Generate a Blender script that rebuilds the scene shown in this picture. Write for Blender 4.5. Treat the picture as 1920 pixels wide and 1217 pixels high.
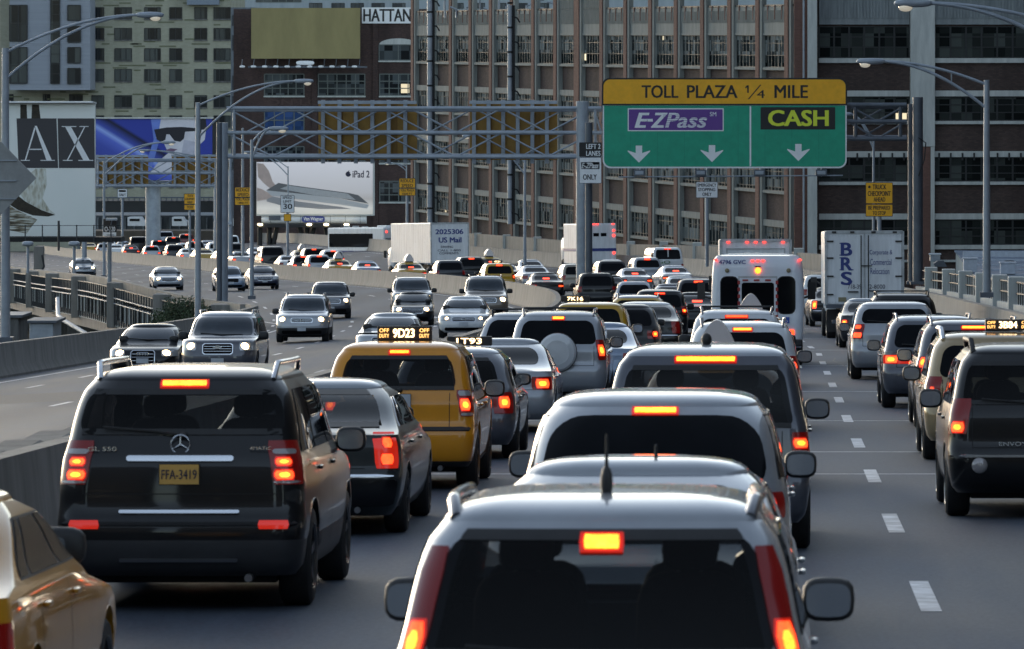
import bpy, bmesh, math, random
import numpy as np
from mathutils import Vector, Matrix
random.seed(7)
sc = bpy.context.scene
COL = sc.collection
for o in list(bpy.data.objects): bpy.data.objects.remove(o)

# ------------------------------------------------------------------ camera
F = 10000.0            # focal length in photograph pixels (1920 wide)
VX, HY = 1455.0, 70.0  # where the road's direction and the true horizon sit in the photograph
EYE = 2.72
GRADE = 0.041          # the motorway runs downhill away from the camera
cd = bpy.data.cameras.new('camera'); cam = bpy.data.objects.new('camera', cd); COL.objects.link(cam)
cam.location = (0, 0, EYE); cam.rotation_euler = (math.radians(90), 0, 0)
cd.sensor_width = 36; cd.lens = 36 * F / 1920
cd.shift_x = (960 - VX) / 1920; cd.shift_y = -(608.5 - HY) / 1920
cd.clip_start = 1; cd.clip_end = 6000
cd.dof.use_dof = True; cd.dof.focus_distance = 125; cd.dof.aperture_fstop = 187.5 / 17.0
cd.dof.aperture_blades = 0
sc.camera = cam
# ------------------------------------------------------------------ sky and sun
SUN_EL, SUN_ROT = math.radians(7.0), math.radians(-22)
wd = bpy.data.worlds.new('World'); sc.world = wd; wd.use_nodes = True
nt = wd.node_tree
sky = nt.nodes.new('ShaderNodeTexSky'); sky.sky_type = 'NISHITA'; sky.sun_disc = False
sky.sun_elevation = SUN_EL; sky.sun_rotation = SUN_ROT; sky.air_density = 1.0; sky.dust_density = 0.8; sky.ozone_density = 2.4
bg = nt.nodes['Background']; bg.inputs['Strength'].default_value = 0.15
tint = nt.nodes.new('ShaderNodeHueSaturation'); tint.inputs['Saturation'].default_value = .60   # thin cloud: paler than a clear sky
wb = nt.nodes.new('ShaderNodeVectorMath'); wb.operation = 'MULTIPLY'; wb.inputs[1].default_value = (1.01, 1.0, .97)
nt.links.new(sky.outputs[0], tint.inputs['Color']); nt.links.new(tint.outputs[0], wb.inputs[0]); nt.links.new(wb.outputs[0], bg.inputs['Color'])
sl = bpy.data.lights.new('sun', 'SUN'); sun = bpy.data.objects.new('sun', sl); COL.objects.link(sun)
sl.energy = 0.12; sl.angle = math.radians(15); sl.color = (1.0, 0.88, 0.74)
sd = Vector((math.sin(SUN_ROT) * math.cos(SUN_EL), math.cos(SUN_ROT) * math.cos(SUN_EL), math.sin(SUN_EL)))
sun.rotation_euler = sd.to_track_quat('Z', 'Y').to_euler(); sun.location = (-60, 60, 90)
sc.view_settings.view_transform = 'Standard'; sc.view_settings.look = 'None'
sc.view_settings.exposure = 1.56; sc.view_settings.gamma = 1.0
sc.render.resolution_x = 1024; sc.render.resolution_y = 649

# ------------------------------------------------------------------ materials
MATS = {}
def pmat(name, col, rough=0.6, metal=0.0, coat=0.0, emit=None, es=0.0, noise=0.0, nscale=3.0, bump=0.0, spec=0.5, cr=0.04, aniso=None):
    if name in MATS: return MATS[name]
    m = bpy.data.materials.new(name); m.use_nodes = True; n = m.node_tree; b = n.nodes['Principled BSDF']
    b.inputs['Base Color'].default_value = (*col, 1); b.inputs['Roughness'].default_value = rough
    b.inputs['Metallic'].default_value = metal; b.inputs['Coat Weight'].default_value = coat
    b.inputs['Coat Roughness'].default_value = cr; b.inputs['Specular IOR Level'].default_value = spec
    if emit: b.inputs['Emission Color'].default_value = (*emit, 1); b.inputs['Emission Strength'].default_value = es
    if noise or bump:
        tc = n.nodes.new('ShaderNodeTexCoord'); mp = n.nodes.new('ShaderNodeMapping')
        if aniso: mp.inputs['Scale'].default_value = aniso
        n.links.new(tc.outputs['Object'], mp.inputs[0])
        t = n.nodes.new('ShaderNodeTexNoise'); t.inputs['Scale'].default_value = nscale; t.inputs['Detail'].default_value = 6; t.inputs['Roughness'].default_value = .65
        n.links.new(mp.outputs[0], t.inputs['Vector'])
        if noise:
            r = n.nodes.new('ShaderNodeValToRGB'); r.color_ramp.elements[0].position = .3; r.color_ramp.elements[1].position = .7
            r.color_ramp.elements[0].color = (*[c * (1 - noise) for c in col], 1); r.color_ramp.elements[1].color = (*[min(1, c * (1 + noise)) for c in col], 1)
            n.links.new(t.outputs[0], r.inputs[0]); n.links.new(r.outputs[0], b.inputs['Base Color'])
        if bump:
            bp = n.nodes.new('ShaderNodeBump'); bp.inputs['Strength'].default_value = bump; bp.inputs['Distance'].default_value = .02
            n.links.new(t.outputs[0], bp.inputs['Height']); n.links.new(bp.outputs[0], b.inputs['Normal'])
    MATS[name] = m; return m
def glassmat(name, tint, mixc=0.0):
    m = bpy.data.materials.new(name); m.use_nodes = True; n = m.node_tree; n.nodes.clear()
    out = n.nodes.new('ShaderNodeOutputMaterial'); tr = n.nodes.new('ShaderNodeBsdfTransparent'); tr.inputs[0].default_value = (*tint, 1)
    gl = n.nodes.new('ShaderNodeBsdfGlossy'); gl.inputs['Roughness'].default_value = .02
    lw = n.nodes.new('ShaderNodeFresnel'); lw.inputs[0].default_value = 1.3
    mx = n.nodes.new('ShaderNodeMixShader'); n.links.new(lw.outputs[0], mx.inputs[0]); n.links.new(tr.outputs[0], mx.inputs[1]); n.links.new(gl.outputs[0], mx.inputs[2])
    n.links.new(mx.outputs[0], out.inputs[0]); MATS[name] = m; return m
def paint(name, col, metal=0.0, rough=0.35):
    key = 'paint_' + name
    if key in MATS: return MATS[key]
    dk = max(col) < .05
    m = pmat(key, col, rough, metal, coat=.55 if dk else 1.0, noise=.10, nscale=1.6, cr=.05, spec=.2)
    return m
M_black = pmat('black_plastic', (.018, .018, .019), .55, noise=.2, nscale=6)
M_dark = pmat('underbody', (.012, .012, .013), .8, noise=.2, nscale=4)
M_tyre = pmat('tyre_rubber', (.014, .014, .015), .75, noise=.3, nscale=9)
M_rim = pmat('rim_alloy', (.30, .30, .31), .3, .9)
M_chrome = pmat('chrome', (.72, .74, .77), .26, 1.0)
M_grille = pmat('grille_black', (.004, .004, .005), .8, spec=.1)
M_glass0 = pmat('tinted_glass', (.006, .007, .009), .06, 0, spec=.4, noise=.5, nscale=.7)
M_wind = pmat('windscreen_glass', (.030, .040, .052), .05, 0, spec=.6, noise=.4, nscale=.8)
M_glass = M_glass0; M_glass.node_tree.nodes['Principled BSDF'].inputs['IOR'].default_value = 1.18; M_wind.node_tree.nodes['Principled BSDF'].inputs['IOR'].default_value = 1.35
M_tglass = glassmat('privacy_glass', (.15, .155, .165))
M_cglass = glassmat('clear_glass', (.62, .68, .70))
M_seat = pmat('seat_cloth', (.02, .02, .022), .85, noise=.3, nscale=12)
M_red = pmat('red_lens', (.07, .003, .004), .18, 0, coat=.25, emit=(1, .02, .01), es=.015)
M_redlit = pmat('red_lens_lit', (.25, .008, .006), .2, 0, coat=.3, emit=(1, .03, .008), es=.15)
def glow(name, col, es, cell=46):
    m = pmat(name, (.6, .04, .01), .3, emit=col, es=es); n = m.node_tree; b = n.nodes['Principled BSDF']; L = n.links
    tc = n.nodes.new('ShaderNodeTexCoord'); v = n.nodes.new('ShaderNodeTexVoronoi'); v.inputs['Scale'].default_value = cell; L.new(tc.outputs['Object'], v.inputs['Vector'])
    t = n.nodes.new('ShaderNodeTexNoise'); t.inputs['Scale'].default_value = 14; L.new(tc.outputs['Object'], t.inputs['Vector'])
    a_ = n.nodes.new('ShaderNodeMapRange'); a_.inputs[1].default_value = 0; a_.inputs[2].default_value = .7; a_.inputs[3].default_value = es * 1.15; a_.inputs[4].default_value = es * .62; L.new(v.outputs[0], a_.inputs[0])
    c_ = n.nodes.new('ShaderNodeMapRange'); c_.inputs[1].default_value = .35; c_.inputs[2].default_value = .65; c_.inputs[3].default_value = .8; c_.inputs[4].default_value = 1.2; L.new(t.outputs[0], c_.inputs[0])
    mu = n.nodes.new('ShaderNodeMath'); mu.operation = 'MULTIPLY'; L.new(a_.outputs[0], mu.inputs[0]); L.new(c_.outputs[0], mu.inputs[1]); L.new(mu.outputs[0], b.inputs['Emission Strength']); return m
M_brake = glow('brake_glow', (1, .135, .010), 3.9, 90); M_brake2 = glow('brake_glow_deep', (1, .05, .010), 1.9, 90)
M_amber = pmat('amber_glow', (.7, .2, .02), .3, emit=(1, .36, .03), es=3.0)
M_head = pmat('headlight_glow', (.9, .9, .8), .3, emit=(1, .66, .30), es=5.5)
M_headc = pmat('headlight_lens', (.42, .44, .46), .10, .3, coat=1)
M_clear = pmat('clear_lens', (.35, .33, .33), .12, .2, coat=1)
M_mirror = pmat('mirror_glass', (.5, .53, .56), .12, .8)
M_plate = pmat('plate_white', (.45, .48, .52), .45, noise=.1)
M_platey = pmat('plate_gold', (.62, .36, .09), .45, noise=.1)
M_ink = pmat('dark_lettering', (.02, .02, .05), .5)
M_led = pmat('taxi_lamp_digits', (1, .8, .5), .4, emit=(1, .72, .38), es=1.3)
M_ledo = pmat('taxi_lamp_amber', (1, .6, .2), .4, emit=(1, .55, .16), es=.8)
M_white = pmat('white_enamel', (.66, .68, .70), .4, noise=.08, nscale=2)
M_ad = pmat('taxi_topper_plastic', (.62, .62, .64), .35, noise=.05)

# ------------------------------------------------------------------ object helpers
def tagp(o, label=None, cat=None, group=None, kind=None):
    if label: o['label'] = label
    if cat: o['category'] = cat
    if group: o['group'] = group
    if kind: o['kind'] = kind
    return o
def empty(name, loc=(0, 0, 0), rz=0.0, rx=0.0, label=None, cat=None, group=None):
    o = bpy.data.objects.new(name, None); COL.objects.link(o); o.location = loc; o.rotation_euler = (rx, 0, rz)
    o.empty_display_size = .3
    return tagp(o, label, cat, group)
class MB:
    def __init__(s): s.v = []; s.f = []; s.m = []; s.mats = []
    def mi(s, m):
        if m not in s.mats: s.mats.append(m)
        return s.mats.index(m)
    def add(s, vs, fs, m):
        b = len(s.v); s.v += [tuple(map(float, p)) for p in vs]; i = s.mi(m)
        for f in fs: s.f.append([b + k for k in f]); s.m.append(i)
    def box(s, x0, x1, y0, y1, z0, z1, m):
        vs = [(x, y, z) for x in (x0, x1) for y in (y0, y1) for z in (z0, z1)]
        s.add(vs, [(0, 1, 3, 2), (4, 6, 7, 5), (0, 4, 5, 1), (2, 3, 7, 6), (0, 2, 6, 4), (1, 5, 7, 3)], m)
    def quad(s, a, b, c, d, m): s.add([a, b, c, d], [(0, 1, 2, 3)], m)
    def grid(s, P, m, closeu=False):
        P = np.asarray(P); a, b = P.shape[:2]
        vs = P.reshape(-1, 3); fs = []
        for i in range(a - 1):
            for j in range(b - 1 + (1 if closeu else 0)):
                j2 = (j + 1) % b
                fs.append((i * b + j, i * b + j2, (i + 1) * b + j2, (i + 1) * b + j))
        s.add(vs, fs, m)
    def tube(s, pts, r, m, n=8, caps=True):
        pts = [Vector(p) for p in pts]; rs = r if isinstance(r, (list, tuple)) else [r] * len(pts)
        rings = []
        for i, p in enumerate(pts):
            t = (pts[min(i + 1, len(pts) - 1)] - pts[max(i - 1, 0)]).normalized()
            up = Vector((0, 0, 1)) if abs(t.z) < .95 else Vector((0, 1, 0))
            a = t.cross(up).normalized(); b = t.cross(a).normalized()
            rings.append([p + (a * math.cos(2 * math.pi * k / n) + b * math.sin(2 * math.pi * k / n)) * rs[i] for k in range(n)])
        vs = [q for r_ in rings for q in r_]; fs = []
        for i in range(len(pts) - 1):
            for k in range(n): fs.append((i * n + k, i * n + (k + 1) % n, (i + 1) * n + (k + 1) % n, (i + 1) * n + k))
        if caps: fs.append(tuple(range(n))); fs.append(tuple((len(pts) - 1) * n + k for k in range(n)))
        s.add(vs, fs, m)
    def ell(s, c, r, m, n=12, k=8, e=1.0):
        P = []
        def sp(v): return math.copysign(abs(v) ** e, v)
        for i in range(k + 1):
            th = math.pi * i / k
            P.append([(c[0] + r[0] * sp(math.sin(th)) * sp(math.cos(2 * math.pi * j / n)), c[1] + r[1] * sp(math.sin(th)) * sp(math.sin(2 * math.pi * j / n)), c[2] + r[2] * sp(math.cos(th))) for j in range(n)])
        s.grid(P, m, True)
    def prism(s, poly, y0, y1, m):      # polygon in x,z extruded along y
        n = len(poly); vs = [(p[0], y0, p[1]) for p in poly] + [(p[0], y1, p[1]) for p in poly]
        s.add(vs, [tuple(range(n)), tuple(range(2 * n - 1, n - 1, -1))] + [(i, (i + 1) % n, n + (i + 1) % n, n + i) for i in range(n)], m)
    def lathex(s, prof, cx, cy, cz, m, n=28):   # profile (x, r) turned about the x axis
        P = [[(cx + x, cy + r * math.cos(2 * math.pi * k / n), cz + r * math.sin(2 * math.pi * k / n)) for k in range(n)] for x, r in prof]
        s.grid(P, m, True)
    def build(s, name, parent=None, smooth=35, bevel=0, label=None, cat=None, group=None, kind=None):
        me = bpy.data.meshes.new(name); me.from_pydata(s.v, [], s.f)
        for m in s.mats: me.materials.append(m)
        me.polygons.foreach_set('material_index', s.m)
        if smooth:
            me.polygons.foreach_set('use_smooth', [True] * len(me.polygons)); me.update()
            me.set_sharp_from_angle(angle=math.radians(smooth))
        me.update()
        o = bpy.data.objects.new(name, me); COL.objects.link(o)
        if parent: o.parent = parent
        if bevel:
            b = o.modifiers.new('bevel', 'BEVEL'); b.width = bevel; b.segments = 2; b.limit_method = 'ANGLE'
        return tagp(o, label, cat, group, kind)
def children(o): return [c for c in bpy.data.objects if c.parent == o]
def copy_tree(o, kids, parent=None):
    c = o.copy(); COL.objects.link(c)
    if parent: c.parent = parent
    for ch in kids.get(o.name, []): copy_tree(ch, kids, c)
    return c
TXT = {}
def text_mesh(s, bold=0.0):
    key = (s, bold)
    if key in TXT: return TXT[key]
    cu = bpy.data.curves.new('lettering', 'FONT'); cu.body = s; cu.size = 1; cu.offset = bold; cu.resolution_u = 3
    o = bpy.data.objects.new('lettering', cu); COL.objects.link(o)
    dg = bpy.context.evaluated_depsgraph_get(); me = bpy.data.meshes.new_from_object(o.evaluated_get(dg))
    v = [tuple(p.co) for p in me.vertices]; f = [tuple(p.vertices) for p in me.polygons]
    bpy.data.objects.remove(o); bpy.data.meshes.remove(me)
    xs = [p[0] for p in v]; ys = [p[1] for p in v]
    TXT[key] = (v, f, min(xs), max(xs), min(ys), max(ys)); return TXT[key]
def put_text(mb, s, x0, x1, z0, z1, y, m, bold=0.0, shear=0.0, flip=False, tf=None):
    """lettering fitted into a rectangle, facing -Y"""
    v, f, a, b, c, d = text_mesh(s, 0)
    h = z1 - z0; e = bold * h
    for i, (sx, sz) in enumerate(((0, 0), (-1, .5), (1, -.5), (-1, -.5), (1, .5)) if bold else ((0, 0),)):
        out = []
        for p in v:
            t = (p[0] - a) / (b - a); q = (p[1] - c) / (d - c)
            out.append((x0 + e + (x1 - x0 - 2 * e) * t + shear * h * q + sx * e, y - .0006 * i, z0 + h * q + sz * e * .8))
        mb.add(out, f, m)
def P(px, py, Y): return ((px - VX) * Y / F, Y, EYE + (HY - py) * Y / F)

# ------------------------------------------------------------------ the lie of the land
def pchip(xs, ys):
    xs = np.array(xs, float); ys = np.array(ys, float); h = np.diff(xs); d = np.diff(ys) / h
    m = np.zeros(len(xs)); m[0] = d[0]; m[-1] = d[-1]
    for i in range(1, len(xs) - 1):
        if d[i - 1] * d[i] > 0:
            w1 = 2 * h[i] + h[i - 1]; w2 = h[i] + 2 * h[i - 1]; m[i] = (w1 + w2) / (w1 / d[i - 1] + w2 / d[i])
    def f(x):
        x = min(max(x, xs[0]), xs[-1]); i = min(max(int(np.searchsorted(xs, x)) - 1, 0), len(h) - 1)
        t = (x - xs[i]) / h[i]
        return float((2 * t**3 - 3 * t**2 + 1) * ys[i] + (t**3 - 2 * t**2 + t) * h[i] * m[i] + (-2 * t**3 + 3 * t**2) * ys[i + 1] + (t**3 - t**2) * h[i] * m[i + 1])
    return f
xmed = pchip([-60, 0, 60, 120, 170, 227, 255, 282, 312, 400, 555, 714, 1100], [-6.4, -6.4, -6.4, -6.6, -7.3, -9.4, -11.6, -14.8, -19.8, -36.7, -69, -97, -160])
zmed = pchip([-60, 180, 227, 282, 312, 400, 435, 555, 714, 1100], [0, 0, .12, .38, .58, .95, 1.25, 2.1, 2.9, 5])
xr = pchip([-60, 150, 200, 240, 290, 340, 400, 467, 600, 750, 1100], [7, 7, 6.8, 6.0, 3.2, -4.5, -17, -33, -55, -80, -138])
xl = pchip([-60, 150, 215, 238, 255, 270, 322, 400, 555, 714, 1100], [-22.6, -22.6, -22.6, -23.2, -26.2, -29.8, -41.5, -57, -89, -117, -180])
def sst(x, a, b):
    t = min(1, max(0, (x - a) / (b - a))); return t * t * (3 - 2 * t)
def ground(X, Y):
    off = X - xmed(Y); z = zmed(Y)
    if off < 0: z += .053 * off * (1 - sst(Y, 235, 320))
    else: z += (.045 * sst(Y, 250, 380) + .04 * sst(Y, 380, 480)) * min(off, 22)
    return z - GRADE * Y
def rslope(Y): return (xmed(Y + 4) - xmed(Y - 4)) / 8
# ------------------------------------------------------------------ car shells
class Shell:
    """a car body as a stack of rounded plan rings; rear bumper at y=0, front at y=L, x to the right"""
    def __init__(s, keys, L, hw, rr=(.20, .16), rf=(.30, .34), cr=.05, cf=.10, tap=.03):
        s.L = L; s.hw = hw; k = sorted(keys)
        zs = [a[0] for a in k]; s.z0, s.z1 = zs[0], zs[-1]
        s.yr = pchip(zs, [a[1] for a in k]); s.w = pchip(zs, [a[2] * hw for a in k]); s.yf = pchip(zs, [a[3] for a in k])
        s.rr, s.rf, s.cr, s.cf, s.tap, s.zs = rr, rf, cr, cf, tap, zs
        s.c = {}
    def par(s, z):
        z = round(min(max(z, s.z0), s.z1), 4)
        if z not in s.c:
            w = s.w(z); s.c[z] = (s.yr(z), w, s.yf(z), w * (1 - s.tap))
        return s.c[z]
    def rear(s, x, z):
        yr, w, yf, we = s.par(z); ax = min(abs(x), we); y = yr + s.cr * (ax / we) ** 2; rx, ry = s.rr
        if ax > we - rx: t = (ax - we + rx) / rx; y += ry * (1 - math.sqrt(max(0, 1 - t * t)))
        return (x, y, z)
    def front(s, x, z):
        yr, w, yf, we = s.par(z); ax = min(abs(x), we); y = yf - s.cf * (ax / we) ** 2; rx, ry = s.rf
        if ax > we - rx: t = (ax - we + rx) / rx; y -= ry * (1 - math.sqrt(max(0, 1 - t * t)))
        return (x, y, z)
    def side(s, y, z, sg=1):
        yr, w, yf, we = s.par(z); ya = yr + s.cr; yb = yf - s.cf; y = min(max(y, ya), yb)
        t = abs((y - (ya + yb) / 2) / ((yb - ya) / 2)); x = we + (w - we) * (1 - t ** 4)
        rx, ry = s.rr
        if y < ya + ry: q = 1 - (y - ya) / ry; x = min(x, we - rx + rx * math.sqrt(max(0, 1 - q * q)))
        rx, ry = s.rf
        if y > yb - ry: q = 1 - (yb - y) / ry; x = min(x, we - rx + rx * math.sqrt(max(0, 1 - q * q)))
        return (sg * x, y, z)
    def half(s, z, ty):
        """right half ring, rear centre -> front centre; ty = side fractions"""
        yr, w, yf, we = s.par(z); out = []
        for q in (0, .2, .4, .6, .8, .93): out.append(s.rear(q * (we - s.rr[0]), z) + (0,))
        for a in (.0, .25, .5, .72, .9): out.append(s.rear(we - s.rr[0] + s.rr[0] * math.sin(a * math.pi / 2), z) + (1,))
        ya = yr + s.cr + s.rr[1]; yb = yf - s.cf - s.rf[1]
        for t in ty: out.append(s.side(ya + (yb - ya) * t, z) + (2,))
        for a in (.9, .72, .5, .25, 0): out.append(s.front(we - s.rf[0] + s.rf[0] * math.sin(a * math.pi / 2), z) + (3,))
        for q in (.93, .8, .6, .4, .2, 0): out.append(s.front(q * (we - s.rf[0]), z) + (4,))
        return out
    def wrap(s, z, front=False):
        """polyline from centre round the corner; returns arc function, 0 at the corner"""
        yr, w, yf, we = s.par(z); r = s.rf if front else s.rr; fn = s.front if front else s.rear
        pts = [fn(q * (we - r[0]), z) for q in np.linspace(0, 1, 14)]
        pts += [fn(we - r[0] + r[0] * math.sin(a * math.pi / 2), z) for a in np.linspace(.08, .96, 12)]
        c0 = 14 + 5
        if front: ys = np.linspace(yf - s.cf - r[1], yf - s.cf - r[1] - 1.2, 10)
        else: ys = np.linspace(yr + s.cr + r[1], yr + s.cr + r[1] + 1.2, 10)
        pts += [s.side(y, z) for y in ys]
        a = np.array(pts); d = np.r_[0, np.cumsum(np.linalg.norm(np.diff(a, axis=0), axis=1))]; d -= d[c0]
        return lambda t: tuple(np.interp(t, d, a[:, k]) for k in range(3))
def patch(mb, G, d, m, out, skirt=.012):
    G = np.array(G, float); du = np.gradient(G, axis=1); dv = np.gradient(G, axis=0)
    n = np.cross(du, dv); n /= (np.linalg.norm(n, axis=2, keepdims=True) + 1e-9)
    c = n.reshape(-1, 3).mean(0)
    if np.dot(c, out) < 0: n = -n
    H = G + n * d; B = G + n * (-skirt)
    mb.grid(H, m)
    a, b = G.shape[:2]
    loop = [(0, j) for j in range(b)] + [(i, b - 1) for i in range(1, a)] + [(a - 1, j) for j in range(b - 2, -1, -1)] + [(i, 0) for i in range(a - 2, 0, -1)]
    T = [tuple(H[i, j]) for i, j in loop]; U = [tuple(B[i, j]) for i, j in loop]; k = len(loop)
    mb.add(T + U, [(i, (i + 1) % k, k + (i + 1) % k, k + i) for i in range(k)], m)
def win_grid(fn, z0, z1, hwf, nx=13, nz=9, r=.06):
    G = []
    for j in range(nz):
        q = .5 - .5 * math.cos(math.pi * j / (nz - 1)); z = z0 + (z1 - z0) * q; h = hwf(z); dd = min(z - z0, z1 - z)
        if dd < r: h -= r - math.sqrt(max(0, r * r - (r - dd) ** 2))
        G.append([fn(h * t, z) for t in np.linspace(-1, 1, nx)])
    return G
def side_grid(sh, quad, sg, ny=9, nz=7, r=.05):
    (y0, z0), (y1, z1), (y2, z2), (y3, z3) = quad; G = []     # lower rear, lower front, upper front, upper rear
    for j in range(nz):
        q = j / (nz - 1); a = (y0 + (y3 - y0) * q, z0 + (z3 - z0) * q); b = (y1 + (y2 - y1) * q, z1 + (z2 - z1) * q)
        sh_ = .02 if j in (0, nz - 1) else 0
        G.append([sh.side(a[0] + sh_ + (b[0] - a[0] - 2 * sh_) * t, a[1] + (b[1] - a[1]) * t, sg) for t in np.linspace(0, 1, ny)])
    return G
def prof(kind, L, H, rs=1.0):
    if kind in ('suv', 'van'):
        zb = H * .62; v = kind == 'van'
        k = [(.27, .16, .90, L - .22), (.34, .05, .955, L - .06), (.55, 0, .99, L), (.67, .005, 1.0, L - .01), (.73, .045, 1.0, L - .035),
             (.80, .07, .995, L - .05), (.96, .08, .99, L - .10), (1.02, .085, .98, L - .22 if not v else L - .15),
             (zb, .11, .965, L - (1.05 if not v else .75)), (zb + .05, .13, .95, L - (1.27 if not v else .95)),
             (H - .18, .11 + .27 * rs, .83 if not v else .86, L - (1.95 if not v else 1.42)), (H - .105, .11 + .36 * rs, .765 if not v else .80, L - (2.14 if not v else 1.58))]
    elif kind == 'wagon':
        zb = H * .615
        k = [(.20, .16, .88, L - .25), (.28, .05, .94, L - .07), (.45, 0, .985, L), (.58, .005, 1., L - .02), (.64, .04, 1., L - .06), (.74, .06, .995, L - .10), (.80, .065, .99, L - .22),
             (zb - .05, .08, .975, L - 1.1), (zb, .10, .965, L - 1.28), (zb + .05, .15, .94, L - 1.36), (H - .15, .15 + .40 * rs, .77, L - 2.0), (H - .09, .15 + .50 * rs, .70, L - 2.2)]
    else:
        zb = H * .66; rl = 1.2 + .2 * rs
        k = [(.20, .16, .88, L - .25), (.28, .05, .94, L - .07), (.45, 0, .985, L), (.58, .005, 1., L - .02), (.64, .04, 1., L - .06), (.74, .06, .995, L - .10), (.80, .065, .99, L - .20),
             (.86, .07, .985, L - .66), (zb - .06, .09, .97, L - 1.15), (zb, .12, .955, L - 1.32), (zb + .035, .40, .93, L - 1.40), (zb + .075, .60 * rs, .90, L - 1.46),
             (H - .15, rl - .06, .75, L - 2.04), (H - .09, rl + .16, .67, L - 2.28)]
    return k, zb
def wheel(parent, x, y, r, wid, sg, fancy=True, dark=False):
    w = MB(); x0 = x - sg * wid
    w.lathex([(0, r * .62), (0, r * .9), (-sg * .02, r * .975), (-sg * .05, r), (-sg * (wid - .05), r), (-sg * (wid - .02), r * .97), (-sg * wid, r * .88), (-sg * wid, .06), (-sg * wid, .001)], x, y, r, M_tyre, 30)
    o = w.build('wheel', parent)
    rm = MB(); rm.lathex([(sg * .002, r * .66), (-sg * .02, r * .60), (-sg * .07, r * .57), (-sg * .085, .05), (-sg * .085, .001)], x, y, r, M_black if fancy else M_rim, 24)
    rm.lathex([(sg * .004, r * .66), (-sg * .012, r * .60)], x, y, r, M_rim, 24)
    if fancy:
        for i in range(5):
            a = i * 2 * math.pi / 5 + .3; ca, sa = math.cos(a), math.sin(a); hh = .035
            vs = []
            for rr_, h_, xo in ((.03, .03, -.035), (r * .62, .035, -.012)):
                for q in (-h_, h_): vs += [(x + sg * xo, y + rr_ * ca - q * sa, r + rr_ * sa + q * ca), (x + sg * (xo - .03), y + rr_ * ca - q * sa, r + rr_ * sa + q * ca)]
            rm.add(vs, [(0, 2, 6, 4), (0, 1, 5, 4), (2, 3, 7, 6)], M_rim)
        rm.lathex([(-sg * .02, .001), (-sg * .02, .035), (-sg * .04, .05)], x, y, r, M_rim, 14)
    rm.build('rim', o)
    return o
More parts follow.
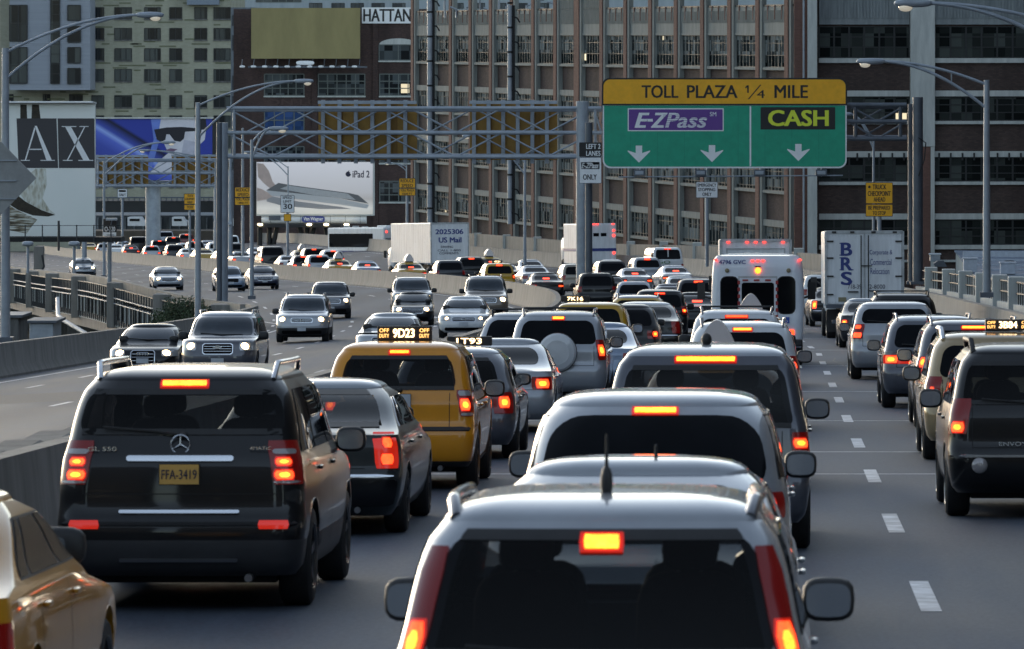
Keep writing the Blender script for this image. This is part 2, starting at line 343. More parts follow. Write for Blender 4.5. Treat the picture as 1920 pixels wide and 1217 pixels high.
def build_car(name, label, cat, kind='sedan', L=4.7, W=1.8, H=1.45, col=None, view='rear', near=0, rs=1.0, **o):
    """near: 0 far car, 1 mid, 2 close (seats behind real glass)"""
    hw = W / 2; keys, zb = prof(kind, L, H, rs)
    root = empty(name, label=label, cat=cat, group=o.get('group'))
    sh = Shell(keys, L, hw, rr=o.get('rr', (.20, .16) if kind != 'van' else (.12, .10)), rf=(.28, .32) if kind != 'van' else (.2, .2), cr=o.get('cr', .05), cf=.12)
    suvish = kind in ('suv', 'van'); rw = .36 if suvish else .32; rw = o.get('rw', rw)
    wy = (o.get('wr', .95 if suvish else 1.0), L - (.88 if kind != 'van' else .9)); R = rw + .065
    # ---- body
    yA, yB = sh.yr(.3) + .22, sh.yf(.3) - .45
    ty = sorted(set([0, .02, .35, .42, .5, .58, .65, .98, 1] + [min(1, max(0, (c + R * f - yA) / (yB - yA))) for c in wy for f in (-1.12, -1.0, -.97, -.88, -.7, -.45, -.2, .0, .2, .45, .7, .88, .97, 1.0, 1.12)] + [.74, .8]))
    nz = []
    for a, b in zip(sh.zs[:-1], sh.zs[1:]):
        n = max(1, int(round((b - a) / (.055 if near else .09)))); nz += [a + (b - a) * i / n for i in range(n)]
    nz.append(sh.zs[-1]); nz = sorted(set(round(z, 4) for z in nz))
    # window regions
    zr0, zr1 = (zb + .06, H - .175) if suvish else ((zb + .05, H - .155) if kind == 'wagon' else (zb + .095, H - .145))
    if 'rz' in o: zr0, zr1 = o['rz']
    mr = o.get('rm', .13 if suvish else .12)
    rear_hw = lambda z: sh.w(z) * (1 - sh.tap) - mr
    fz0, fz1 = zb + (.07 if suvish else .07), H - .15
    front_hw = lambda z: sh.w(z) * (1 - sh.tap) - .11
    wl = (L - (1.36 if kind != 'van' else 1.2), L - (2.12 if kind != 'van' else 1.7)); zs0, zs1 = zb + .06, H - .175
    if kind == 'sedan': rl = .92 * rs, 1.2 + .2 * rs + .12
    else: rl = (.36, .36 + .30 * rs)
    if kind == 'van': rl = (.3, .42)
    # side windows as quads: rear quarter, rear door, front door
    sp = [0, .30, .64, 1.0] if kind != 'sedan' else [0, .13, .56, 1.0]
    quads = []
    for i in range(3):
        b0 = rl[0] + (wl[0] - rl[0]) * sp[i] + .035; b1 = rl[0] + (wl[0] - rl[0]) * sp[i + 1] - .035
        t0 = rl[1] + (wl[1] - rl[1]) * sp[i] + .035; t1 = rl[1] + (wl[1] - rl[1]) * sp[i + 1] - .035
        quads.append(((b0, zs0), (b1, zs0), (t1, zs1), (t0, zs1)))
    def in_quad(y, z):
        q = (z - zs0) / (zs1 - zs0)
        if q < .06 or q > .94: return False
        for (a, b, c, d) in quads:
            y0 = a[0] + (d[0] - a[0]) * q; y1 = b[0] + (c[0] - b[0]) * q
            if y0 + .03 < y < y1 - .03: return True
        return False
    rings = []
    for z in nz:
        ring = []
        hf = sh.half(z, ty)
        for p in hf:
            x, y, zz, rg = p
            for c in wy:
                if abs(y - c) < R and rg in (1, 2, 3): zz = max(zz, rw + math.sqrt(R * R - (y - c) ** 2))
            ring.append((x, y, zz, rg))
        rings.append(ring)
    nh = len(rings[0])
    mb = MB(); clad = o.get('clad', 0); mcl = o.get('cladm', M_black)
    V = []; 
    for ring in rings: V.append([(p[0], p[1], p[2]) for p in ring] + [(-p[0], p[1], p[2]) for p in ring[-2:0:-1]])
    nn = len(V[0]); fl = []; fm = []
    for i in range(len(V) - 1):
        for j in range(nn):
            j2 = (j + 1) % nn
            jj = j if j < nh else nn - j; rg = rings[i][min(jj, nh - 1)][3]
            cx = [(V[i][j][k] + V[i][j2][k] + V[i + 1][j][k] + V[i + 1][j2][k]) / 4 for k in range(3)]
            if near >= 2:
                if cx[1] < L / 2 and rg in (0, 1) and zr0 + .02 < cx[2] < zr1 - .02 and abs(cx[0]) < rear_hw(cx[2]) - .04: continue
                if cx[1] > L / 2 and rg in (3, 4) and fz0 + .02 < cx[2] < fz1 - .02 and abs(cx[0]) < front_hw(cx[2]) - .04: continue
                if rg == 2 and in_quad(cx[1], cx[2]): continue
            fl.append((i * nn + j, i * nn + j2, (i + 1) * nn + j2, (i + 1) * nn + j)); fm.append(cx[2] < clad)
    allv = [p for r in V for p in r]; pm = col
    i0 = mb.mi(pm); i1 = mb.mi(mcl)
    mb.v = allv; mb.f = [list(f) for f in fl]; mb.m = [i1 if c else i0 for c in fm]
    # roof
    top = V[-1]; yc = (sh.yr(sh.z1) + sh.yf(sh.z1)) / 2; hr = H - sh.z1; P_ = []
    for f in (1, .985, .95, .89, .8, .62, .35, .02):
        P_.append([(p[0] * f, yc + (p[1] - yc) * (1 - (1 - f) * .75 if f > .5 else f * .8125 / .5), sh.z1 + hr * (1 - f ** 7) ** .6) for p in top])
    P_ = []
    for f in (1, .99, .965, .92, .84, .7, .45, .02):
        P_.append([(p[0] * f, yc + (p[1] - yc) * f, sh.z1 + hr * (1 - f ** 5) ** .62) for p in top])
    rmt = o.get('roofm', pm); mb.grid(P_, rmt, True)  # paler roof coat on dark cars puts the reflected sky into the colour
    # underside
    b = [tuple(p) for p in V[0]]; un = [(i, i + 1, nn - i - 1, (nn - i) % nn) for i in range(1, nh - 2)]
    mb.add(b, un, M_dark)
    mb.box(-hw * .72, hw * .72, .5, L - .5, .2, .5, M_dark)
    body = mb.build('body', root, smooth=40)
    S = lambda nm, f_, par=root, **kw: (lambda q: (f_(q), q.build(nm, par, **kw))[1])(MB())
    gm = M_tglass if near >= 2 else M_glass
    # ---- glass
    if view == 'rear' or near:
        def fn(q):
            patch(q, win_grid(sh.rear, zr0, zr1, rear_hw, 17, 15, o.get('wc', .11)), .007, o.get('rglass', gm), (0, -1, .4))
            if near >= 2:
                for z_, d_ in ((zr0, .05), (zr1 - .045, .05)): patch(q, win_grid(sh.rear, z_, z_ + .045, lambda z: rear_hw(z) - .03, 13, 3, .001), .010, M_black, (0, -1, .4), .001)
        S('rear_window', fn)
    if view == 'front' or near:
        S('windscreen', lambda q: patch(q, win_grid(sh.front, fz0, fz1, front_hw, 15, 9, .06), .007, M_cglass if near >= 2 else M_wind, (0, 1, .4)))
    for sg in (-1, 1):
        def fn(q):
            patch(q, side_grid(sh, ((rl[0] - .0, zs0 - .012), (wl[0], zs0 - .012), (wl[1], zs1 + .012), (rl[1], zs1 + .012)), sg, 21, 5), .003, M_black, (sg, 0, 0)) if near < 2 else None
            for qd in quads: patch(q, side_grid(sh, qd, sg), .008, o.get('sglass', gm), (sg, 0, 0))
        S('side_window', fn)
    # ---- wheels
    tw = .25 if suvish else .22
    for c in wy:
        for sg in (-1, 1): wheel(root, sg * (hw * .985), c, rw, tw, sg, near > 0)
    # ---- lamps
    if view == 'rear':
        tz0, tz1, ta, tb = o.get('tail', ((.84, 1.10, -.12, .16) if suvish else (.66, .86, -.26, .14)))
        gz0, gz1, ga, gb = o.get('glow', (tz0 + .05, tz1 - .08, ta + .03, min(.02, tb - .03)))
        for sg in (-1, 1):
            def wg(z0, z1, a, b_, nz_=6, ns=9, lean=o.get('lean', 0)):
                G = []
                for j in range(nz_):
                    z = z0 + (z1 - z0) * j / (nz_ - 1); wf = sh.wrap(z); lo = lean * (z - z0); rd = .015 if j in (0, nz_ - 1) else 0
                    G.append([(lambda p: (sg * p[0], p[1], p[2]))(wf(a + lo + rd + (b_ - a - lo - 2 * rd) * t)) for t in np.linspace(0, 1, ns)])
                return G
            q = MB(); patch(q, wg(tz0, tz1, ta, tb), .012, o.get('lens', M_red), (sg * .4, -1, 0)); lamp = q.build('tail_light', root)
            if o.get('brake', 1):
                q = MB()
                for seg in o.get('glows', [(gz0, gz1, ga, gb)]):
                    dz_ = (seg[1] - seg[0]) * .22; ds_ = (seg[3] - seg[2]) * .22; patch(q, wg(seg[0] + dz_, seg[1] - dz_, seg[2] + ds_, seg[3] - ds_, 4, 6), .023, o.get('glowm', M_brake), (sg * .4, -1, 0), .002); patch(q, wg(*seg, 4, 6), .020, M_brake2, (sg * .4, -1, 0), .004)
                    if near:
                        e = .014; patch(q, wg(max(tz0 + .004, seg[0] - e), min(tz1 - .004, seg[1] + e), seg[2] - e * .8, seg[3] + e * .8, 4, 6), .016, M_redlit, (sg * .4, -1, 0), .003)
                q.build('brake_bulb', lamp)
            for ex in o.get('clear', []):
                q = MB(); patch(q, wg(*ex, 4, 6), .018, M_clear, (sg * .4, -1, 0), .004); q.build('reverse_light', lamp)
        if o.get('chmsl', 1):
            bz = o.get('bz', zr1 - .03 if kind == 'sedan' else zr1 + .035); bw = o.get('bw', .14 if suvish else .10); bh = o.get('bh', .014)
            if kind == 'sedan': bz = o.get('bz', zr0 + .07)
            x_ = o.get('bx', 0)
            S('brake_light', lambda q: (patch(q, win_grid(lambda x, z: sh.rear(x + x_, z), bz - bh, bz + bh, lambda z: bw, 9, 3, .004), .024, M_brake if near else M_brake2, (0, -1, .4), .01),
                                        patch(q, win_grid(lambda x, z: sh.rear(x + x_, z), bz - bh - .014, bz + bh + .014, lambda z: bw + .02, 9, 3, .004), .016, M_redlit, (0, -1, .4), .01)))
        if o.get('bumper'):
            z0, z1, mm = o['bumper']
            S('bumper', lambda q: patch(q, win_grid(sh.rear, z0, z1, lambda z: sh.w(z) * (1 - sh.tap) - .03, 21, 6, .03), .014, mm, (0, -1, 0)))
        if near or o.get('plate'):
            pz = o.get('pz', .88 if kind != 'sedan' else .60); yy = sh.rear(0, pz)[1] - .02
            pt = o.get('plate'); pmx = o.get('platem', M_plate)
            def fn(q):
                q.box(-.155, .155, yy - .008, yy + .04, pz - .08, pz + .08, M_black if near >= 2 else pmx)
                if near >= 2: q.box(-.150, .150, yy - .012, yy, pz - .075, pz + .075, pmx)
                if pt: put_text(q, pt, -.135, .135, pz - .036, pz + .036, yy - .015, M_ink, .01)
            S('licence_plate', fn, smooth=0)
    else:
        hz0, hz1, ha, hb = o.get('hlamp', (.62, .77, -.36, .26) if not suvish else (.76, .96, -.32, .26))
        for sg in (-1, 1):
            def wg(z0, z1, a, b_, nz_=5, ns=9):
                G = []
                for j in range(nz_):
                    z = z0 + (z1 - z0) * j / (nz_ - 1); wf = sh.wrap(z, True); rd = .02 if j in (0, nz_ - 1) else 0
                    G.append([(lambda p: (sg * p[0], p[1], p[2]))(wf(a + rd + (b_ - a - 2 * rd) * t)) for t in np.linspace(0, 1, ns)])
                return G
            q = MB(); patch(q, wg(hz0, hz1, ha, hb), .012, M_headc, (sg * .4, 1, .2)); lamp = q.build('headlight', root)
            if o.get('lights', 1):
                zc = (hz0 + hz1) / 2; wf = sh.wrap(zc, True); p = wf(ha + .12); rr_ = o.get('hr', .105)
                q = MB(); q.ell((sg * p[0], p[1] - .015, zc), (rr_ * 1.1, .055, rr_ * .85), M_head, 12, 8); q.build('bulb', lamp)
        gz0, gz1, gw = o.get('grille', (.56, .74, .42) if not suvish else (.74, .92, .42))
        def fn(q):
            patch(q, win_grid(sh.front, gz0, gz1, lambda z: gw, 11, 5, .05), .012, M_grille, (0, 1, 0))
            patch(q, win_grid(sh.front, gz0 - .02, gz1 + .02, lambda z: gw + .02, 11, 5, .05), .008, M_chrome if near else M_black, (0, 1, 0))
            for k in range(3):
                zz = gz0 + (gz1 - gz0) * (k + 1) / 4; patch(q, win_grid(sh.front, zz - .004, zz + .004, lambda z: gw * .95, 9, 3, .002), .02, M_chrome if near else M_black, (0, 1, 0), .004)
        S('grille', fn)
        S('bumper', lambda q: patch(q, win_grid(sh.front, .34 if suvish else .27, .46 if suvish else .38, lambda z: hw * .74, 11, 4, .04), .01, M_grille, (0, 1, 0)))
        yy = sh.front(0, .5)[1] + .015
        S('licence_plate', lambda q: q.box(-.155, .155, yy - .03, yy + .012, .44, .57, M_plate), smooth=0)
        S('wiper', lambda q: q.tube([(-.5, sh.front(.5, fz0 + .02)[1] + .02, fz0 + .02), (0, sh.front(0, fz0 + .01)[1] + .03, fz0 + .015), (.55, sh.front(.5, fz0 + .05)[1] + .03, fz0 + .05)], .012, M_black, 5))
    # ---- mirrors
    my = L - (1.62 if kind != 'van' else 1.35); mz = zb + (.05 if suvish else .10); mx = sh.side(my, mz)[0]
    mm = o.get('mirrorm', M_black if not o.get('pm') else col)
    for sg in (-1, 1):
        mk = o.get('mk', 1.0); q = MB(); q.ell((sg * (mx + .16 * mk), my, mz), (.125 * mk, .075, .085 * mk) if not suvish else (.125, .08, .105), mm, 14, 8, .62)
        q.tube([(sg * (mx - .03), my + .02, mz - .05), (sg * (mx + .08), my, mz - .03)], .028, M_black, 6)
        mo = q.build('side_mirror', root, smooth=60)
        if near:
            q = MB(); ww = .10 if not suvish else .105; hh = .062 if not suvish else .08
            q.add([(sg * (mx + .16) + ww * math.copysign(abs(math.cos(a)) ** .6, math.cos(a)), my - .079 + .0 * a, mz + hh * math.copysign(abs(math.sin(a)) ** .6, math.sin(a))) for a in np.linspace(0, 2 * math.pi, 17)[:-1]], [tuple(range(16))], M_mirror)
            q.build('mirror_glass', mo)
    # ---- rails, aerial, trim
    if o.get('rails'):
        z1 = sh.z1; rm_ = o.get('railm', M_chrome)
        for sg in (-1, 1):
            xx = sh.w(z1) * .93; ya = sh.yr(z1) + .12; yb = sh.yf(z1) - .35
            def fn(q):
                hh = o.get('railh', .07)
                pts = [(sg * xx * .97, ya, z1 + .01)] + [(sg * (xx + .02 * math.sin(math.pi * t)), ya + .12 + (yb - ya - .24) * t, z1 + hr * .6 + hh) for t in np.linspace(0, 1, 7)] + [(sg * xx * .97, yb, z1 + .01)]
                q.tube(pts, o.get('railr', .020), rm_, 8)
            S('roof_rail', fn, smooth=60)
        if o.get('bars'):
            for t in (.25, .75):
                yb_ = ya + (yb - ya) * t; S('cross_bar', lambda q: q.tube([(-xx, yb_, z1 + hr * .6 + .09), (xx, yb_, z1 + hr * .6 + .09)], .016, M_black, 6))
    if o.get('spare'):
        q = MB(); cy = sh.yr(.9); n = 40
        for (r0, y0), (r1, y1) in (((.001, -.22), (.22, -.215)), ((.22, -.215), (.31, -.19)), ((.31, -.19), (.345, -.15)), ((.345, -.15), (.355, -.02)), ((.355, -.02), (.34, .02))):
            q.grid([[(r_ * math.cos(2 * math.pi * k / n) * 1.0, cy + y_, .98 + r_ * math.sin(2 * math.pi * k / n)) for k in range(n)] for r_, y_ in ((r0, y0), (r1, y1))], o['spare'] if y1 < -.1 else M_black, True)
        q.build('spare_wheel_cover', root, smooth=40)
    if near and view == 'rear':
        # panel gaps, door handles, wiper, badges
        def seam(q):
            for sg in (-1, 1):
                for yy in (quads[0][1][0] + .035, quads[1][1][0] + .035):
                    pts = [sh.side(yy, z, sg) for z in np.linspace(.42, zs0, 8)]
                    q.add([(p[0] + sg * .002, p[1] - .005, p[2]) for p in pts] + [(p[0] + sg * .002, p[1] + .005, p[2]) for p in pts], [(i, i + 1, 9 + i, 8 + i) for i in range(7)], M_dark)
            zt0, zt1, tw_ = o.get('gate', (.74 if suvish else .66, zr0 - .03, hw * .72 if suvish else hw * .62))
            if kind != 'sedan':
                for sg in (-1, 1):
                    pts = [sh.rear(sg * (tw_ - .0), z) for z in np.linspace(zt0, zt1, 8)]
                    q.add([(p[0] - .004, p[1] - .003, p[2]) for p in pts] + [(p[0] + .004, p[1] - .003, p[2]) for p in pts], [(i, i + 1, 9 + i, 8 + i) for i in range(7)], M_dark)
            pts = [sh.rear(x, zt0) for x in np.linspace(-tw_, tw_, 14)]
            q.add([(p[0], p[1] - .003, p[2] - .004) for p in pts] + [(p[0], p[1] - .003, p[2] + .004) for p in pts], [(i, i + 1, 15 + i, 14 + i) for i in range(13)], M_dark)
        S('panel_gap', seam)
        for sg in (-1, 1):
            for yy in (quads[0][1][0] + .18, quads[1][1][0] + .2):
                p = sh.side(yy, zb - .10, sg); S('door_handle', lambda q: q.ell((p[0] + sg * .018, yy, zb - .10), (.02, .10, .018), col, 8, 6, .7))
        if kind != 'sedan' and o.get('wiper', 1):
            wa = zr0 + .03; S('wiper', lambda q: (q.tube([(.02, sh.rear(0, wa - .03)[1] - .03, wa - .03), (-.2 * hw, sh.rear(.2, wa + .01)[1] - .03, wa), (-.62 * hw, sh.rear(.5, wa + .02)[1] - .035, wa + .03)], .011, M_black, 5), q.ell((.02, sh.rear(0, wa - .03)[1] - .02, wa - .03), (.035, .03, .03), M_black, 8, 6)))
        S('exhaust', lambda q: q.tube([(hw * .55, .5, .27), (hw * .55, .04, .26)], .032, M_rim, 8))
        if o.get('strip'):
            for zz, ww, hh, mm_ in o['strip']: S('chrome_strip', lambda q: patch(q, win_grid(sh.rear, zz - hh, zz + hh, lambda z: ww, 13, 4, hh * .8), .022, mm_, (0, -1, .2)))
        for (s_, x0, x1, z0, z1) in o.get('badges', []):
            yb_ = sh.rear(x0, z0)[1] - .03; S('badge', lambda q: put_text(q, s_, x0, x1, z0, z1, yb_, M_chrome, .015), smooth=0)
    if near >= 2:
        # cabin: tub floor, seats with headrests, steering wheel
        def fn(q): q.box(-hw * .8, hw * .8, .35, L - 1.5, zb - .28, zb - .2, M_seat); q.box(-hw * .82, hw * .82, L - 1.55, L - 1.3, zb - .3, zb + .03, M_seat)
        S('cabin_floor', fn)
        rows = [L - 2.35, L - 3.25] if kind != 'wagon' else [L - 2.3, L - 3.2]
        for yy in rows:
            for sg in (-1, 1):
                def fn(q):
                    q.ell((sg * .36, yy, zb - .02), (.24, .09, .30), M_seat, 14, 10, .5)
                    q.ell((sg * .36, yy - .03, zb + .37), (.125, .055, .09), M_seat, 12, 8, .6)
                    q.tube([(sg * .36 - .05, yy, zb + .2), (sg * .36 - .05, yy, zb + .33)], .01, M_rim, 5); q.tube([(sg * .36 + .05, yy, zb + .2), (sg * .36 + .05, yy, zb + .33)], .01, M_rim, 5)
                S('car_seat', fn, smooth=60)
        q = MB(); q.tube([(-.36 + .17 * math.cos(a), L - 1.75 + .05 * math.sin(a), zb + .02 + .16 * math.sin(a)) for a in np.linspace(0, 2 * math.pi, 17)], .014, M_seat, 6, False); q.build('steering_wheel', root)
        S('rear_view_mirror', lambda q: q.ell((0, L - 1.98, H - .24), (.12, .02, .035), M_black, 10, 6, .6))
    ex = o.get('extra')
    if ex: ex(root, sh, hw, L, H, zb)
    return root, sh
def place(root, X, Y, flip=False, yaw=None, dz=0):
    s = rslope(Y) if yaw is None else yaw
    z = ground(X, Y) + dz
    if flip: root.rotation_euler = (GRADE - (zmed(Y + 4) - zmed(Y - 4)) / 8, 0, math.pi - math.atan(s))
    else: root.rotation_euler = (-GRADE + (zmed(Y + 4) - zmed(Y - 4)) / 8, 0, -math.atan(s))
    root.location = (X, Y, z)
# ------------------------------------------------------------------ roads and ground
def roadmat():
    m = bpy.data.materials.new('asphalt'); m.use_nodes = True; n = m.node_tree; b = n.nodes['Principled BSDF']; L = n.links
    tc = n.nodes.new('ShaderNodeTexCoord')
    def noise(sc_, det, scale):
        mp = n.nodes.new('ShaderNodeMapping'); mp.inputs['Scale'].default_value = sc_; L.new(tc.outputs['Object'], mp.inputs[0])
        t = n.nodes.new('ShaderNodeTexNoise'); t.inputs['Scale'].default_value = scale; t.inputs['Detail'].default_value = det; t.inputs['Roughness'].default_value = .7
        L.new(mp.outputs[0], t.inputs['Vector']); return t
    a = noise((1, .04, 1), 5, 1.1); c = noise((1, .35, 1), 9, 26.0); d = noise((.3, .12, 1), 4, .5)
    def mix(x, y, f, mode='MIX'):
        q = n.nodes.new('ShaderNodeMix'); q.data_type = 'FLOAT'; L.new(x, q.inputs[2]); L.new(y, q.inputs[3]); q.inputs[0].default_value = f; return q.outputs[0]
    s = mix(mix(a.outputs[0], c.outputs[0], .5), d.outputs[0], .4)
    # oil track down the middle of every lane, worn paler in the wheel paths
    sx = n.nodes.new('ShaderNodeSeparateXYZ'); L.new(tc.outputs['Object'], sx.inputs[0])
    m1 = n.nodes.new('ShaderNodeMath'); m1.operation = 'MULTIPLY_ADD'; m1.inputs[1].default_value = 2 * math.pi / 3.68; m1.inputs[2].default_value = .65 * 2 * math.pi / 3.68; L.new(sx.outputs[0], m1.inputs[0])
    m2 = n.nodes.new('ShaderNodeMath'); m2.operation = 'COSINE'; L.new(m1.outputs[0], m2.inputs[0])
    m3 = n.nodes.new('ShaderNodeMath'); m3.operation = 'MULTIPLY_ADD'; m3.inputs[1].default_value = -.045; L.new(m2.outputs[0], m3.inputs[0]); L.new(s, m3.inputs[2]); s = m3.outputs[0]
    r = n.nodes.new('ShaderNodeValToRGB'); r.color_ramp.elements[0].position = .38; r.color_ramp.elements[1].position = .60
    r.color_ramp.elements[0].color = (.042, .051, .066, 1); r.color_ramp.elements[1].color = (.100, .118, .150, 1)
    L.new(s, r.inputs[0]); L.new(r.outputs[0], b.inputs['Base Color'])
    rr = n.nodes.new('ShaderNodeMapRange'); rr.inputs[1].default_value = .3; rr.inputs[2].default_value = .7; rr.inputs[3].default_value = .55; rr.inputs[4].default_value = .78
    L.new(mix(a.outputs[0], d.outputs[0], .5), rr.inputs[0]); L.new(rr.outputs[0], b.inputs['Roughness']); b.inputs['Specular IOR Level'].default_value = .2; b.inputs['IOR'].default_value = 1.35
    bp = n.nodes.new('ShaderNodeBump'); bp.inputs['Strength'].default_value = .35; bp.inputs['Distance'].default_value = .01
    L.new(c.outputs[0], bp.inputs['Height']); L.new(bp.outputs[0], b.inputs['Normal']); return m
def concmat(name, c0, c1, sz=1.0, streak=True):
    m = bpy.data.materials.new(name); m.use_nodes = True; n = m.node_tree; b = n.nodes['Principled BSDF']; L = n.links
    tc = n.nodes.new('ShaderNodeTexCoord'); mp = n.nodes.new('ShaderNodeMapping'); mp.inputs['Scale'].default_value = (1.0 * sz, 1.0 * sz, .16 * sz if streak else sz); L.new(tc.outputs['Object'], mp.inputs[0])
    t = n.nodes.new('ShaderNodeTexNoise'); t.inputs['Scale'].default_value = 2.4; t.inputs['Detail'].default_value = 8; t.inputs['Roughness'].default_value = .7; L.new(mp.outputs[0], t.inputs['Vector'])
    r = n.nodes.new('ShaderNodeValToRGB'); r.color_ramp.elements[0].position = .33; r.color_ramp.elements[1].position = .68
    r.color_ramp.elements[0].color = (*c0, 1); r.color_ramp.elements[1].color = (*c1, 1); L.new(t.outputs[0], r.inputs[0]); L.new(r.outputs[0], b.inputs['Base Color'])
    b.inputs['Roughness'].default_value = .85
    return m
M_road = roadmat(); M_conc = concmat('barrier_concrete', (.15, .145, .135), (.27, .26, .24))
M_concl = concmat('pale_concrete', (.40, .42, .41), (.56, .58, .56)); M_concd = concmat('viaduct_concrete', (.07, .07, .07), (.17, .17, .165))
M_line = pmat('road_paint', (.50, .51, .54), .6, noise=.45, nscale=3.0)
M_steel = pmat('galvanised_steel', (.31, .35, .40), .5, .25, noise=.18, nscale=1.5)
M_steeld = pmat('dark_steel', (.10, .115, .14), .5, .3, noise=.2, nscale=1.5)
M_iron = pmat('iron_rail', (.03, .032, .036), .6)
M_gnd = concmat('waste_ground', (.05, .052, .05), (.10, .10, .095), .15, False)

def YS(a, b, n=6.0):
    k = max(2, int((b - a) / n) + 1); return [a + (b - a) * i / (k - 1) for i in range(k)]
def surf():
    mb = MB(); ys = YS(-40, 1100, 6); G = []
    for y in ys:
        a, m_, c = xl(y) - .1, xmed(y), xr(y) + .1
        xs = [a + (m_ - a) * i / 6 for i in range(7)] + [m_ + (c - m_) * i / 6 for i in range(1, 7)]
        G.append([(x, y, ground(x, y)) for x in xs])
    mb.grid(G, M_road); mb.build('road', kind='structure', smooth=80)
surf()
def terr(Y):
    t = -GRADE * Y + zmed(Y); return max(t, -28) - (8 if Y < 330 else 8 - 7.0 * sst(Y, 330, 520)) if Y < 900 else -30
mb = MB(); ys = [-200, -40, 60, 150, 250, 330, 370, 410, 450, 490, 530, 600, 700, 800, 900, 1200, 3000]
mb.grid([[(x, y, terr(y)) for x in (-2500, -400, -150, 0, 120, 400, 2500)] for y in ys], M_gnd); mb.build('ground', kind='structure', smooth=80)

def sweep(mb, fx, a, b, profile, m, step=6.0, zf=None, caps=True):
    """profile: (offset right, height above the road) swept along x = fx(y)"""
    G = []
    for y in YS(a, b, step):
        x = fx(y); z = zf(x, y) if zf else ground(x, y); G.append([(x + p[0], y, z + p[1]) for p in profile])
    mb.grid(G, m, True)
    if caps: n = len(profile); mb.add(G[0], [tuple(range(n))], m); mb.add(G[-1], [tuple(range(n))], m)
JB = [(-.30, -.1), (-.30, .08), (-.18, .33), (-.10, 1.07), (.10, 1.07), (.18, .33), (.30, .08), (.30, -.1)]
# barriers are cast in long runs: each run a wall, joints as thin recesses
def jersey(name, fx, a, b, label, cat='barrier', prof=JB, joint=6.0, m=None, jx=0):
    root = empty(name, (fx(a), a, ground(fx(a), a)), label=label, cat=cat)
    mb = MB(); sweep(mb, fx, a, b, prof, m or M_conc); o = mb.build('wall', None, smooth=25)
    o.parent = root; o.matrix_parent_inverse = Matrix.Translation(root.location).inverted()
    q = MB(); y = a + joint
    pp = [(p[0] * 1.03, p[1] * 1.004 + .002) for p in prof]
    while y < b:
        x = fx(y); z = ground(x, y); n = len(pp)
        for y0 in (y,):
            vs = [(x + p[0], y0 - .025, z + p[1]) for p in pp] + [(fx(y0 + .05) + p[0], y0 + .025, z + p[1]) for p in pp]
            q.add(vs, [(i, i + 1, n + i + 1, n + i) for i in range(n - 1)], M_concd)
        y += joint
    j = q.build('joint_seam', None, smooth=0); j.parent = root; j.matrix_parent_inverse = Matrix.Translation(root.location).inverted()
    return root
jersey('median_barrier', xmed, -30, 1095, 'long grey concrete wall dividing the two carriageways, sweeping left into the distance')
jersey('roadside_barrier', xr, -30, 1095, 'long grey concrete wall along the right edge of the jammed lanes', prof=[(-.25, -.1), (-.25, .08), (-.12, .33), (-.06, 1.07), (.22, 1.07), (.22, -.1)])
jersey('roadside_barrier', xl, -30, 246, 'low stained concrete wall along the near left edge of the oncoming road', prof=[(-.2, -3.0), (-.2, 1.0), (.05, 1.0), (.12, .33), (.25, .08), (.25, -.1), (.25, -3)])

# the kerb blocks on the median beside the big black vehicle
def tex_line(fx, a, b, w, dash=None, per=None, z=.004):
    mb = MB(); y = a
    while y < b:
        e = min(b, y + (dash if dash else b - a)); ys = YS(y, e, 3 if dash else 6)
        mb.grid([[(fx(t) - w / 2, t, ground(fx(t), t) + z + .0), (fx(t) + w / 2, t, ground(fx(t) + w / 2, t) + z)] for t in ys], M_line)
        y += per if per else 1e9
    return mb
def laneoff(o): return lambda Y: xmed(Y) + o + (1 - sst(Y, 100, 200)) * 0
# lane markings: jammed side
lane1 = lambda Y: 1.19 if Y < 150 else 1.19 + (xmed(Y) - xmed(150))
lane2 = lambda Y: -2.52 if Y < 150 else -2.52 + (xmed(Y) - xmed(150))
y0 = F * 2.72 / (1147 - 480)
mb = MB()
ST = []
def addl(fx, a, b, w, dash=None, per=None):
    q = tex_line(fx, a, b, w, dash, per); mb.add(q.v, q.f, M_line)
addl(lane1, y0 - 11.62 * 3, 900, .16, 3.8, 11.62); addl(lane2, y0 - 11.62 * 3 + 4, 900, .14, 3.4, 11.62)
for o_ in (9.2 + 5.4,): addl(lambda Y: xmed(Y) + o_, 300, 900, .14, 3.4, 11.62)
addl(lambda Y: xr(Y) - 1.2, -20, 900, .13)
addl(lambda Y: xmed(Y) - .9, 60, 1000, .12)
for o_ in (-5.0, -8.8, -12.4): addl(lambda Y: xmed(Y) + o_, 20, 1000, .14, 3.4, 11.62)
addl(lambda Y: xl(Y) + 1.3, -20, 1000, .15)
mb.build('lane_marking', kind='structure', smooth=0)
# expansion joints of the viaduct
mb = MB()
for Y in (35, 66.5, 74, 88, 107, 132, 154, 176, 198, 220):
    for (a, b) in ((xmed(Y) + .4, xr(Y) - .3),):
        mb.grid([[(x, Y - .05, ground(x, Y) + .004), (x, Y + .05, ground(x, Y + .05) + .004)] for x in np.linspace(a, b, 5)], M_concl if Y in (88,) else M_line)
mb.build('expansion_joint', kind='structure', smooth=0)

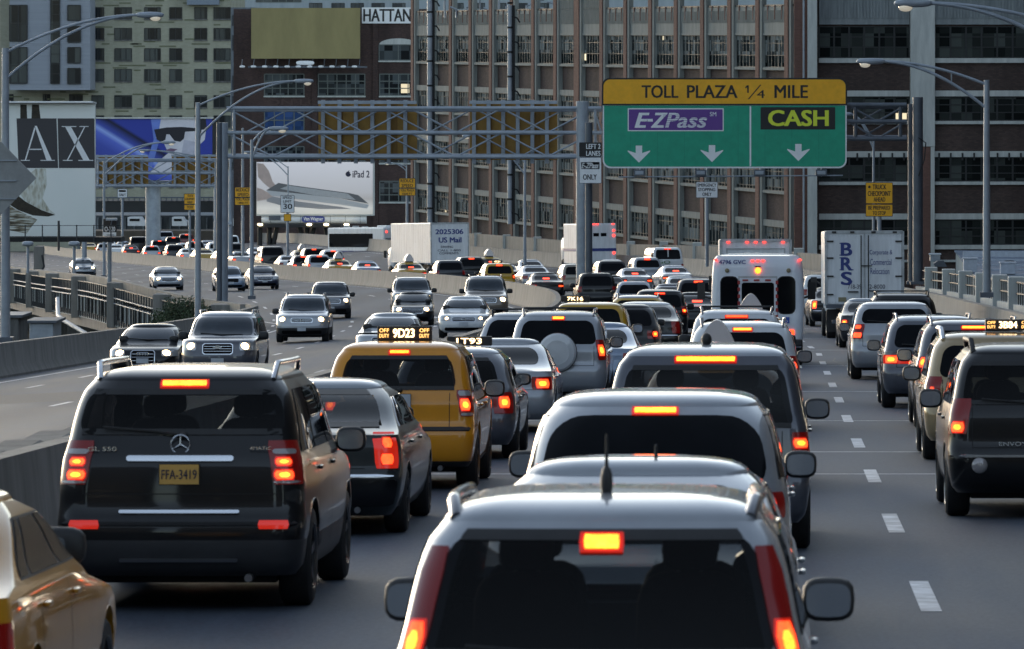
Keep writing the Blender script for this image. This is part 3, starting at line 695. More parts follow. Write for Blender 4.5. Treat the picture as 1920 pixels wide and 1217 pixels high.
# ---- parapet of the far viaduct on the left, seen from outside
def parapet():
    a, b = 248, 520
    r = empty('viaduct_parapet', (xl(a), a, ground(xl(a), a)), label='long grey concrete parapet and railed walkway on the outside of the curving viaduct', cat='parapet')
    inv = Matrix.Translation(r.location).inverted()
    def par(o): o.parent = r; o.matrix_parent_inverse = inv
    mb = MB(); sweep(mb, xl, a, b, [(-.25, .15), (-.25, .95), (.1, .95), (.1, -.1), (-.1, -.2)], M_conc, 4); par(mb.build('wall', smooth=25))
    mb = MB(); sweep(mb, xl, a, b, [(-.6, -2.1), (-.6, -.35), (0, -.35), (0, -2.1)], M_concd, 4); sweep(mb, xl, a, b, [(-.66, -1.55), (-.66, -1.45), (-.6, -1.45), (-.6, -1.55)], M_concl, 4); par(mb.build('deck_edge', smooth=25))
    mb = MB()
    for dz in (-.15, .15, .7): mb.tube([(xl(y) - .75, y, ground(xl(y), y) + dz * 1.0 - .1) for y in YS(a, b, 6)], .035, M_steel if dz < .2 else M_iron, 5, False)
    par(mb.build('handrail', smooth=60))
    mb = MB(); y = a
    while y < b:
        x = xl(y) - .72; z = ground(xl(y), y); mb.box(x - .03, x + .03, y - .05, y + .05, z - 1.5, z + .62, M_iron); y += 1.25
    par(mb.build('baluster', smooth=0, kind='stuff'))
    y = a + 5
    while y < b:
        mb = MB(); x = xl(y); z = ground(x, y); mb.box(x - .95, x + .05, y - .9, y + .9, z - 1.6, z + .9, M_conc); par(mb.build('pilaster', smooth=0, bevel=.03)); y += 23
    mb = MB(); y = a + 3
    while y < b:
        x = xl(y) - .62; z = ground(xl(y), y); mb.box(x - .04, x + .04, y - .45, y + .45, z - 1.15, z - .2, M_concl); y += 2.2
    par(mb.build('web_stiffener', smooth=0, kind='stuff'))
parapet()
# piers carrying the viaduct
for i, y in enumerate((262, 286, 312, 338, 366, 396, 428)):
    x = xl(y) + 3; z = ground(xl(y), y); zb_ = terr(y) - 1
    r = empty('bridge_pier', (x, y, zb_), label=['dark concrete pier under the viaduct, %s' % s for s in ('nearest to the bushes', 'second along from the bushes', 'third along from the bushes', 'behind the bent drainpipe', 'left of the bent drainpipe', 'beyond the left lamp column', 'farthest, at the frame edge')][i], cat='pier', group='piers under the viaduct')
    h = z - 2.2 - zb_
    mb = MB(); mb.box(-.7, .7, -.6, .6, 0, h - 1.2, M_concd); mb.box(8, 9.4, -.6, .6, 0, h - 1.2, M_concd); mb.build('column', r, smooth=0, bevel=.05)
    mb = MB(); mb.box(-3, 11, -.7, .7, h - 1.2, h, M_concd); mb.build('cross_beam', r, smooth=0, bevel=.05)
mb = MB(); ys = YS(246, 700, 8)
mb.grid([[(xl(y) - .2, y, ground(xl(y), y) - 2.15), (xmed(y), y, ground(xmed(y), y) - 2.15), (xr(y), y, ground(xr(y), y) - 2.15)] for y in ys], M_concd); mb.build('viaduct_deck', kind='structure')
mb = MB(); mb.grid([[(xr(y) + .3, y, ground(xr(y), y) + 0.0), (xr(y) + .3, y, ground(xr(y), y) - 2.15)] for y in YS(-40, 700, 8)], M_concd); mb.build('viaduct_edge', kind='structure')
# drainpipes
for i, (pts, lab) in enumerate((([(108, 560), (109, 592), (118, 600), (160, 625), (178, 640)], 'bent grey drainpipe hanging below the viaduct walkway'), ([(24, 598), (40, 612), (44, 640), (58, 650)], 'short grey drainpipe beside the left lamp column'))):
    mb = MB(); mb.tube([P(px, py, 300 - 4 * k) for k, (px, py) in enumerate(pts)], .12, M_steel, 10); mb.build('drainpipe', label=lab, cat='pipe', smooth=60)
# shed roof and dark yard wall below the viaduct
q = P(0, 600, 262)
for i, (x0, x1, y0_, y1_, Y, lab) in enumerate(((-40, 35, 596, 680, 255, 'low dark shed under the viaduct at the left edge'), (55, 100, 606, 640, 268, 'small pale electrical cabinet below the viaduct'))):
    a = P(x0, y0_, Y); b = P(x1, y1_, Y); r = empty('site_cabinet' if i else 'shed', (a[0], Y, b[2]), label=lab, cat='cabinet' if i else 'shed')
    mb = MB(); mb.box(0, b[0] - a[0], 0, 3, -3, a[2] - b[2], M_concd if not i else M_steel); mb.build('body', r, smooth=0, bevel=.04)
    mb = MB(); mb.box(-.2, b[0] - a[0] + .2, -.2, 3.2, a[2] - b[2] + .002, a[2] - b[2] + .14, M_steeld); mb.build('roof', r, smooth=0, bevel=.02)

# ---- bushes on the bank by the end of the near wall
def leafmat():
    return pmat('bush_leaf', (.035, .055, .022), .8, noise=.5, nscale=5)
M_leaf = leafmat(); M_twig = pmat('twig', (.06, .045, .03), .9)
def bush(px, py, Y, r, h, n, label, seed):
    rnd = random.Random(seed); c = P(px, py, Y); root = empty('bush', (c[0], c[1], c[2]), label=label, cat='bush', group='scrub below the viaduct')
    mb = MB()
    for i in range(n):
        a = rnd.uniform(0, 6.28); rr_ = r * math.sqrt(rnd.random()); t = rnd.random()
        x, y, z = rr_ * math.cos(a) * (1 - .4 * t), rr_ * math.sin(a) * (1 - .4 * t), h * t * (.6 + .4 * rnd.random())
        s = rnd.uniform(.05, .13); d = Vector((rnd.gauss(0, 1), rnd.gauss(0, 1), rnd.gauss(0, .7))).normalized(); e = d.orthogonal().normalized() * s * .5; d = d * s
        p = Vector((x, y, z)); mb.add([p, p + d * .5 + e, p + d, p + d * .5 - e], [(0, 1, 2, 3)], M_leaf)
    mb.build('foliage', root, smooth=0)
    mb = MB()
    for i in range(9):
        a = rnd.uniform(0, 6.28); mb.tube([(0, 0, -.6), (r * .3 * math.cos(a), r * .3 * math.sin(a), h * .5), (r * .5 * math.cos(a + .3), r * .5 * math.sin(a + .3), h * .95)], [.03, .02, .008], M_twig, 5)
    mb.build('stem', root)
bush(345, 612, 256, 1.5, 1.5, 2600, 'dark green scrub bush growing against the viaduct parapet, the tallest one', 1)
bush(315, 616, 262, 1.2, 1.0, 1600, 'low sparse bush left of the tallest scrub bush', 2)
bush(372, 612, 252, .9, 1.1, 1200, 'small bush behind the square lamp columns', 3)

# ------------------------------------------------------------------ street lamps
M_lampglow = pmat('lamp_bowl', (.5, .48, .42), .2, .0, coat=1, emit=(1, .9, .7), es=.12)
def street_lamp(px, Y, base, top, arms, label, w=.24, double=False, group='street lamps along the motorway'):
    """arms: list of (tip px, tip py) ; curved upper tube and lower brace, cobra head"""
    b = P(px, base, Y); t = P(px, top, Y); h = t[2] - b[2]
    root = empty('street_lamp', b, label=label, cat='street lamp', group=group)
    mb = MB(); mb.tube([(0, 0, 0), (0, 0, h * .5), (0, 0, h)], [w * .5, w * .42, w * .34], M_steel, 12); mb.build('pole', root, smooth=60)
    mb = MB(); mb.box(-w * .8, w * .8, -w * .8, w * .8, -.02, .14, M_steeld); mb.build('base_plate', root, smooth=0)
    for (ax, ay, ho) in arms:
        e = P(ax, ay, Y); dx = e[0] - b[0]; dz = e[2] - b[2]; s = 1 if dx > 0 else -1
        mb = MB(); u0 = h - .15; l0 = h - ho
        def cv(z0, sag, te): return [(dx * t_, 0, z0 + (dz - z0) * (1 - (1 - t_) ** 1.9) - sag * math.sin(math.pi * t_)) for t_ in np.linspace(0, te, 13)]
        mb.tube(cv(u0, -.0, 1), .045, M_steel, 7); mb.tube(cv(l0, -.0, .93), .05, M_steel, 7)
        mb.tube([cv(u0, 0, 1)[4], cv(l0, 0, 1)[4]], .022, M_steel, 5)
        arm = mb.build('arm', root, smooth=60)
        q = MB(); q.ell((dx + s * .32, 0, dz + .0), (.46, .15, .10), M_steel, 16, 8, .75); hd = q.build('lamp_head', root, smooth=60)
        q = MB(); q.ell((dx + s * .50, 0, dz - .09), (.17, .13, .11), M_lampglow, 14, 8, .9); q.build('lamp_bowl', hd, smooth=60)
    return root
street_lamp(1850, 168, 556, 150, [(1652, 115, .9)], 'street lamp arching in from the right beside the railing', .26)
street_lamp(2060, 125, 640, 60, [(1738, 6, 1.0)], 'cut-off street lamp whose head enters at the top right corner', .24)
street_lamp(371, 240, 615, 192, [(556, 152, 1.6)], 'tall street lamp with a long arm over the left end of the sign gantry', .30)
street_lamp(10, 170, 640, 90, [(262, 28, 1.0)], 'thick left-edge lamp column whose arm crosses the apartment block', .32)
street_lamp(472, 236, 560, 262, [(508, 241, .9)], 'slim lamp column standing beside the rounded end of the near wall', .2)
street_lamp(195, 330, 520, 302, [(306, 267, .9)], 'street lamp on the far parapet in front of the blue billboard', .2)
street_lamp(404, 420, 470, 300, [(279, 282, .8)], 'far street lamp whose arm reaches left across the blue billboard', .2)
street_lamp(540, 520, 470, 312, [(470, 285, .9)], 'far street lamp in front of the tablet billboard', .2)
street_lamp(984, 330, 500, 300, [(890, 255, .9)], 'grey lamp column in front of the brick factory, right of the mail trailer', .22)
street_lamp(762, 560, 440, 310, [(735, 306, .6)], 'farthest small street lamp behind the reduce speed sign', .18)
street_lamp(1638, 275, 500, 262, [(1594, 214, .5)], 'street lamp behind the truck checkpoint sign, its arm inside the gantry', .17)

# rubbing blocks on the far side of the median beside the big black off-roader
r = empty('kerb', (-7.3, 30, 0), label='row of dark concrete kerb blocks along the far side of the median, left edge', cat='kerb')
for i in range(12):
    y = 2.2 + i * 2.45; g_ = -GRADE * (30 + y); q = MB(); q.box(-.22, .22, y, y + 2.38, g_ - .3, g_ + .83 + .012 * (i % 3), M_concd); o = q.build('kerb_block', r, smooth=0, bevel=.05)

# crack sealing and old patches in the wearing course
rnd = random.Random(21); M_tar = pmat('crack_sealant', (.022, .022, .024), .55); M_patch = pmat('asphalt_patch', (.058, .060, .066), .8, noise=.3, nscale=8)
mb = MB()
for i in range(26):
    y = rnd.uniform(34, 190) if i < 17 else rnd.uniform(70, 230); x = rnd.uniform(1.6, 6.3) if i < 17 else rnd.uniform(-21, -8); lg = rnd.uniform(3, 16); pts = []; dx = rnd.uniform(-.05, .05)
    for k in range(12): pts.append((x, y + lg * k / 11)); x += dx + rnd.uniform(-.07, .07)
    w = rnd.uniform(.012, .028); mb.grid([[(p[0] - w, p[1], ground(*p) + .0045), (p[0] + w, p[1], ground(*p) + .0045)] for p in pts], M_tar)
mb.build('road_crack', kind='structure', smooth=0)
mb = MB()
for (x0, x1, y0_, y1_) in ((3.9, 6.2, 96, 109), (-19, -15.5, 118, 128), (-12.3, -9.9, 150, 166)):
    mb.grid([[(x, y, ground(x, y) + .0025) for x in (x0, (x0 + x1) / 2, x1)] for y in np.linspace(y0_, y1_, 6)], M_patch)
mb.build('road_patch', kind='structure', smooth=0)
# ------------------------------------------------------------------ sign gantry
M_yel = pmat('sign_yellow', (.86, .42, .012), .5, noise=.10, nscale=2.5, emit=(.72, .38, .01), es=.0)
M_grn = pmat('sign_green', (.012, .33, .20), .5, noise=.10, nscale=2.5)
M_pur = pmat('sign_purple', (.13, .05, .28), .5)
M_sblk = pmat('sign_black', (.012, .012, .014), .5)
M_swh = pmat('sign_white', (.80, .82, .84), .5, noise=.06, nscale=4)
M_lime = pmat('sign_lime', (.72, .80, .05), .5)
M_back = pmat('sign_back', (.30, .17, .035), .7, noise=.25, nscale=1.2)
def rrect(px0, px1, py0, py1, r, Y, corners='1111', n=6):
    """rounded rectangle in photograph pixels -> polygon in x,z at depth Y"""
    pts = []
    for cx, cy, a0, on in ((px1 - r, py0 + r, 0, corners[1]), (px0 + r, py0 + r, 90, corners[0]), (px0 + r, py1 - r, 180, corners[2]), (px1 - r, py1 - r, 270, corners[3])):
        if on == '1':
            for k in range(n + 1):
                a = math.radians(a0 + 90 * k / n); pts.append((cx + r * math.cos(a), cy - r * math.sin(a)))
        else: pts.append((cx + (r if a0 in (0, 270) else -r), cy + (-r if a0 in (0, 90) else r)))
    return [(P(x, y, Y)[0], P(x, y, Y)[2]) for x, y in pts]
def ctext(mb, s, px0, px1, py0, py1, Y, m, bold=0.0, shear=0.0):
    a = P(px0, py1, Y); b = P(px1, py0, Y); put_text(mb, s, a[0], b[0], a[2], b[2], Y, m, bold, shear)
def parent_keep(o, r): o.parent = r; o.matrix_parent_inverse = r.matrix_basis.inverted(); return o
def K(mb, name, r, **k): return parent_keep(mb.build(name, **k), r)
def mkroot(name, px, py, Y, label, cat, group=None):
    r = empty(name, P(px, py, Y), label=label, cat=cat, group=group); r.matrix_basis = Matrix.Translation(r.location); return r
GY = 260
def truss(r, x0, x1, ys, Y, per=86, dep=1.6, rad=.10, m=None):
    m = m or M_steel; ya, yb, yc = ys
    for py in ys:
        mb = MB(); mb.tube([P(x0, py, Y), P(x1, py, Y)], rad, m, 10); K(mb, 'chord', r, smooth=60)
    mb = MB(); mb.tube([P(x0, ya + 3, Y + dep), P(x1, ya + 3, Y + dep)], rad, m, 8); K(mb, 'chord', r, smooth=60)
    mb = MB(); mb.tube([P(x0, yc - 2, Y + dep), P(x1, yc - 2, Y + dep)], rad, m, 8); K(mb, 'chord', r, smooth=60)
    mb = MB(); x = x0; k = 0
    while x < x1 - 5:
        xe = min(x1, x + per)
        for (a, b) in ((ya, yb), (yb, yc)):
            p, q = (P(x, a, Y), P(xe, b, Y)) if k % 2 == 0 else (P(x, b, Y), P(xe, a, Y))
            mb.tube([p, q], rad * .5, m, 6)
            p, q = (P(x + per * .4, a, Y + dep), P(xe + per * .4, b, Y + dep)) if k % 2 else (P(x + per * .4, b, Y + dep), P(xe + per * .4, a, Y + dep))
            if xe + per * .4 < x1: mb.tube([p, q], rad * .45, m, 6)
        x += per; k += 1
    K(mb, 'diagonal_brace', r, smooth=60)
    mb = MB()
    for x in (x0 + 14, x1 - 12): mb.tube([P(x, ya, Y), P(x, yc, Y)], rad * .8, m, 8)
    K(mb, 'strut', r, smooth=60)
def column(r, px, top, base, Y, w, m=None, nm='column'):
    a = P(px, base, Y); b = P(px, top, Y); mb = MB(); mb.tube([a, b], [w / 2, w / 2], m or M_steel, 16); mb.box(a[0] - w * .75, a[0] + w * .75, Y - w * .75, Y + w * .75, a[2] - .02, a[2] + .12, M_steeld)
    K(mb, nm, r, smooth=50)
g = mkroot('sign_gantry', 1085, 549, GY, 'grey tubular truss gantry spanning both carriageways and carrying the green toll sign', 'gantry')
truss(g, 425, 1128, (203, 249, 294), GY)
truss(g, 1590, 1700, (197, 228, 260), GY, 55, 1.6, .12, M_steeld)
truss(g, 1128, 1590, (198, 228, 260), GY, 86, 1.6, .12, M_steeld)
column(g, 417, 230, 600, GY, .55); column(g, 1092, 190, 551, GY, .62); column(g, 1104, 230, 563, GY - 8, .34, M_steeld, 'service_post'); column(g, 1721, 182, 532, GY, .50, M_steeld); column(g, 1708, 195, 532, GY + 2, .3, M_steeld)
K((lambda q: (q.box(*[v for v in (P(1060, 551, GY)[0], P(1125, 551, GY)[0])], GY - 1.2, GY + 1.2, P(0, 640, GY)[2], P(0, 551, GY)[2], M_conc), q)[1])(MB()), 'footing', g, smooth=0, bevel=.05)
K((lambda q: (q.tube([P(1722, 258, GY - .3), P(1736, 268, GY - .3), P(1733, 300, GY - .3), P(1722, 330, GY - .3)], .03, M_sblk, 6), q)[1])(MB()), 'cable', g)
def signback(x0, x1, y0, y1, Y, label, n, lead=14, m=None):
    r = mkroot('overhead_sign', (x0 + x1) / 2, y1, Y, label, 'sign back', 'mustard backs of signs facing the oncoming traffic')
    a = P(x0, y1, Y); b = P(x1, y0, Y)
    mb = MB(); mb.box(a[0], b[0], Y + .0, Y + .08, a[2], b[2], m or M_back)
    for k in range(2): xx = a[0] + (b[0] - a[0]) * (.2 + .55 * k); mb.box(xx, xx + .25, Y - .03, Y - .001, a[2] + .05, b[2] - .05, pmat('sign_back_rib', (.20, .105, .02), .7))
    K(mb, 'panel', r, smooth=0)
    for k in range(n):
        x = a[0] + (b[0] - a[0]) * (k + .3) / n; mb = MB(); o = (b[2] - a[2]) * .06; mb.box(x - .09, x + .09, Y - .30, Y - .035, a[2] - o, b[2] + o, M_steel); K(mb, 'mounting_beam', r, smooth=0)
    mb = MB(); z = (a[2] + b[2]) / 2; mb.box(a[0], b[0], Y - .34, Y - .305, z - .08, z + .08, M_steel); mb.box(a[0], b[0], Y - .34, Y - .305, b[2] - .02, b[2] + .14, M_steel); K(mb, 'cross_rail', r, smooth=0)
signback(597, 782, 194, 300, GY + 2.4, 'mustard sign back with grey beams, left one on the near gantry', 6)
signback(881, 1045, 194, 300, GY + 2.4, 'mustard sign back with grey beams, right one on the near gantry', 6)

# ---- the green toll sign
SY = GY - .55
s = mkroot('toll_sign', 1358, 314, SY, 'large green and yellow overhead sign reading toll plaza 1/4 mile with three lane arrows', 'road sign')
def sp(poly, y0, y1, m, name, **k): q = MB(); q.prism(poly, y0, y1, m); return K(q, name, s, smooth=0, **k)
sp(rrect(1130, 1587.5, 196, 315.5, 15, SY, '0011'), SY, SY + .08, M_swh, 'border')
sp(rrect(1132.5, 1585, 198, 312.5, 13, SY, '0011'), SY - .006, SY - .001, M_grn, 'green_panel')
sp(rrect(1128.5, 1588.5, 146, 197.5, 15, SY, '1100'), SY - .03, SY + .08, M_sblk, 'header_border')
sp(rrect(1131.5, 1585.5, 149, 194.5, 13, SY, '1100'), SY - .036, SY - .031, M_yel, 'yellow_header')
q = MB()
for t, a, b in (('TOLL', 1203, 1272), ('PLAZA', 1288, 1383), ('MILE', 1452, 1515)): ctext(q, t, a, b, 160, 183.5, SY - .040, M_sblk, .03)
poly1 = [(1400.5, 160), (1404, 160), (1404, 174), (1401, 174), (1401, 164), (1397.5, 166), (1397.5, 163.5)]; q.add([(P(x_, y_, SY)[0], SY - .04, P(x_, y_, SY)[2]) for x_, y_ in poly1], [tuple(range(7))], M_sblk); ctext(q, '4', 1419, 1434, 169, 184, SY - .040, M_sblk, .012)
a, b = P(1402, 186, SY), P(1425, 159, SY); q.quad((a[0], SY - .04, a[2]), (a[0] + .07, SY - .04, a[2]), (b[0] + .07, SY - .04, b[2]), (b[0], SY - .04, b[2]), M_sblk)
K(q, 'lettering', s, smooth=0)
sp(rrect(1177, 1357, 203, 246, 1, SY), SY - .012, SY - .0065, M_swh, 'logo_border'); sp(rrect(1179, 1355, 205, 244, 1, SY), SY - .018, SY - .0125, M_pur, 'logo_panel')
q = MB(); ctext(q, 'E', 1190, 1210, 212, 239, SY - .022, M_swh, .06, .30); ctext(q, 'Z', 1220, 1244, 212, 239, SY - .022, M_swh, .06, .30); ctext(q, 'Pass', 1247, 1322, 212, 239, SY - .022, M_swh, .035, .28); ctext(q, 'SM', 1331, 1343, 210, 218, SY - .022, M_swh, .01)
a, b = P(1214, 228, SY), P(1224, 223, SY); q.box(a[0], b[0], SY - .0225, SY - .0215, a[2], b[2], M_swh)
for k in range(7):
    z0 = P(0, 236.5 - k * 3.4, SY)[2]; q.box(P(1243, 0, SY)[0], P(1330, 0, SY)[0], SY - .0262, SY - .0235, z0, z0 + .020, M_pur)
K(q, 'logo_lettering', s, smooth=0)
sp(rrect(1426, 1566, 201, 243, 1, SY), SY - .012, SY - .0065, M_sblk, 'cash_panel')
q = MB(); ctext(q, 'CASH', 1440, 1554, 207, 236, SY - .016, M_lime, .05); K(q, 'cash_lettering', s, smooth=0)
q = MB()
for k in range(1, 9):
    a = P(1132 + k * 50.4, 312, SY); b = P(1132 + k * 50.4, 199, SY); q.box(a[0] - .006, a[0] + .006, SY - .0085, SY - .0062, a[2], b[2], pmat('sign_seam', (.008, .20, .13), .6))
K(q, 'panel_seam', s, smooth=0)
q = MB(); q.prism(rrect(1405.5, 1408.5, 199, 312, .5, SY), SY - .010, SY - .0065, M_swh); K(q, 'divider', s, smooth=0)
for cx, ty in ((1198, 273), (1335, 272), (1497, 270)):
    pts = [(-6, 0), (6, 0), (6, 14), (21, 9), (21, 11), (0, 32), (-21, 11), (-21, 9), (-6, 14)]
    q = MB(); q.prism([(P(cx + a_, ty + b_, SY)[0], P(cx + a_, ty + b_, SY)[2]) for a_, b_ in pts], SY - .014, SY - .0065, M_swh); K(q, 'arrow', s, smooth=0)
q = MB(); q.tube([P(1160, 332, SY - 1), P(1580, 329, SY - 1)], .035, M_steel, 6)
for px in (1200, 1325, 1425, 1540): q.tube([P(px, 316, SY), P(px, 331, SY - 1)], .03, M_steel, 5)
K(q, 'light_rail', s, smooth=60)
for px in (1199, 1314, 1424, 1540):
    a = P(px, 325, SY - 1); q = MB(); q.box(a[0] - .27, a[0] + .27, a[1] - .2, a[1] + .2, a[2] - .12, a[2] + .18, M_steeld); q.box(a[0] - .2, a[0] + .2, a[1] - .22, a[1] - .201, a[2] - .05, a[2] + .12, M_steel); K(q, 'sign_floodlight', s, smooth=0, bevel=.02)

# ---- plates on posts
def post_sign(name, px0, px1, py0, py1, Y, base, label, cat, panels, ppx=None, group=None, pw=.10, top=None):
    r = mkroot(name, (px0 + px1) / 2, base, Y, label, cat, group); ppx = ppx or (px0 + px1) / 2
    q = MB(); q.tube([P(ppx, base, Y + .1), P(ppx, top or py0 + 3, Y + .1)], pw, M_steel, 8); K(q, 'post', r, smooth=60)
    for (a, b, c, d, bm, fm) in panels:
        q = MB(); q.prism(rrect(a, b, c, d, 1.6, Y, n=3), Y - .02, Y + .03, bm); q.prism(rrect(a + .9, b - .9, c + .9, d - .9, 1.2, Y, n=3), Y - .026, Y - .021, fm); K(q, 'sign_panel', r, smooth=0)
    return r
def letters(r, rows, Y, m):
    q = MB()
    for t, a, b, c, d in rows: ctext(q, t, a, b, c, d, Y - .030, m, .03)
    K(q, 'lettering', r, smooth=0)
r = post_sign('regulatory_sign', 1088, 1127, 268, 343, GY - 9, 300, 'tall black and white plate reading left 2 lanes only, hung left of the green sign', 'road sign', [(1086, 1128, 267, 294, M_sblk, M_sblk), (1086, 1128, 295, 344, M_steeld, M_swh), (1088.5, 1125, 303, 318, M_pur, M_pur)], pw=.04)
letters(r, [('LEFT 2', 1099, 1126, 270, 279), ('LANES', 1099, 1126, 283, 292)], GY - 9, M_swh)
letters(r, [('ONLY', 1093, 1119, 327, 337)], GY - 9, M_sblk)
q = MB(); ctext(q, 'E-ZPass', 1090, 1121, 305.5, 315.5, GY - 9.033, M_swh, .03, .25); K(q, 'logo_lettering', r, smooth=0)
r = post_sign('regulatory_sign', 1305, 1346, 341, 371, 285, 500, 'small white roadside sign reading emergency stopping only', 'road sign', [(1305, 1346, 341, 371, M_steeld, M_swh)])
letters(r, [('EMERGENCY', 1308, 1343, 344, 350), ('STOPPING', 1309, 1341, 352.5, 358.5), ('ONLY', 1317, 1334, 361, 367.5)], 285, M_sblk)
r = post_sign('warning_sign', 1623, 1674, 342, 407, 240, 540, 'yellow roadside sign reading truck checkpoint ahead, above the white box truck', 'road sign', [(1623, 1674, 342, 382, M_sblk, M_yel), (1623, 1674, 383, 406, M_sblk, M_yel)])
letters(r, [('TRUCK', 1636, 1662, 346, 355), ('CHECKPOINT', 1627, 1670, 358.5, 367.5), ('AHEAD', 1638, 1660, 370, 378), ('BE PREPARED', 1628, 1669, 386, 393), ('TO STOP', 1636, 1661, 396, 403)], 240, M_sblk)
q = MB(); c = P(1630, 350.5, 240); q.add([(c[0] + .06 * math.cos(a), 240 - .031, c[2] + .06 * math.sin(a)) for a in np.linspace(0, 6.0, 12)], [tuple(range(12))], M_sblk); K(q, 'beacon_disc', r, smooth=0)
r = post_sign('warning_sign', 345, 367, 363, 394, 420, 475, 'small far yellow truck checkpoint sign under the left end of the rear gantry', 'road sign', [(345, 367, 363, 383, M_sblk, M_yel), (345, 367, 383.5, 394, M_sblk, M_yel)])
letters(r, [('TRUCK', 351, 362, 365, 369), ('CHECKPOINT', 347, 365, 371, 375), ('AHEAD', 351, 361, 377, 381), ('TO STOP', 350, 362, 386, 391)], 420, M_sblk)
for x0, lab, base in ((440, 'yellow reduce speed sign partly behind the lamp columns at left', 480), (748, 'yellow reduce speed sign above the white mail trailer', 470)):
    r = post_sign('warning_sign', x0, x0 + 31, 334 if x0 > 500 else 351, 367 if x0 > 500 else 385, 400, base, lab, 'road sign', [(x0, x0 + 31, (334 if x0 > 500 else 351), (352.5 if x0 > 500 else 370), M_sblk, M_yel), (x0, x0 + 31, (353 if x0 > 500 else 370.5), (367 if x0 > 500 else 385), M_sblk, M_yel)], group='reduce speed signs')
    o_ = 0 if x0 > 500 else 17
    letters(r, [('REDUCE', x0 + 3, x0 + 28, 336 + o_, 342 + o_), ('SPEED', x0 + 5, x0 + 26, 345 + o_, 351 + o_), ('TOLL PLAZA', x0 + 2.5, x0 + 28.5, 354.5 + o_, 359 + o_), ('1000 FT', x0 + 6, x0 + 25, 361.5 + o_, 365.5 + o_)], 400, M_sblk)
r = post_sign('speed_limit_sign', 526, 552, 366, 399, 400, 480, 'white speed limit 30 sign in front of the tablet billboard', 'road sign', [(526, 552, 366, 399, M_sblk, M_swh), (532, 546, 401, 415, M_sblk, M_yel)])
letters(r, [('SPEED', 530, 548, 368, 373), ('LIMIT', 531, 547, 375.5, 380), ('30', 531, 548, 382, 392)], 400, M_sblk)
r = post_sign('regulatory_sign', 220, 239, 354, 371, 400, 460, 'tiny white only sign below the rear gantry', 'road sign', [(220, 239, 354, 371, M_steeld, M_swh), (222, 237, 355.5, 361, M_sblk, M_sblk)])
letters(r, [('ONLY', 223, 236, 363, 368)], 400, M_sblk)
# marker sign O-320 on the parapet
r = mkroot('marker_sign', 205, 452, 300, 'black and white O-320 marker board with a small floodlight above it', 'marker sign')
q = MB(); q.prism(rrect(194, 219, 410, 435, 1, 300), 299.9, 300, M_sblk); K(q, 'black_panel', r, smooth=0)
q = MB(); q.prism(rrect(194, 218, 435.5, 453, .5, 300), 299.88, 299.97, M_swh); K(q, 'white_panel', r, smooth=0)
q = MB(); ctext(q, 'O-320', 196, 216, 425, 434, 299.87, M_swh, .02)
for k, w in enumerate((14, 12, 9)): a = P(200, 440 + 4 * k, 299.87); b = P(200 + w, 441 + 4 * k, 299.87); q.box(a[0], b[0], 299.85, 299.87, b[2], a[2], M_ink)
K(q, 'lettering', r, smooth=0)
q = MB(); a = P(210, 411, 299.5); q.box(a[0] - .3, a[0] + .3, 299.1, 299.6, a[2] - .06, a[2] + .06, M_steel); q.tube([P(208, 424, 299.8), a], .03, M_steel, 5); K(q, 'floodlight', r, smooth=0)
q = MB(); q.tube([P(205, 530, 300.1), P(205, 440, 300.1)], .13, M_steel, 8); K(q, 'post', r, smooth=60)
# back of a diamond warning sign on the left lamp column
r = mkroot('warning_sign', 2, 340, 168.5, 'grey back of a diamond sign fixed to the thick left-edge column', 'road sign')
q = MB(); q.prism([(P(x, y, 168.5)[0], P(x, y, 168.5)[2]) for x, y in ((-68, 334), (0, 264), (68, 334), (0, 404))], 168.5, 168.54, pmat('sign_rear_grey', (.27, .28, .28), .6, noise=.15)); K(q, 'sign_panel', r, smooth=0)
q = MB()
for py in (300, 338, 372): a = P(-20, py, 168.4); b = P(30, py + 2, 168.4); q.box(a[0], b[0], 168.44, 168.49, b[2], a[2], M_steel)
K(q, 'bracket', r, smooth=0)

# ---- rear gantry over the oncoming road
g2 = mkroot('sign_gantry', 195, 500, 425, 'farther grey truss gantry with mustard sign backs at left', 'gantry')
truss(g2, 170, 436, (299, 325, 349), 425, 44, 1.5, .09); column(g2, 432, 320, 480, 425, .4); column(g2, 158, 300, 500, 425, .4)
signback(178, 278, 294, 350, 427.4, 'mustard sign back, left one on the far gantry', 6)
signback(322, 408, 293, 350, 427.4, 'mustard sign back, right one on the far gantry', 4)
# bent pipe mast and its wire at the gantry's left end
q = MB(); q.tube([P(411, 230, GY - 2), P(411, 600, GY - 2)], .14, M_steeld, 10); q.build('conduit_mast', label='thin dark service mast beside the left gantry column', cat='mast', smooth=60)
for i, (px, t, b, Y, lab) in enumerate(((432, 290, 480, 380, 'thin grey mast right of the gantry column'), (455, 240, 470, 470, 'far thin mast beside the reduce speed sign'), (403, 330, 470, 480, 'far thin mast left of the gantry column'))):
    q = MB(); q.tube([P(px, b, Y), P(px, t, Y)], [.16, .1], M_steel, 8); q.tube([P(px - 3, b - 60, Y), P(px + 3, b - 60, Y)], .22, M_steel, 8); q.build('mast', label=lab, cat='mast', smooth=60)
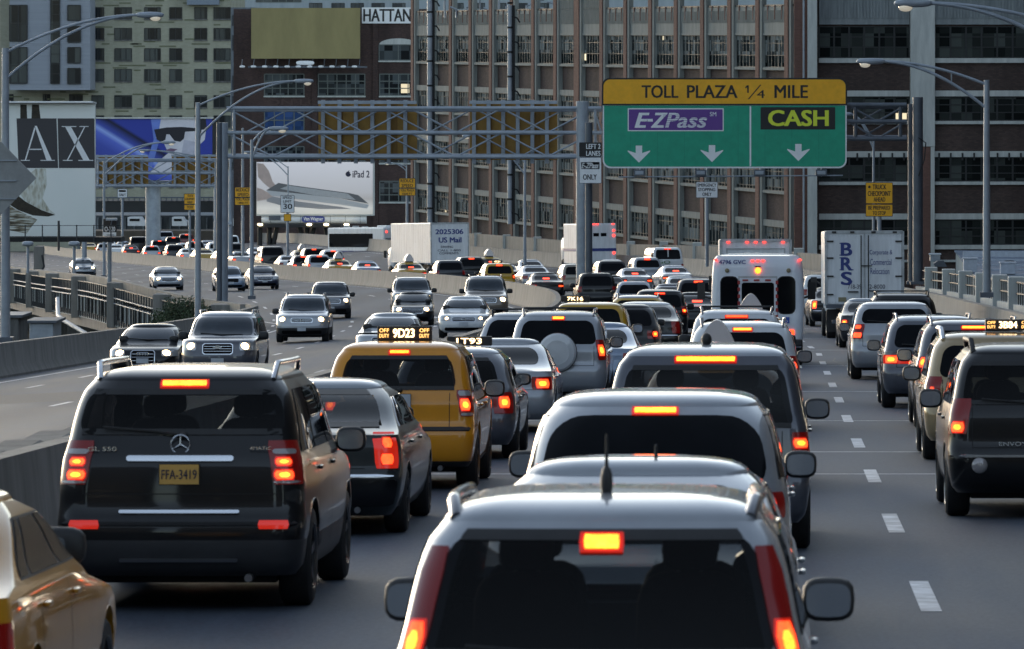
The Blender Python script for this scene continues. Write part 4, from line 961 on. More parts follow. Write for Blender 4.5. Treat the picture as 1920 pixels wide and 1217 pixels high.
# floodlights of the tall billboard
for px, lab in ((52, 'grey floodlight on a short post below the tall billboard, left one'), (139, 'grey floodlight on a short post below the tall billboard, right one')):
    r = mkroot('floodlight', px, 505, 278, lab, 'floodlight'); q = MB(); q.tube([P(px, 512, 278), P(px, 462, 278)], .08, M_steel, 8); K(q, 'post', r, smooth=60)
    q = MB(); a = P(px, 457, 278); q.ell((a[0], 278, a[2]), (.29, .35, .13), M_steel, 14, 8, .6); K(q, 'lamp_head', r, smooth=60)
r = mkroot('signal_cabinet', 70, 505, 279, 'grey cabinet on a post beside the left floodlight', 'cabinet')
q = MB(); a = P(64, 505, 279); b = P(82, 462, 279); q.box(a[0], b[0], 278.8, 279.3, a[2], b[2], M_conc); K(q, 'box', r, smooth=0, bevel=.03)
q = MB(); q.tube([P(79, 478, 278.7), P(83, 500, 278.7), P(79, 505, 278.7)], .05, M_iron, 6); K(q, 'cable', r)
q = MB(); q.tube([P(110, 470, 279), P(110, 414, 279)], .06, M_iron, 6); q.build('mast', label='thin black rod in front of the tall billboard', cat='mast')

# ---- railing beyond the right wall
r = mkroot('railing', 1850, 560, 200, 'black iron railing between pale concrete posts beyond the right wall', 'railing')
rx_ = lambda Y: xr(Y) + 1.9
mb = MB(); sweep(mb, rx_, 120, 262, [(-.14, -.5), (-.14, .95), (.14, .95), (.14, -.5)], M_concl, 5); K(mb, 'low_wall', r, smooth=25)
for i in range(11):
    y = 134 + i * 12; x = rx_(y); z = ground(xr(y), y); q = MB(); q.box(x - .3, x + .3, y - .35, y + .35, z + .7, z + 1.95, M_concl); K(q, 'post', r, smooth=0, bevel=.03)
q = MB()
for dz in (1.35, 1.75): q.tube([(rx_(y), y, ground(xr(y), y) + dz) for y in YS(122, 262, 6)], .035, M_iron, 5, False)
K(q, 'handrail', r)
q = MB(); y = 122
while y < 262: x = rx_(y); z = ground(xr(y), y); q.box(x - .02, x + .02, y - .03, y + .03, z + .9, z + 1.75, M_iron); y += 1.5
K(q, 'baluster', r, smooth=0, kind='stuff')
# ------------------------------------------------------------------ buildings
def wallmat(name, c0, c1, mortar=None, bw=.3, bh=.1, stain=.3):
    m = bpy.data.materials.new(name); m.use_nodes = True; n = m.node_tree; b = n.nodes['Principled BSDF']; L = n.links
    tc = n.nodes.new('ShaderNodeTexCoord'); sx = n.nodes.new('ShaderNodeSeparateXYZ'); L.new(tc.outputs['Object'], sx.inputs[0]); cx = n.nodes.new('ShaderNodeCombineXYZ')
    L.new(sx.outputs[0], cx.inputs[0]); L.new(sx.outputs[2], cx.inputs[1])
    br = n.nodes.new('ShaderNodeTexBrick'); L.new(cx.outputs[0], br.inputs[0]); br.inputs['Scale'].default_value = 1; br.inputs['Brick Width'].default_value = bw; br.inputs['Row Height'].default_value = bh; br.inputs['Mortar Size'].default_value = .012
    br.inputs['Color1'].default_value = (*c0, 1); br.inputs['Color2'].default_value = (*c1, 1); br.inputs['Mortar'].default_value = (*(mortar or c0), 1)
    mp = n.nodes.new('ShaderNodeMapping'); mp.inputs['Scale'].default_value = (.5, .5, .12); L.new(tc.outputs['Object'], mp.inputs[0])
    t = n.nodes.new('ShaderNodeTexNoise'); t.inputs['Scale'].default_value = 1.0; t.inputs['Detail'].default_value = 7; L.new(mp.outputs[0], t.inputs['Vector'])
    r = n.nodes.new('ShaderNodeMapRange'); r.inputs[1].default_value = .3; r.inputs[2].default_value = .7; r.inputs[3].default_value = 1 - stain; r.inputs[4].default_value = 1 + stain; L.new(t.outputs[0], r.inputs[0])
    mu = n.nodes.new('ShaderNodeVectorMath'); mu.operation = 'SCALE'; L.new(br.outputs[0], mu.inputs[0]); L.new(r.outputs[0], mu.inputs['Scale']); L.new(mu.outputs[0], b.inputs['Base Color']); b.inputs['Roughness'].default_value = .9
    return m
def panemat(name, c0, c1, cell=(1.0, 1.0), lit=0.0, thr=.97, rough=.12):
    """window glass: every pane (a cell in object x,z) has its own blind, dirt or darkness"""
    m = bpy.data.materials.new(name); m.use_nodes = True; n = m.node_tree; b = n.nodes['Principled BSDF']; L = n.links
    g = n.nodes.new('ShaderNodeNewGeometry'); oi = n.nodes.new('ShaderNodeObjectInfo')
    tc = n.nodes.new('ShaderNodeTexCoord'); mp = n.nodes.new('ShaderNodeMapping'); mp.inputs['Scale'].default_value = (1 / cell[0], 1, 1 / cell[1]); L.new(tc.outputs['Object'], mp.inputs[0])
    ad = n.nodes.new('ShaderNodeVectorMath'); ad.operation = 'ADD'; L.new(mp.outputs[0], ad.inputs[0]); L.new(oi.outputs['Location'], ad.inputs[1])
    fl = n.nodes.new('ShaderNodeVectorMath'); fl.operation = 'FLOOR'; L.new(ad.outputs[0], fl.inputs[0])
    w = n.nodes.new('ShaderNodeTexWhiteNoise'); w.noise_dimensions = '4D'; L.new(fl.outputs[0], w.inputs['Vector']); L.new(oi.outputs['Random'], w.inputs['W'])
    r = n.nodes.new('ShaderNodeValToRGB'); r.color_ramp.elements[0].color = (*c0, 1); r.color_ramp.elements[0].position = .25; r.color_ramp.elements[1].color = (*c1, 1); L.new(w.outputs[0], r.inputs[0]); L.new(r.outputs[0], b.inputs['Base Color'])
    b.inputs['Roughness'].default_value = rough; b.inputs['Specular IOR Level'].default_value = .3 if rough < .5 else .0; b.inputs['IOR'].default_value = 1.4 if rough < .5 else 1.1
    if lit:
        gt = n.nodes.new('ShaderNodeMath'); gt.operation = 'GREATER_THAN'; gt.inputs[1].default_value = thr; L.new(w.outputs[0], gt.inputs[0])
        mu = n.nodes.new('ShaderNodeMath'); mu.operation = 'MULTIPLY'; mu.inputs[1].default_value = lit; L.new(gt.outputs[0], mu.inputs[0]); L.new(mu.outputs[0], b.inputs['Emission Strength']); b.inputs['Emission Color'].default_value = (1, .85, .55, 1)
    return m
M_bdark = wallmat('dark_brick', (.052, .034, .030), (.085, .055, .048), (.045, .038, .036), .28, .10)
M_bred = wallmat('red_brick', (.135, .066, .052), (.175, .088, .070), (.14, .09, .075), .28, .10)
M_bold = wallmat('old_brick', (.045, .028, .026), (.075, .045, .040), (.04, .03, .03), .28, .10, .4)
M_flute = concmat('precast_panel', (.17, .185, .18), (.27, .285, .27), 1)
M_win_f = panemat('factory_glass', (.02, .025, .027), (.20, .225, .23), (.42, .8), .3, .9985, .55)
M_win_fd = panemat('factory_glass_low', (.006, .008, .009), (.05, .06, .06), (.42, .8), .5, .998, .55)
M_mull = pmat('window_bar', (.12, .14, .135), .6); M_muld = pmat('window_bar_dark', (.02, .022, .024), .6)
def hf(px, py, Y): return EYE + (HY - py) * Y / F
# 1. the long brick factory, angled towards us
A = Vector((-31.6, 467)); B = Vector((1.0, 370)); NB = 16; D = (B - A); LEN = D.length; bay = LEN / NB; ang = math.atan2(D.y, D.x)
fb = empty('brick_factory', (A.x, A.y, 0), rz=ang, label='long dark brick factory with red piers behind the green sign, receding left', cat='building')
# local x along the wall, y into the building, z world height. eye level 2.72
zt0 = EYE + .15; pitch = 4.32; zbase = -30
mb = MB()
mb.box(-1, LEN + .4, .25, 30, zbase, EYE + 2.0, M_bdark); mb.build('wall', fb, smooth=0)
mb = MB(); mb.box(-1, LEN, .1, .249, EYE + 1.9, EYE + 2.15, M_bred); mb.box(-1.2, LEN + .6, .0, 30.2, EYE + 2.16, EYE + 2.3, M_muld); mb.build('coping', fb, smooth=0)
for i in range(NB + 1):
    big = i in (6, 7, 8); x = i * bay; q = MB(); top = EYE + (3.4 if i not in (7, 8, 9) else 6.5)
    pw = .78 if i != 8 else 1.4
    q.box(x - pw, x, -.20, .24, zbase, top, M_bred); q.build('brick_pier', fb, smooth=0)
    q = MB(); q.box(x + .002, x + .45, -.12, .24, zbase, top - .1, M_flute); q.build('concrete_pier', fb, smooth=0)
WN = {}
for i in range(NB):
    x0 = i * bay + .46; x1 = (i + 1) * bay - (.79 if i != 7 else 1.41); wv = x1 - x0
    tall = i in (7, 8)
    q = MB(); ztop = EYE + (2.15 if not tall else 6); q.box(x0, x1, .02, .245, zt0 + .15, ztop, M_flute)
    k = 0; xx = x0 + .12
    while xx < x1 - .1: q.box(xx, xx + .09, -.03, .02, zt0 + .9, ztop - .25, M_flute); xx += .24
    for t in (.2, .5, .8): q.box(x0 + wv * t - .06, x0 + wv * t + .06, -.05, -.0, ztop - .9, ztop + .1, M_bred)
    q.build('precast_panel', fb, smooth=0)
    for rI in range(4):
        hw_ = 2.25 if rI == 0 else 1.80; zb_ = zt0 - pitch * rI - 2.25; zt = zb_ + hw_
        q = MB(); q.box(x0, x1, -.02, .245, zt, zt + (.45 if rI else .15), M_flute); q.build('lintel', fb, smooth=0)
        q = MB(); q.box(x0, x1, -.06, .245, zb_ - .2, zb_, M_flute); q.build('sill', fb, smooth=0)
        key = (hw_, round(wv, 2))
        if key not in WN:
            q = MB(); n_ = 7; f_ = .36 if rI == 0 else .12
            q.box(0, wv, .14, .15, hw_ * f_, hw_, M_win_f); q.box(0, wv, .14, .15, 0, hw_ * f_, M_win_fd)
            for k in range(n_ + 1): xx = wv * k / n_; q.box(xx - .03, xx + .03, .115, .139, 0, hw_, M_mull)
            for zz in (.0, hw_ * f_, hw_ * .74, hw_ - .05): q.box(0, wv, .12, .1385, zz, zz + .05, M_muld)
            WN[key] = w0 = q.build('window', fb, smooth=0)
        else: w0 = WN[key].copy(); COL.objects.link(w0); w0.parent = fb
        w0.location = (x0, 0, zb_)
q = MB(); q.box(-20, LEN, 3, 3.3, EYE + 1.5, EYE + 1.6, M_dark)
# end corner pier of the factory (tall red and grey) and the return wall
cx0, cy0 = B.x, B.y
q = MB(); q.box(0, P(1530, 0, 363)[0] - P(1489, 0, 363)[0], 0, 3, -30, EYE + 9, M_bred); r = mkroot('brick_tower', 1489, 560, 363, 'narrow red brick stair tower between the factory and the banded block', 'building')
o = q.build('wall', smooth=0); o.parent = r; o.location = (0, 0, -r.location.z)
q = MB(); a = P(1514, 0, 362.5); q.box(a[0], P(1532, 0, 362.5)[0], 362.2, 362.99, -30, EYE + 9, M_concl); K(q, 'concrete_strip', r, smooth=0)
q = MB(); a = P(1507, 0, 362.5); q.tube([(a[0], 362.6, -30), (a[0], 362.6, EYE + 9)], .07, M_steel, 6); K(q, 'downpipe', r)
G2 = panemat('block_glass', (.010, .012, .012), (.075, .085, .08), (.75, .9), .35, .992, .5)
# 2. banded block on the right
RY = 364
rb = empty('brick_block', P(1532, 560, RY), label='dark brick block with grey bands and broad pilasters at the right edge', cat='building'); rb.rotation_euler = (0, 0, .05)
ox = rb.location.x; oz = rb.location.z; KK = RY / F
lx = lambda px: (px - 1532) * KK; lz = lambda py: EYE + (HY - py) * KK - oz
q = MB(); q.box(0, lx(2600), .3, 30, -18, lz(-1100), M_bdark); q.build('wall', rb, smooth=0)  # wall carried up out of view to hide low sky from car reflections
M_corr = concmat('corrugated_sheet', (.17, .19, .20), (.28, .31, .32), 1)
for (a, b) in ((1536, 1706), (1754, 1930), (1975, 2150)):
    q = MB(); q.box(lx(a), lx(b), .1, .299, lz(46), lz(-60), M_corr)
    xx = lx(a)
    while xx < lx(b) - .1: q.box(xx, xx + .1, .04, .1, lz(34), lz(-60), M_corr); xx += .22
    q.build('cladding', rb, smooth=0)
    for (t, u, s0) in ((50, 108, 118), (182, 226, 233), (296, 340, 347), (413, 459, 468)):
        q = MB(); n_ = 6
        q.box(lx(a), lx(b), .24, .26, lz(u), lz(t), G2)
        for k in range(n_ + 1): xx = lx(a) + (lx(b) - lx(a)) * k / n_; q.box(xx - .06, xx + .06, .2, .2395, lz(u), lz(t), M_muld)
        for k in range(4): zz = lz(u) + (lz(t) - lz(u)) * k / 3; q.box(lx(a), lx(b), .205, .239, zz - .035, zz + .035, M_muld)
        q.box(lx(a) - .02, lx(b) + .02, .06, .3, lz(s0), lz(u) - .04, M_concl); q.build('window', rb, smooth=0)
        if t > 60: q = MB(); q.box(lx(a), lx(b), .1, .298, lz(t) + .04, lz(t - 12), M_concl); q.build('band', rb, smooth=0)
q = MB()
for px in np.arange(1540, 2100, 22):
    q.box(lx(px), lx(px) + .12, .03, .1, lz(301), lz(287), M_muld)
q.build('bracket', rb, smooth=0)
q = MB(); q.box(lx(1540), lx(2150), .05, .3, lz(492), lz(488), M_concl); q.build('band', rb, smooth=0)
for (a, b) in ((1707, 1753), (1931, 1974)):
    q = MB(); q.box(lx(a), lx(b), -.35, .3, lz(275), lz(-60), M_concl); q.build('pilaster', rb, smooth=0, bevel=.03)
    q = MB(); q.box(lx(a) + .2, lx(b) - .3, -.3, .3, -18, lz(275) - .003, M_bred); q.build('pilaster_base', rb, smooth=0)
    q = MB(); q.box(lx(b) - .29, lx(b) - .02, -.3, .3, -18, lz(275) - .003, M_concl); q.build('pilaster_edge', rb, smooth=0)
# lower roofs in front of it
M_roofm = pmat('roof_membrane', (.22, .26, .33), .7, noise=.25, nscale=.6); M_roofw = pmat('roof_white', (.50, .55, .62), .6, noise=.15)
r = mkroot('low_roof', 1800, 560, 290, 'flat blue-grey factory roof seen beyond the railing', 'building')
q = MB(); q.box(12.0, 60, 280, 356, -24, -11.6, M_concl); K(q, 'wall', r, smooth=0)
q = MB(); q.box(11.9, 60, 279.9, 356, -11.597, -11.5, M_roofm); K(q, 'roof', r, smooth=0)
q = MB()
for k in range(7): y = 330 + k * 3; 
q.box(12.1, 60, 345, 345.6, -11.497, -11.15, M_roofw); K(q, 'roof_upstand', r, smooth=0)
q = MB()
for k in range(8): q.box(12.5, 60, 290 + k * 7, 290.2 + k * 7, -11.497, -11.4, M_roofw)
K(q, 'roof_seam', r, smooth=0)
for i, (x0, x1, y0_, y1_, Y) in enumerate(((1807, 1832, 486, 513, 322), (1876, 1904, 494, 522, 318), (1744, 1763, 478, 498, 338))):
    a = P(x0, y1_, Y); b = P(x1, y0_, Y); rr2 = mkroot('roof_vent', (x0 + x1) / 2, y1_, Y, ['white box vent on the flat roof, left of the railing lamp post', 'white box vent on the flat roof, near the right edge', 'small grey box vent on the flat roof behind the right gantry column'][i], 'roof vent', 'vents on the flat roof')
    q = MB(); q.box(a[0], b[0], Y, Y + 1.0, -11.49, b[2], M_roofw if i < 2 else M_steel); K(q, 'housing', rr2, smooth=0, bevel=.03)
    q = MB(); q.box(a[0] - .06, b[0] + .06, Y - .06, Y + 1.06, b[2] + .002, b[2] + .07, M_roofw); K(q, 'cap', rr2, smooth=0)
for i, (x0, x1) in enumerate(((1753, 1769), (1880, 1900))):
    rr2 = mkroot('duct', x0, 500, 336, ['dark flared duct on the roof left of the railing', 'dark flared duct on the roof at the right'][i], 'duct')
    a = P(x0, 499, 336); b = P(x1, 488, 336); q = MB(); q.prism([(a[0], a[2]), (b[0] + .2, a[2]), (b[0], b[2]), (a[0] + .15, b[2]), (a[0] - .1, (a[2] + b[2]) / 2)], 335, 336, M_steeld); K(q, 'hood', rr2, smooth=0)

# ---- generic frontal building in photograph units at depth Y
def frontal(name, px0, px1, top, Y, mat, label, depth=14, base=-32, cat='building'):
    r = mkroot(name, (px0 + px1) / 2, 480, Y, label, cat)
    q = MB(); a = P(px0, top, Y); b = P(px1, top, Y); q.box(a[0], b[0], Y, Y + depth, base, a[2], mat); K(q, 'wall', r, smooth=0); return r
def pbox(r, name, px0, px1, py0, py1, Y, d0, d1, mat, **k):
    a = P(px0, py1, Y); b = P(px1, py0, Y); q = MB(); q.box(a[0], b[0], Y + d0, Y + d1, a[2], b[2], mat); return K(q, name, r, smooth=0, **k)
WIN = {}
def window(r, px0, px1, py0, py1, Y, nx, nz, gm, fm, bar=.05, sill=None, rec=-.05):
    key = (round(px1 - px0, 1), round(py1 - py0, 1), Y, nx, nz, gm.name)
    a = P(px0, py1, Y); b = P(px1, py0, Y); w, h = b[0] - a[0], b[2] - a[2]
    if key not in WIN:
        q = MB(); q.box(0, w, -.02, -.004, 0, h, gm)
        for k in range(nx + 1): q.box(w * k / nx - bar, w * k / nx + bar, -.09, -.021, 0, h, fm)
        for k in range(nz + 1): q.box(0, w, -.085, -.022, h * k / nz - bar, h * k / nz + bar, fm)
        if sill: q.box(-.1, w + .1, -.16, -.005, -.22, -.05, sill)
        o = q.build('window', smooth=0); WIN[key] = o
    else: o = WIN[key].copy(); COL.objects.link(o)
    o.parent = r; o.location = (a[0] - r.location.x, Y - r.location.y, a[2] - r.location.z); return o
# 3. old brick warehouse with painted lettering
Y3 = 640
ob = frontal('brick_warehouse', 438, 800, 17, Y3, M_bold, 'old dark brick warehouse carrying the blank olive billboard and the white lettering strip')
G3 = panemat('warehouse_glass', (.010, .013, .016), (.10, .12, .13), (1.0, 1.1), .3, .985)
G3b = panemat('blue_glass', (.02, .05, .13), (.05, .10, .26), (1.0, 1.1))
for (py0, py1) in ((139, 179), (275, 305), (340, 378)):
    for (a, b, n_) in ((496, 570, 5), (597, 684, 5), (712, 783, 4)): window(ob, a, b, py0, py1, Y3, n_, 2 if py1 - py0 < 35 else 3, G3, M_mull, .06, M_concl)
window(ob, 496, 570, 206, 245, Y3, 4, 2, G3b, M_mull, .06, M_concl); window(ob, 712, 783, 206, 245, Y3, 4, 2, G3, M_mull, .06, M_concl)
window(ob, 711, 783, 84, 113, Y3, 2, 1, G3, M_mull, .06, M_concl)
q = MB(); c = P(747, 84, Y3); w_ = P(783, 0, Y3)[0] - c[0]; q.prism([(c[0] + w_ * math.cos(t), c[2] + .02 + .75 * math.sin(t)) for t in np.linspace(0, math.pi, 14)], Y3 - .08, Y3 - .003, M_concl); K(q, 'window_arch', ob, smooth=0)
pbox(ob, 'lettering_panel', 679, 785, 14, 44, Y3, -.25, -.004, M_swh)
q = MB(); ctext(q, 'HATTAN', 681, 771, 17, 40, Y3 - .26, M_sblk, .03); K(q, 'lettering', ob, smooth=0)
q = MB(); ctext(q, 'ON LONG ISLAND', 500, 770, 186, 197, Y3 - .01, pmat('faded_paint', (.085, .055, .05), .9), .03); K(q, 'painted_lettering', ob, smooth=0)
for px in (590, 704, 787): pbox(ob, 'pier', px - 5, px + 5, 17, 500, Y3, -.2, -.003, M_bold)
bb = mkroot('billboard', 572, 118, Y3 - 3, 'blank olive rooftop billboard on the brick warehouse', 'billboard')
M_olive = pmat('olive_board', (.28, .24, .11), .8, noise=.15, nscale=.5, aniso=(1, 1, .3)); pbox(bb, 'board', 471, 675, 15, 110, Y3 - 3, 0, .4, M_olive)
q = MB()
for k in range(7): a = P(472 + 33 * k, 110, Y3 - 3); q.box(a[0] - .04, a[0] + .04, Y3 - 4.5, Y3 - .3, a[2] - .9, a[2] - .8, M_steeld); 
a = P(468, 127, Y3 - 3); b = P(690, 124, Y3 - 3); q.box(a[0], b[0], Y3 - 5, Y3 - 4.2, a[2], b[2], M_steeld)
for k in range(11): a = P(455 + 22 * k, 127, Y3 - 3); q.tube([(a[0], Y3 - 4.4, a[2]), (a[0], Y3 - 3.2, P(0, 111, Y3)[2])], .05, M_steeld, 4)
K(q, 'catwalk', bb, smooth=0)
for k in range(11): a = P(456 + 21 * k, 125, Y3 - 4); q = MB(); q.ell((a[0], Y3 - 5.1, a[2]), (.34, .4, .16), M_swh, 10, 6, .8); K(q, 'lamp', bb)
q = MB(); a = P(573, 118, Y3 - 4); q.ell((a[0], Y3 - 4.6, a[2]), (1.1, .1, .26), M_swh, 16, 6, .6); K(q, 'name_plate', bb)
# 4. green apartment block
Y4 = 780
M_ap = wallmat('apartment_brick', (.30, .30, .235), (.34, .34, .27), (.28, .28, .23), .5, .2, .12)
M_apd = pmat('apartment_dark_brick', (.14, .15, .095), .85, noise=.2, nscale=1)
ap = frontal('apartment_block', 0, 434, -60, Y4, M_ap, 'yellow-green brick apartment block with dark brick stripes at the upper left', 20)
G4 = panemat('apartment_glass', (.014, .018, .022), (.085, .10, .10), (1.4, 3.0))
cols4 = [(172, 195), (215, 247), (271, 301), (318, 341), (365, 388), (401, 432)]
rows4 = [(-25, -4), (14, 35), (53, 74), (91, 113), (130, 152), (179, 201), (217, 238), (255, 276), (293, 314), (331, 350)]
rnd = random.Random(3)
for (t, b) in rows4:
    for (a, c) in cols4: window(ap, a, c, t, b, Y4, 3 if c - a > 28 else 2, 1, G4, M_muld if rnd.random() < .6 else M_muld, .05, M_concd)
for (a, c) in ((8, 25), (81, 94), (130, 155)): window(ap, a, c, 177, 190, Y4, 2, 1, G4, M_muld, .05)
q = MB(); 
for i in range(330):
    px = rnd.uniform(2, 415); py = rnd.uniform(-40, 345); w_ = rnd.uniform(10, 34)
    if px < 170 and py < 170: continue
    py = round(py / 4.5) * 4.5
    bad = any(px < c and px + w_ > a and py + 2.5 > t - 1 and py < b + 1 for (t, b) in rows4 for (a, c) in cols4)
    if bad: continue
    a = P(px, py + 2.6, Y4); b = P(min(433, px + w_), py, Y4); q.box(a[0], b[0], Y4 - .03 - .004 * (i % 7), Y4 - .002, a[2], b[2], M_apd)
K(q, 'brick_stripe', ap, smooth=0)
pbox(ap, 'balcony', 352, 412, -20, 9, Y4, -1.2, -.01, pmat('blue_siding2', (.19, .23, .29), .7))
# 5. blue clad wing
M_blue = pmat('blue_siding', (.28, .31, .37), .6, noise=.08, nscale=.4, aniso=(.1, 1, 6))
bw = frontal('clad_tower', 18, 169, -60, Y4 - 6, M_blue, 'blue-grey corrugated tower wing with tall dark windows at the top left', 5.9, base=P(0, 168, Y4)[2])
q = MB()
for k in range(58):
    py = -60 + k * 3.9; a = P(18, py + .7, Y4 - 6); b = P(169, py, Y4 - 6); q.box(a[0], b[0], Y4 - 6.06, Y4 - 6.003, a[2], b[2], M_blue)
K(q, 'siding_rib', bw, smooth=0)
for (t, b) in ((10, 77), (89, 156), (-70, -3)):
    window(bw, 18, 51, t, b, Y4 - 6.2, 2, 2, G4, M_muld, .08)
for (t, b) in ((10, 38), (49, 79), (89, 118), (128, 157), (-30, -2)): window(bw, 127, 151, t, b, Y4 - 6.2, 1, 1, G4, M_muld, .08)
window(bw, 95, 112, -10, 157, Y4 - 6.2, 1, 9, G4, M_muld, .05)
# 6. block at the very edge, warm sunlight put into its stone colour
sb = frontal('stone_block', -160, 17, -60, 900, pmat('sun_tinted_stone', (.52, .42, .33), .8, noise=.1), 'pale stone block catching warm light at the far left edge', 10)
G6 = panemat('stone_block_glass', (.03, .035, .05), (.12, .13, .15), (1, 1.5))
for (t, b) in ((-30, -2), (9, 37), (49, 77), (88, 117), (127, 155)):
    for a in (-14, 1, 9): window(sb, a, a + 5, t, b, 900, 1, 2, G6, M_muld, .04)
# 7. louvred grey tower
M_louv = pmat('louvre_metal', (.12, .14, .165), .6, noise=.3, nscale=.8, aniso=(5, 1, .3))
lt = frontal('louvred_tower', 433, 472, 14, 700, M_louv, 'narrow grey louvred tower between the apartment block and the warehouse', 12)
q = MB(); rnd = random.Random(5)
for r_ in range(9):
    for c in range(9):
        a = P(436 + c * 4, 28 + r_ * 38 + 29, 700); b = P(437.6 + c * 4, 28 + r_ * 38, 700)
        if rnd.random() < .75: q.box(a[0], b[0], 699.85, 699.997, a[2] + rnd.uniform(0, .8), b[2], M_muld)
K(q, 'louvre', lt, smooth=0)
pbox(lt, 'vent_pipe', 452, 470, 25, 37, 690, 0, 1, M_white)
# 8. pale industrial backdrop over the roofs
M_pale = concmat('pale_cladding', (.26, .31, .35), (.36, .41, .45), .3)
ib = frontal('pale_block', 425, 2900, -900, 1000, M_pale, 'pale blue-grey industrial block showing above the factory roofline', 20)  # unseen extra height and width added to block sky reflected in car sides
G8 = panemat('pale_block_glass', (.05, .06, .07), (.14, .16, .17), (2, 1))
for a in (580, 622, 658, 697, 736, 845, 885, 925, 965, 1005, 1060): window(ib, a, a + 24, 6, 16, 1000, 3, 1, G8, M_muld, .05)
window(ib, 480, 565, -30, 4, 1000, 6, 3, G8, M_mull, .06)
q = MB(); rnd = random.Random(8); rr3 = mkroot('roof_pipework', 960, 30, 430, 'tangle of pipes and ducts on the factory roof', 'roof equipment')
for i in range(16):
    px = 820 + i * 17 + rnd.uniform(-5, 5); a = P(px, 24, 440); h = rnd.uniform(.3, 1.4); q.tube([(a[0], 452, 4.4), (a[0], 452, 4.7 + h), (a[0] + rnd.uniform(-1, 1), 452, 4.9 + h)], .1, M_steel, 6)
K(q, 'pipe', rr3)
# masts in front of the factory wall
for i, (px, t, b, Y, w_) in enumerate(((806, -20, 520, 415, .42), (956, 10, 420, 400, .36))):
    r = mkroot('utility_mast', px, b, Y, ['tall banded pipe mast with dark cleats in front of the factory, left one', 'shorter banded pipe mast in front of the factory, above the gantry'][i], 'mast')
    q = MB(); a = P(px, b, Y); c = P(px, t, Y); q.tube([a, c], w_ * .5, M_steel, 10); K(q, 'pipe', r, smooth=60)
    q = MB(); q.tube([(a[0] + .28, Y, a[2]), (a[0] + .28, Y, c[2])], .1, M_dark, 6)
    py = t + 20
    while py < b: z = P(0, py, Y)[2]; q.tube([(a[0], Y, z), (a[0] + .55, Y, z - .15), (a[0] + .75, Y, z - .5)], .06, M_dark, 5); q.tube([(a[0], Y, z + .9), (a[0], Y, z + 1.05)], w_ * .54, M_dark, 10); py += 46
    K(q, 'cable_and_cleats', r)
# 9. low structures under the gantry at left
lw = frontal('brown_wall', 150, 640, 433, 690, wallmat('brown_masonry', (.085, .07, .055), (.11, .09, .07)), 'long low brown masonry building behind the far traffic', 6)
pr = frontal('parking_deck', 145, 660, 404, 715, concmat('deck_concrete', (.14, .16, .18), (.22, .25, .27)), 'grey parking deck with parked vans behind the far traffic', 20)
q = MB()
for k in range(30): a = P(150 + 17 * k, 430, 715); q.box(a[0] - .08, a[0] + .08, 714.5, 714.99, a[2], P(0, 408, 715)[2], M_steel)
K(q, 'pillar', pr, smooth=0)
el = frontal('elevated_track', 140, 470, 377, 705, M_muld, 'dark elevated steel deck crossing behind the billboard column', 8, base=P(0, 398, 705)[2], cat='bridge')
q = MB(); a = P(140, 372, 705); b = P(470, 369, 705); q.box(a[0], b[0], 704.5, 704.9, a[2], b[2], M_steeld)
for k in range(34): a = P(142 + 10 * k, 377, 704.7); q.box(a[0] - .05, a[0] + .05, 704.6, 704.8, a[2], P(0, 370, 704.7)[2], M_steeld)
K(q, 'railing', el, smooth=0)
for i, (px, w_) in enumerate(((242, 32), (325, 26), (418, 26), (455, 24))):
    r = mkroot('parked_van', px, 422, 700, ['white van parked on the deck left of the billboard column', 'white van parked on the deck right of the billboard column', 'white van parked behind the gantry column', 'silver van parked near the warehouse corner'][i], 'van', 'vans parked on the deck')
    a = P(px, 422, 700); q = MB(); q.prism([(a[0], a[2]), (a[0] + w_ * .07, a[2]), (a[0] + w_ * .07, a[2] + .5), (a[0] + w_ * .058, a[2] + .62), (a[0] + w_ * .05, a[2] + 1.0), (a[0], a[2] + 1.0)], 699, 701, M_white); K(q, 'body', r, smooth=0, bevel=.08)
    q = MB(); q.box(a[0] + .2, a[0] + w_ * .047, 698.95, 698.99, a[2] + .55, a[2] + .85, M_glass); K(q, 'side_window', r, smooth=0)

# ------------------------------------------------------------------ billboards
def picmat(name, fn):
    m = bpy.data.materials.new(name); m.use_nodes = True; n = m.node_tree; fn(n, n.nodes['Principled BSDF'], n.links, n.nodes.new('ShaderNodeTexCoord')); n.nodes['Principled BSDF'].inputs['Roughness'].default_value = .7; return m
def ramp(n, L, src, stops):
    r = n.nodes.new('ShaderNodeValToRGB'); e = r.color_ramp.elements
    while len(e) < len(stops): e.new(.5)
    for k, (p, c) in enumerate(stops): e[k].position = p; e[k].color = (*c, 1)
    L.new(src, r.inputs[0]); return r.outputs[0]
def pp(px, py, Y, d): a = P(px, py, Y); return (a[0], Y - d, a[2])
def poly(q, pts, Y, d, m):
    q.add([pp(x, y, Y, d) for x, y in pts], [tuple(range(len(pts)))], m)
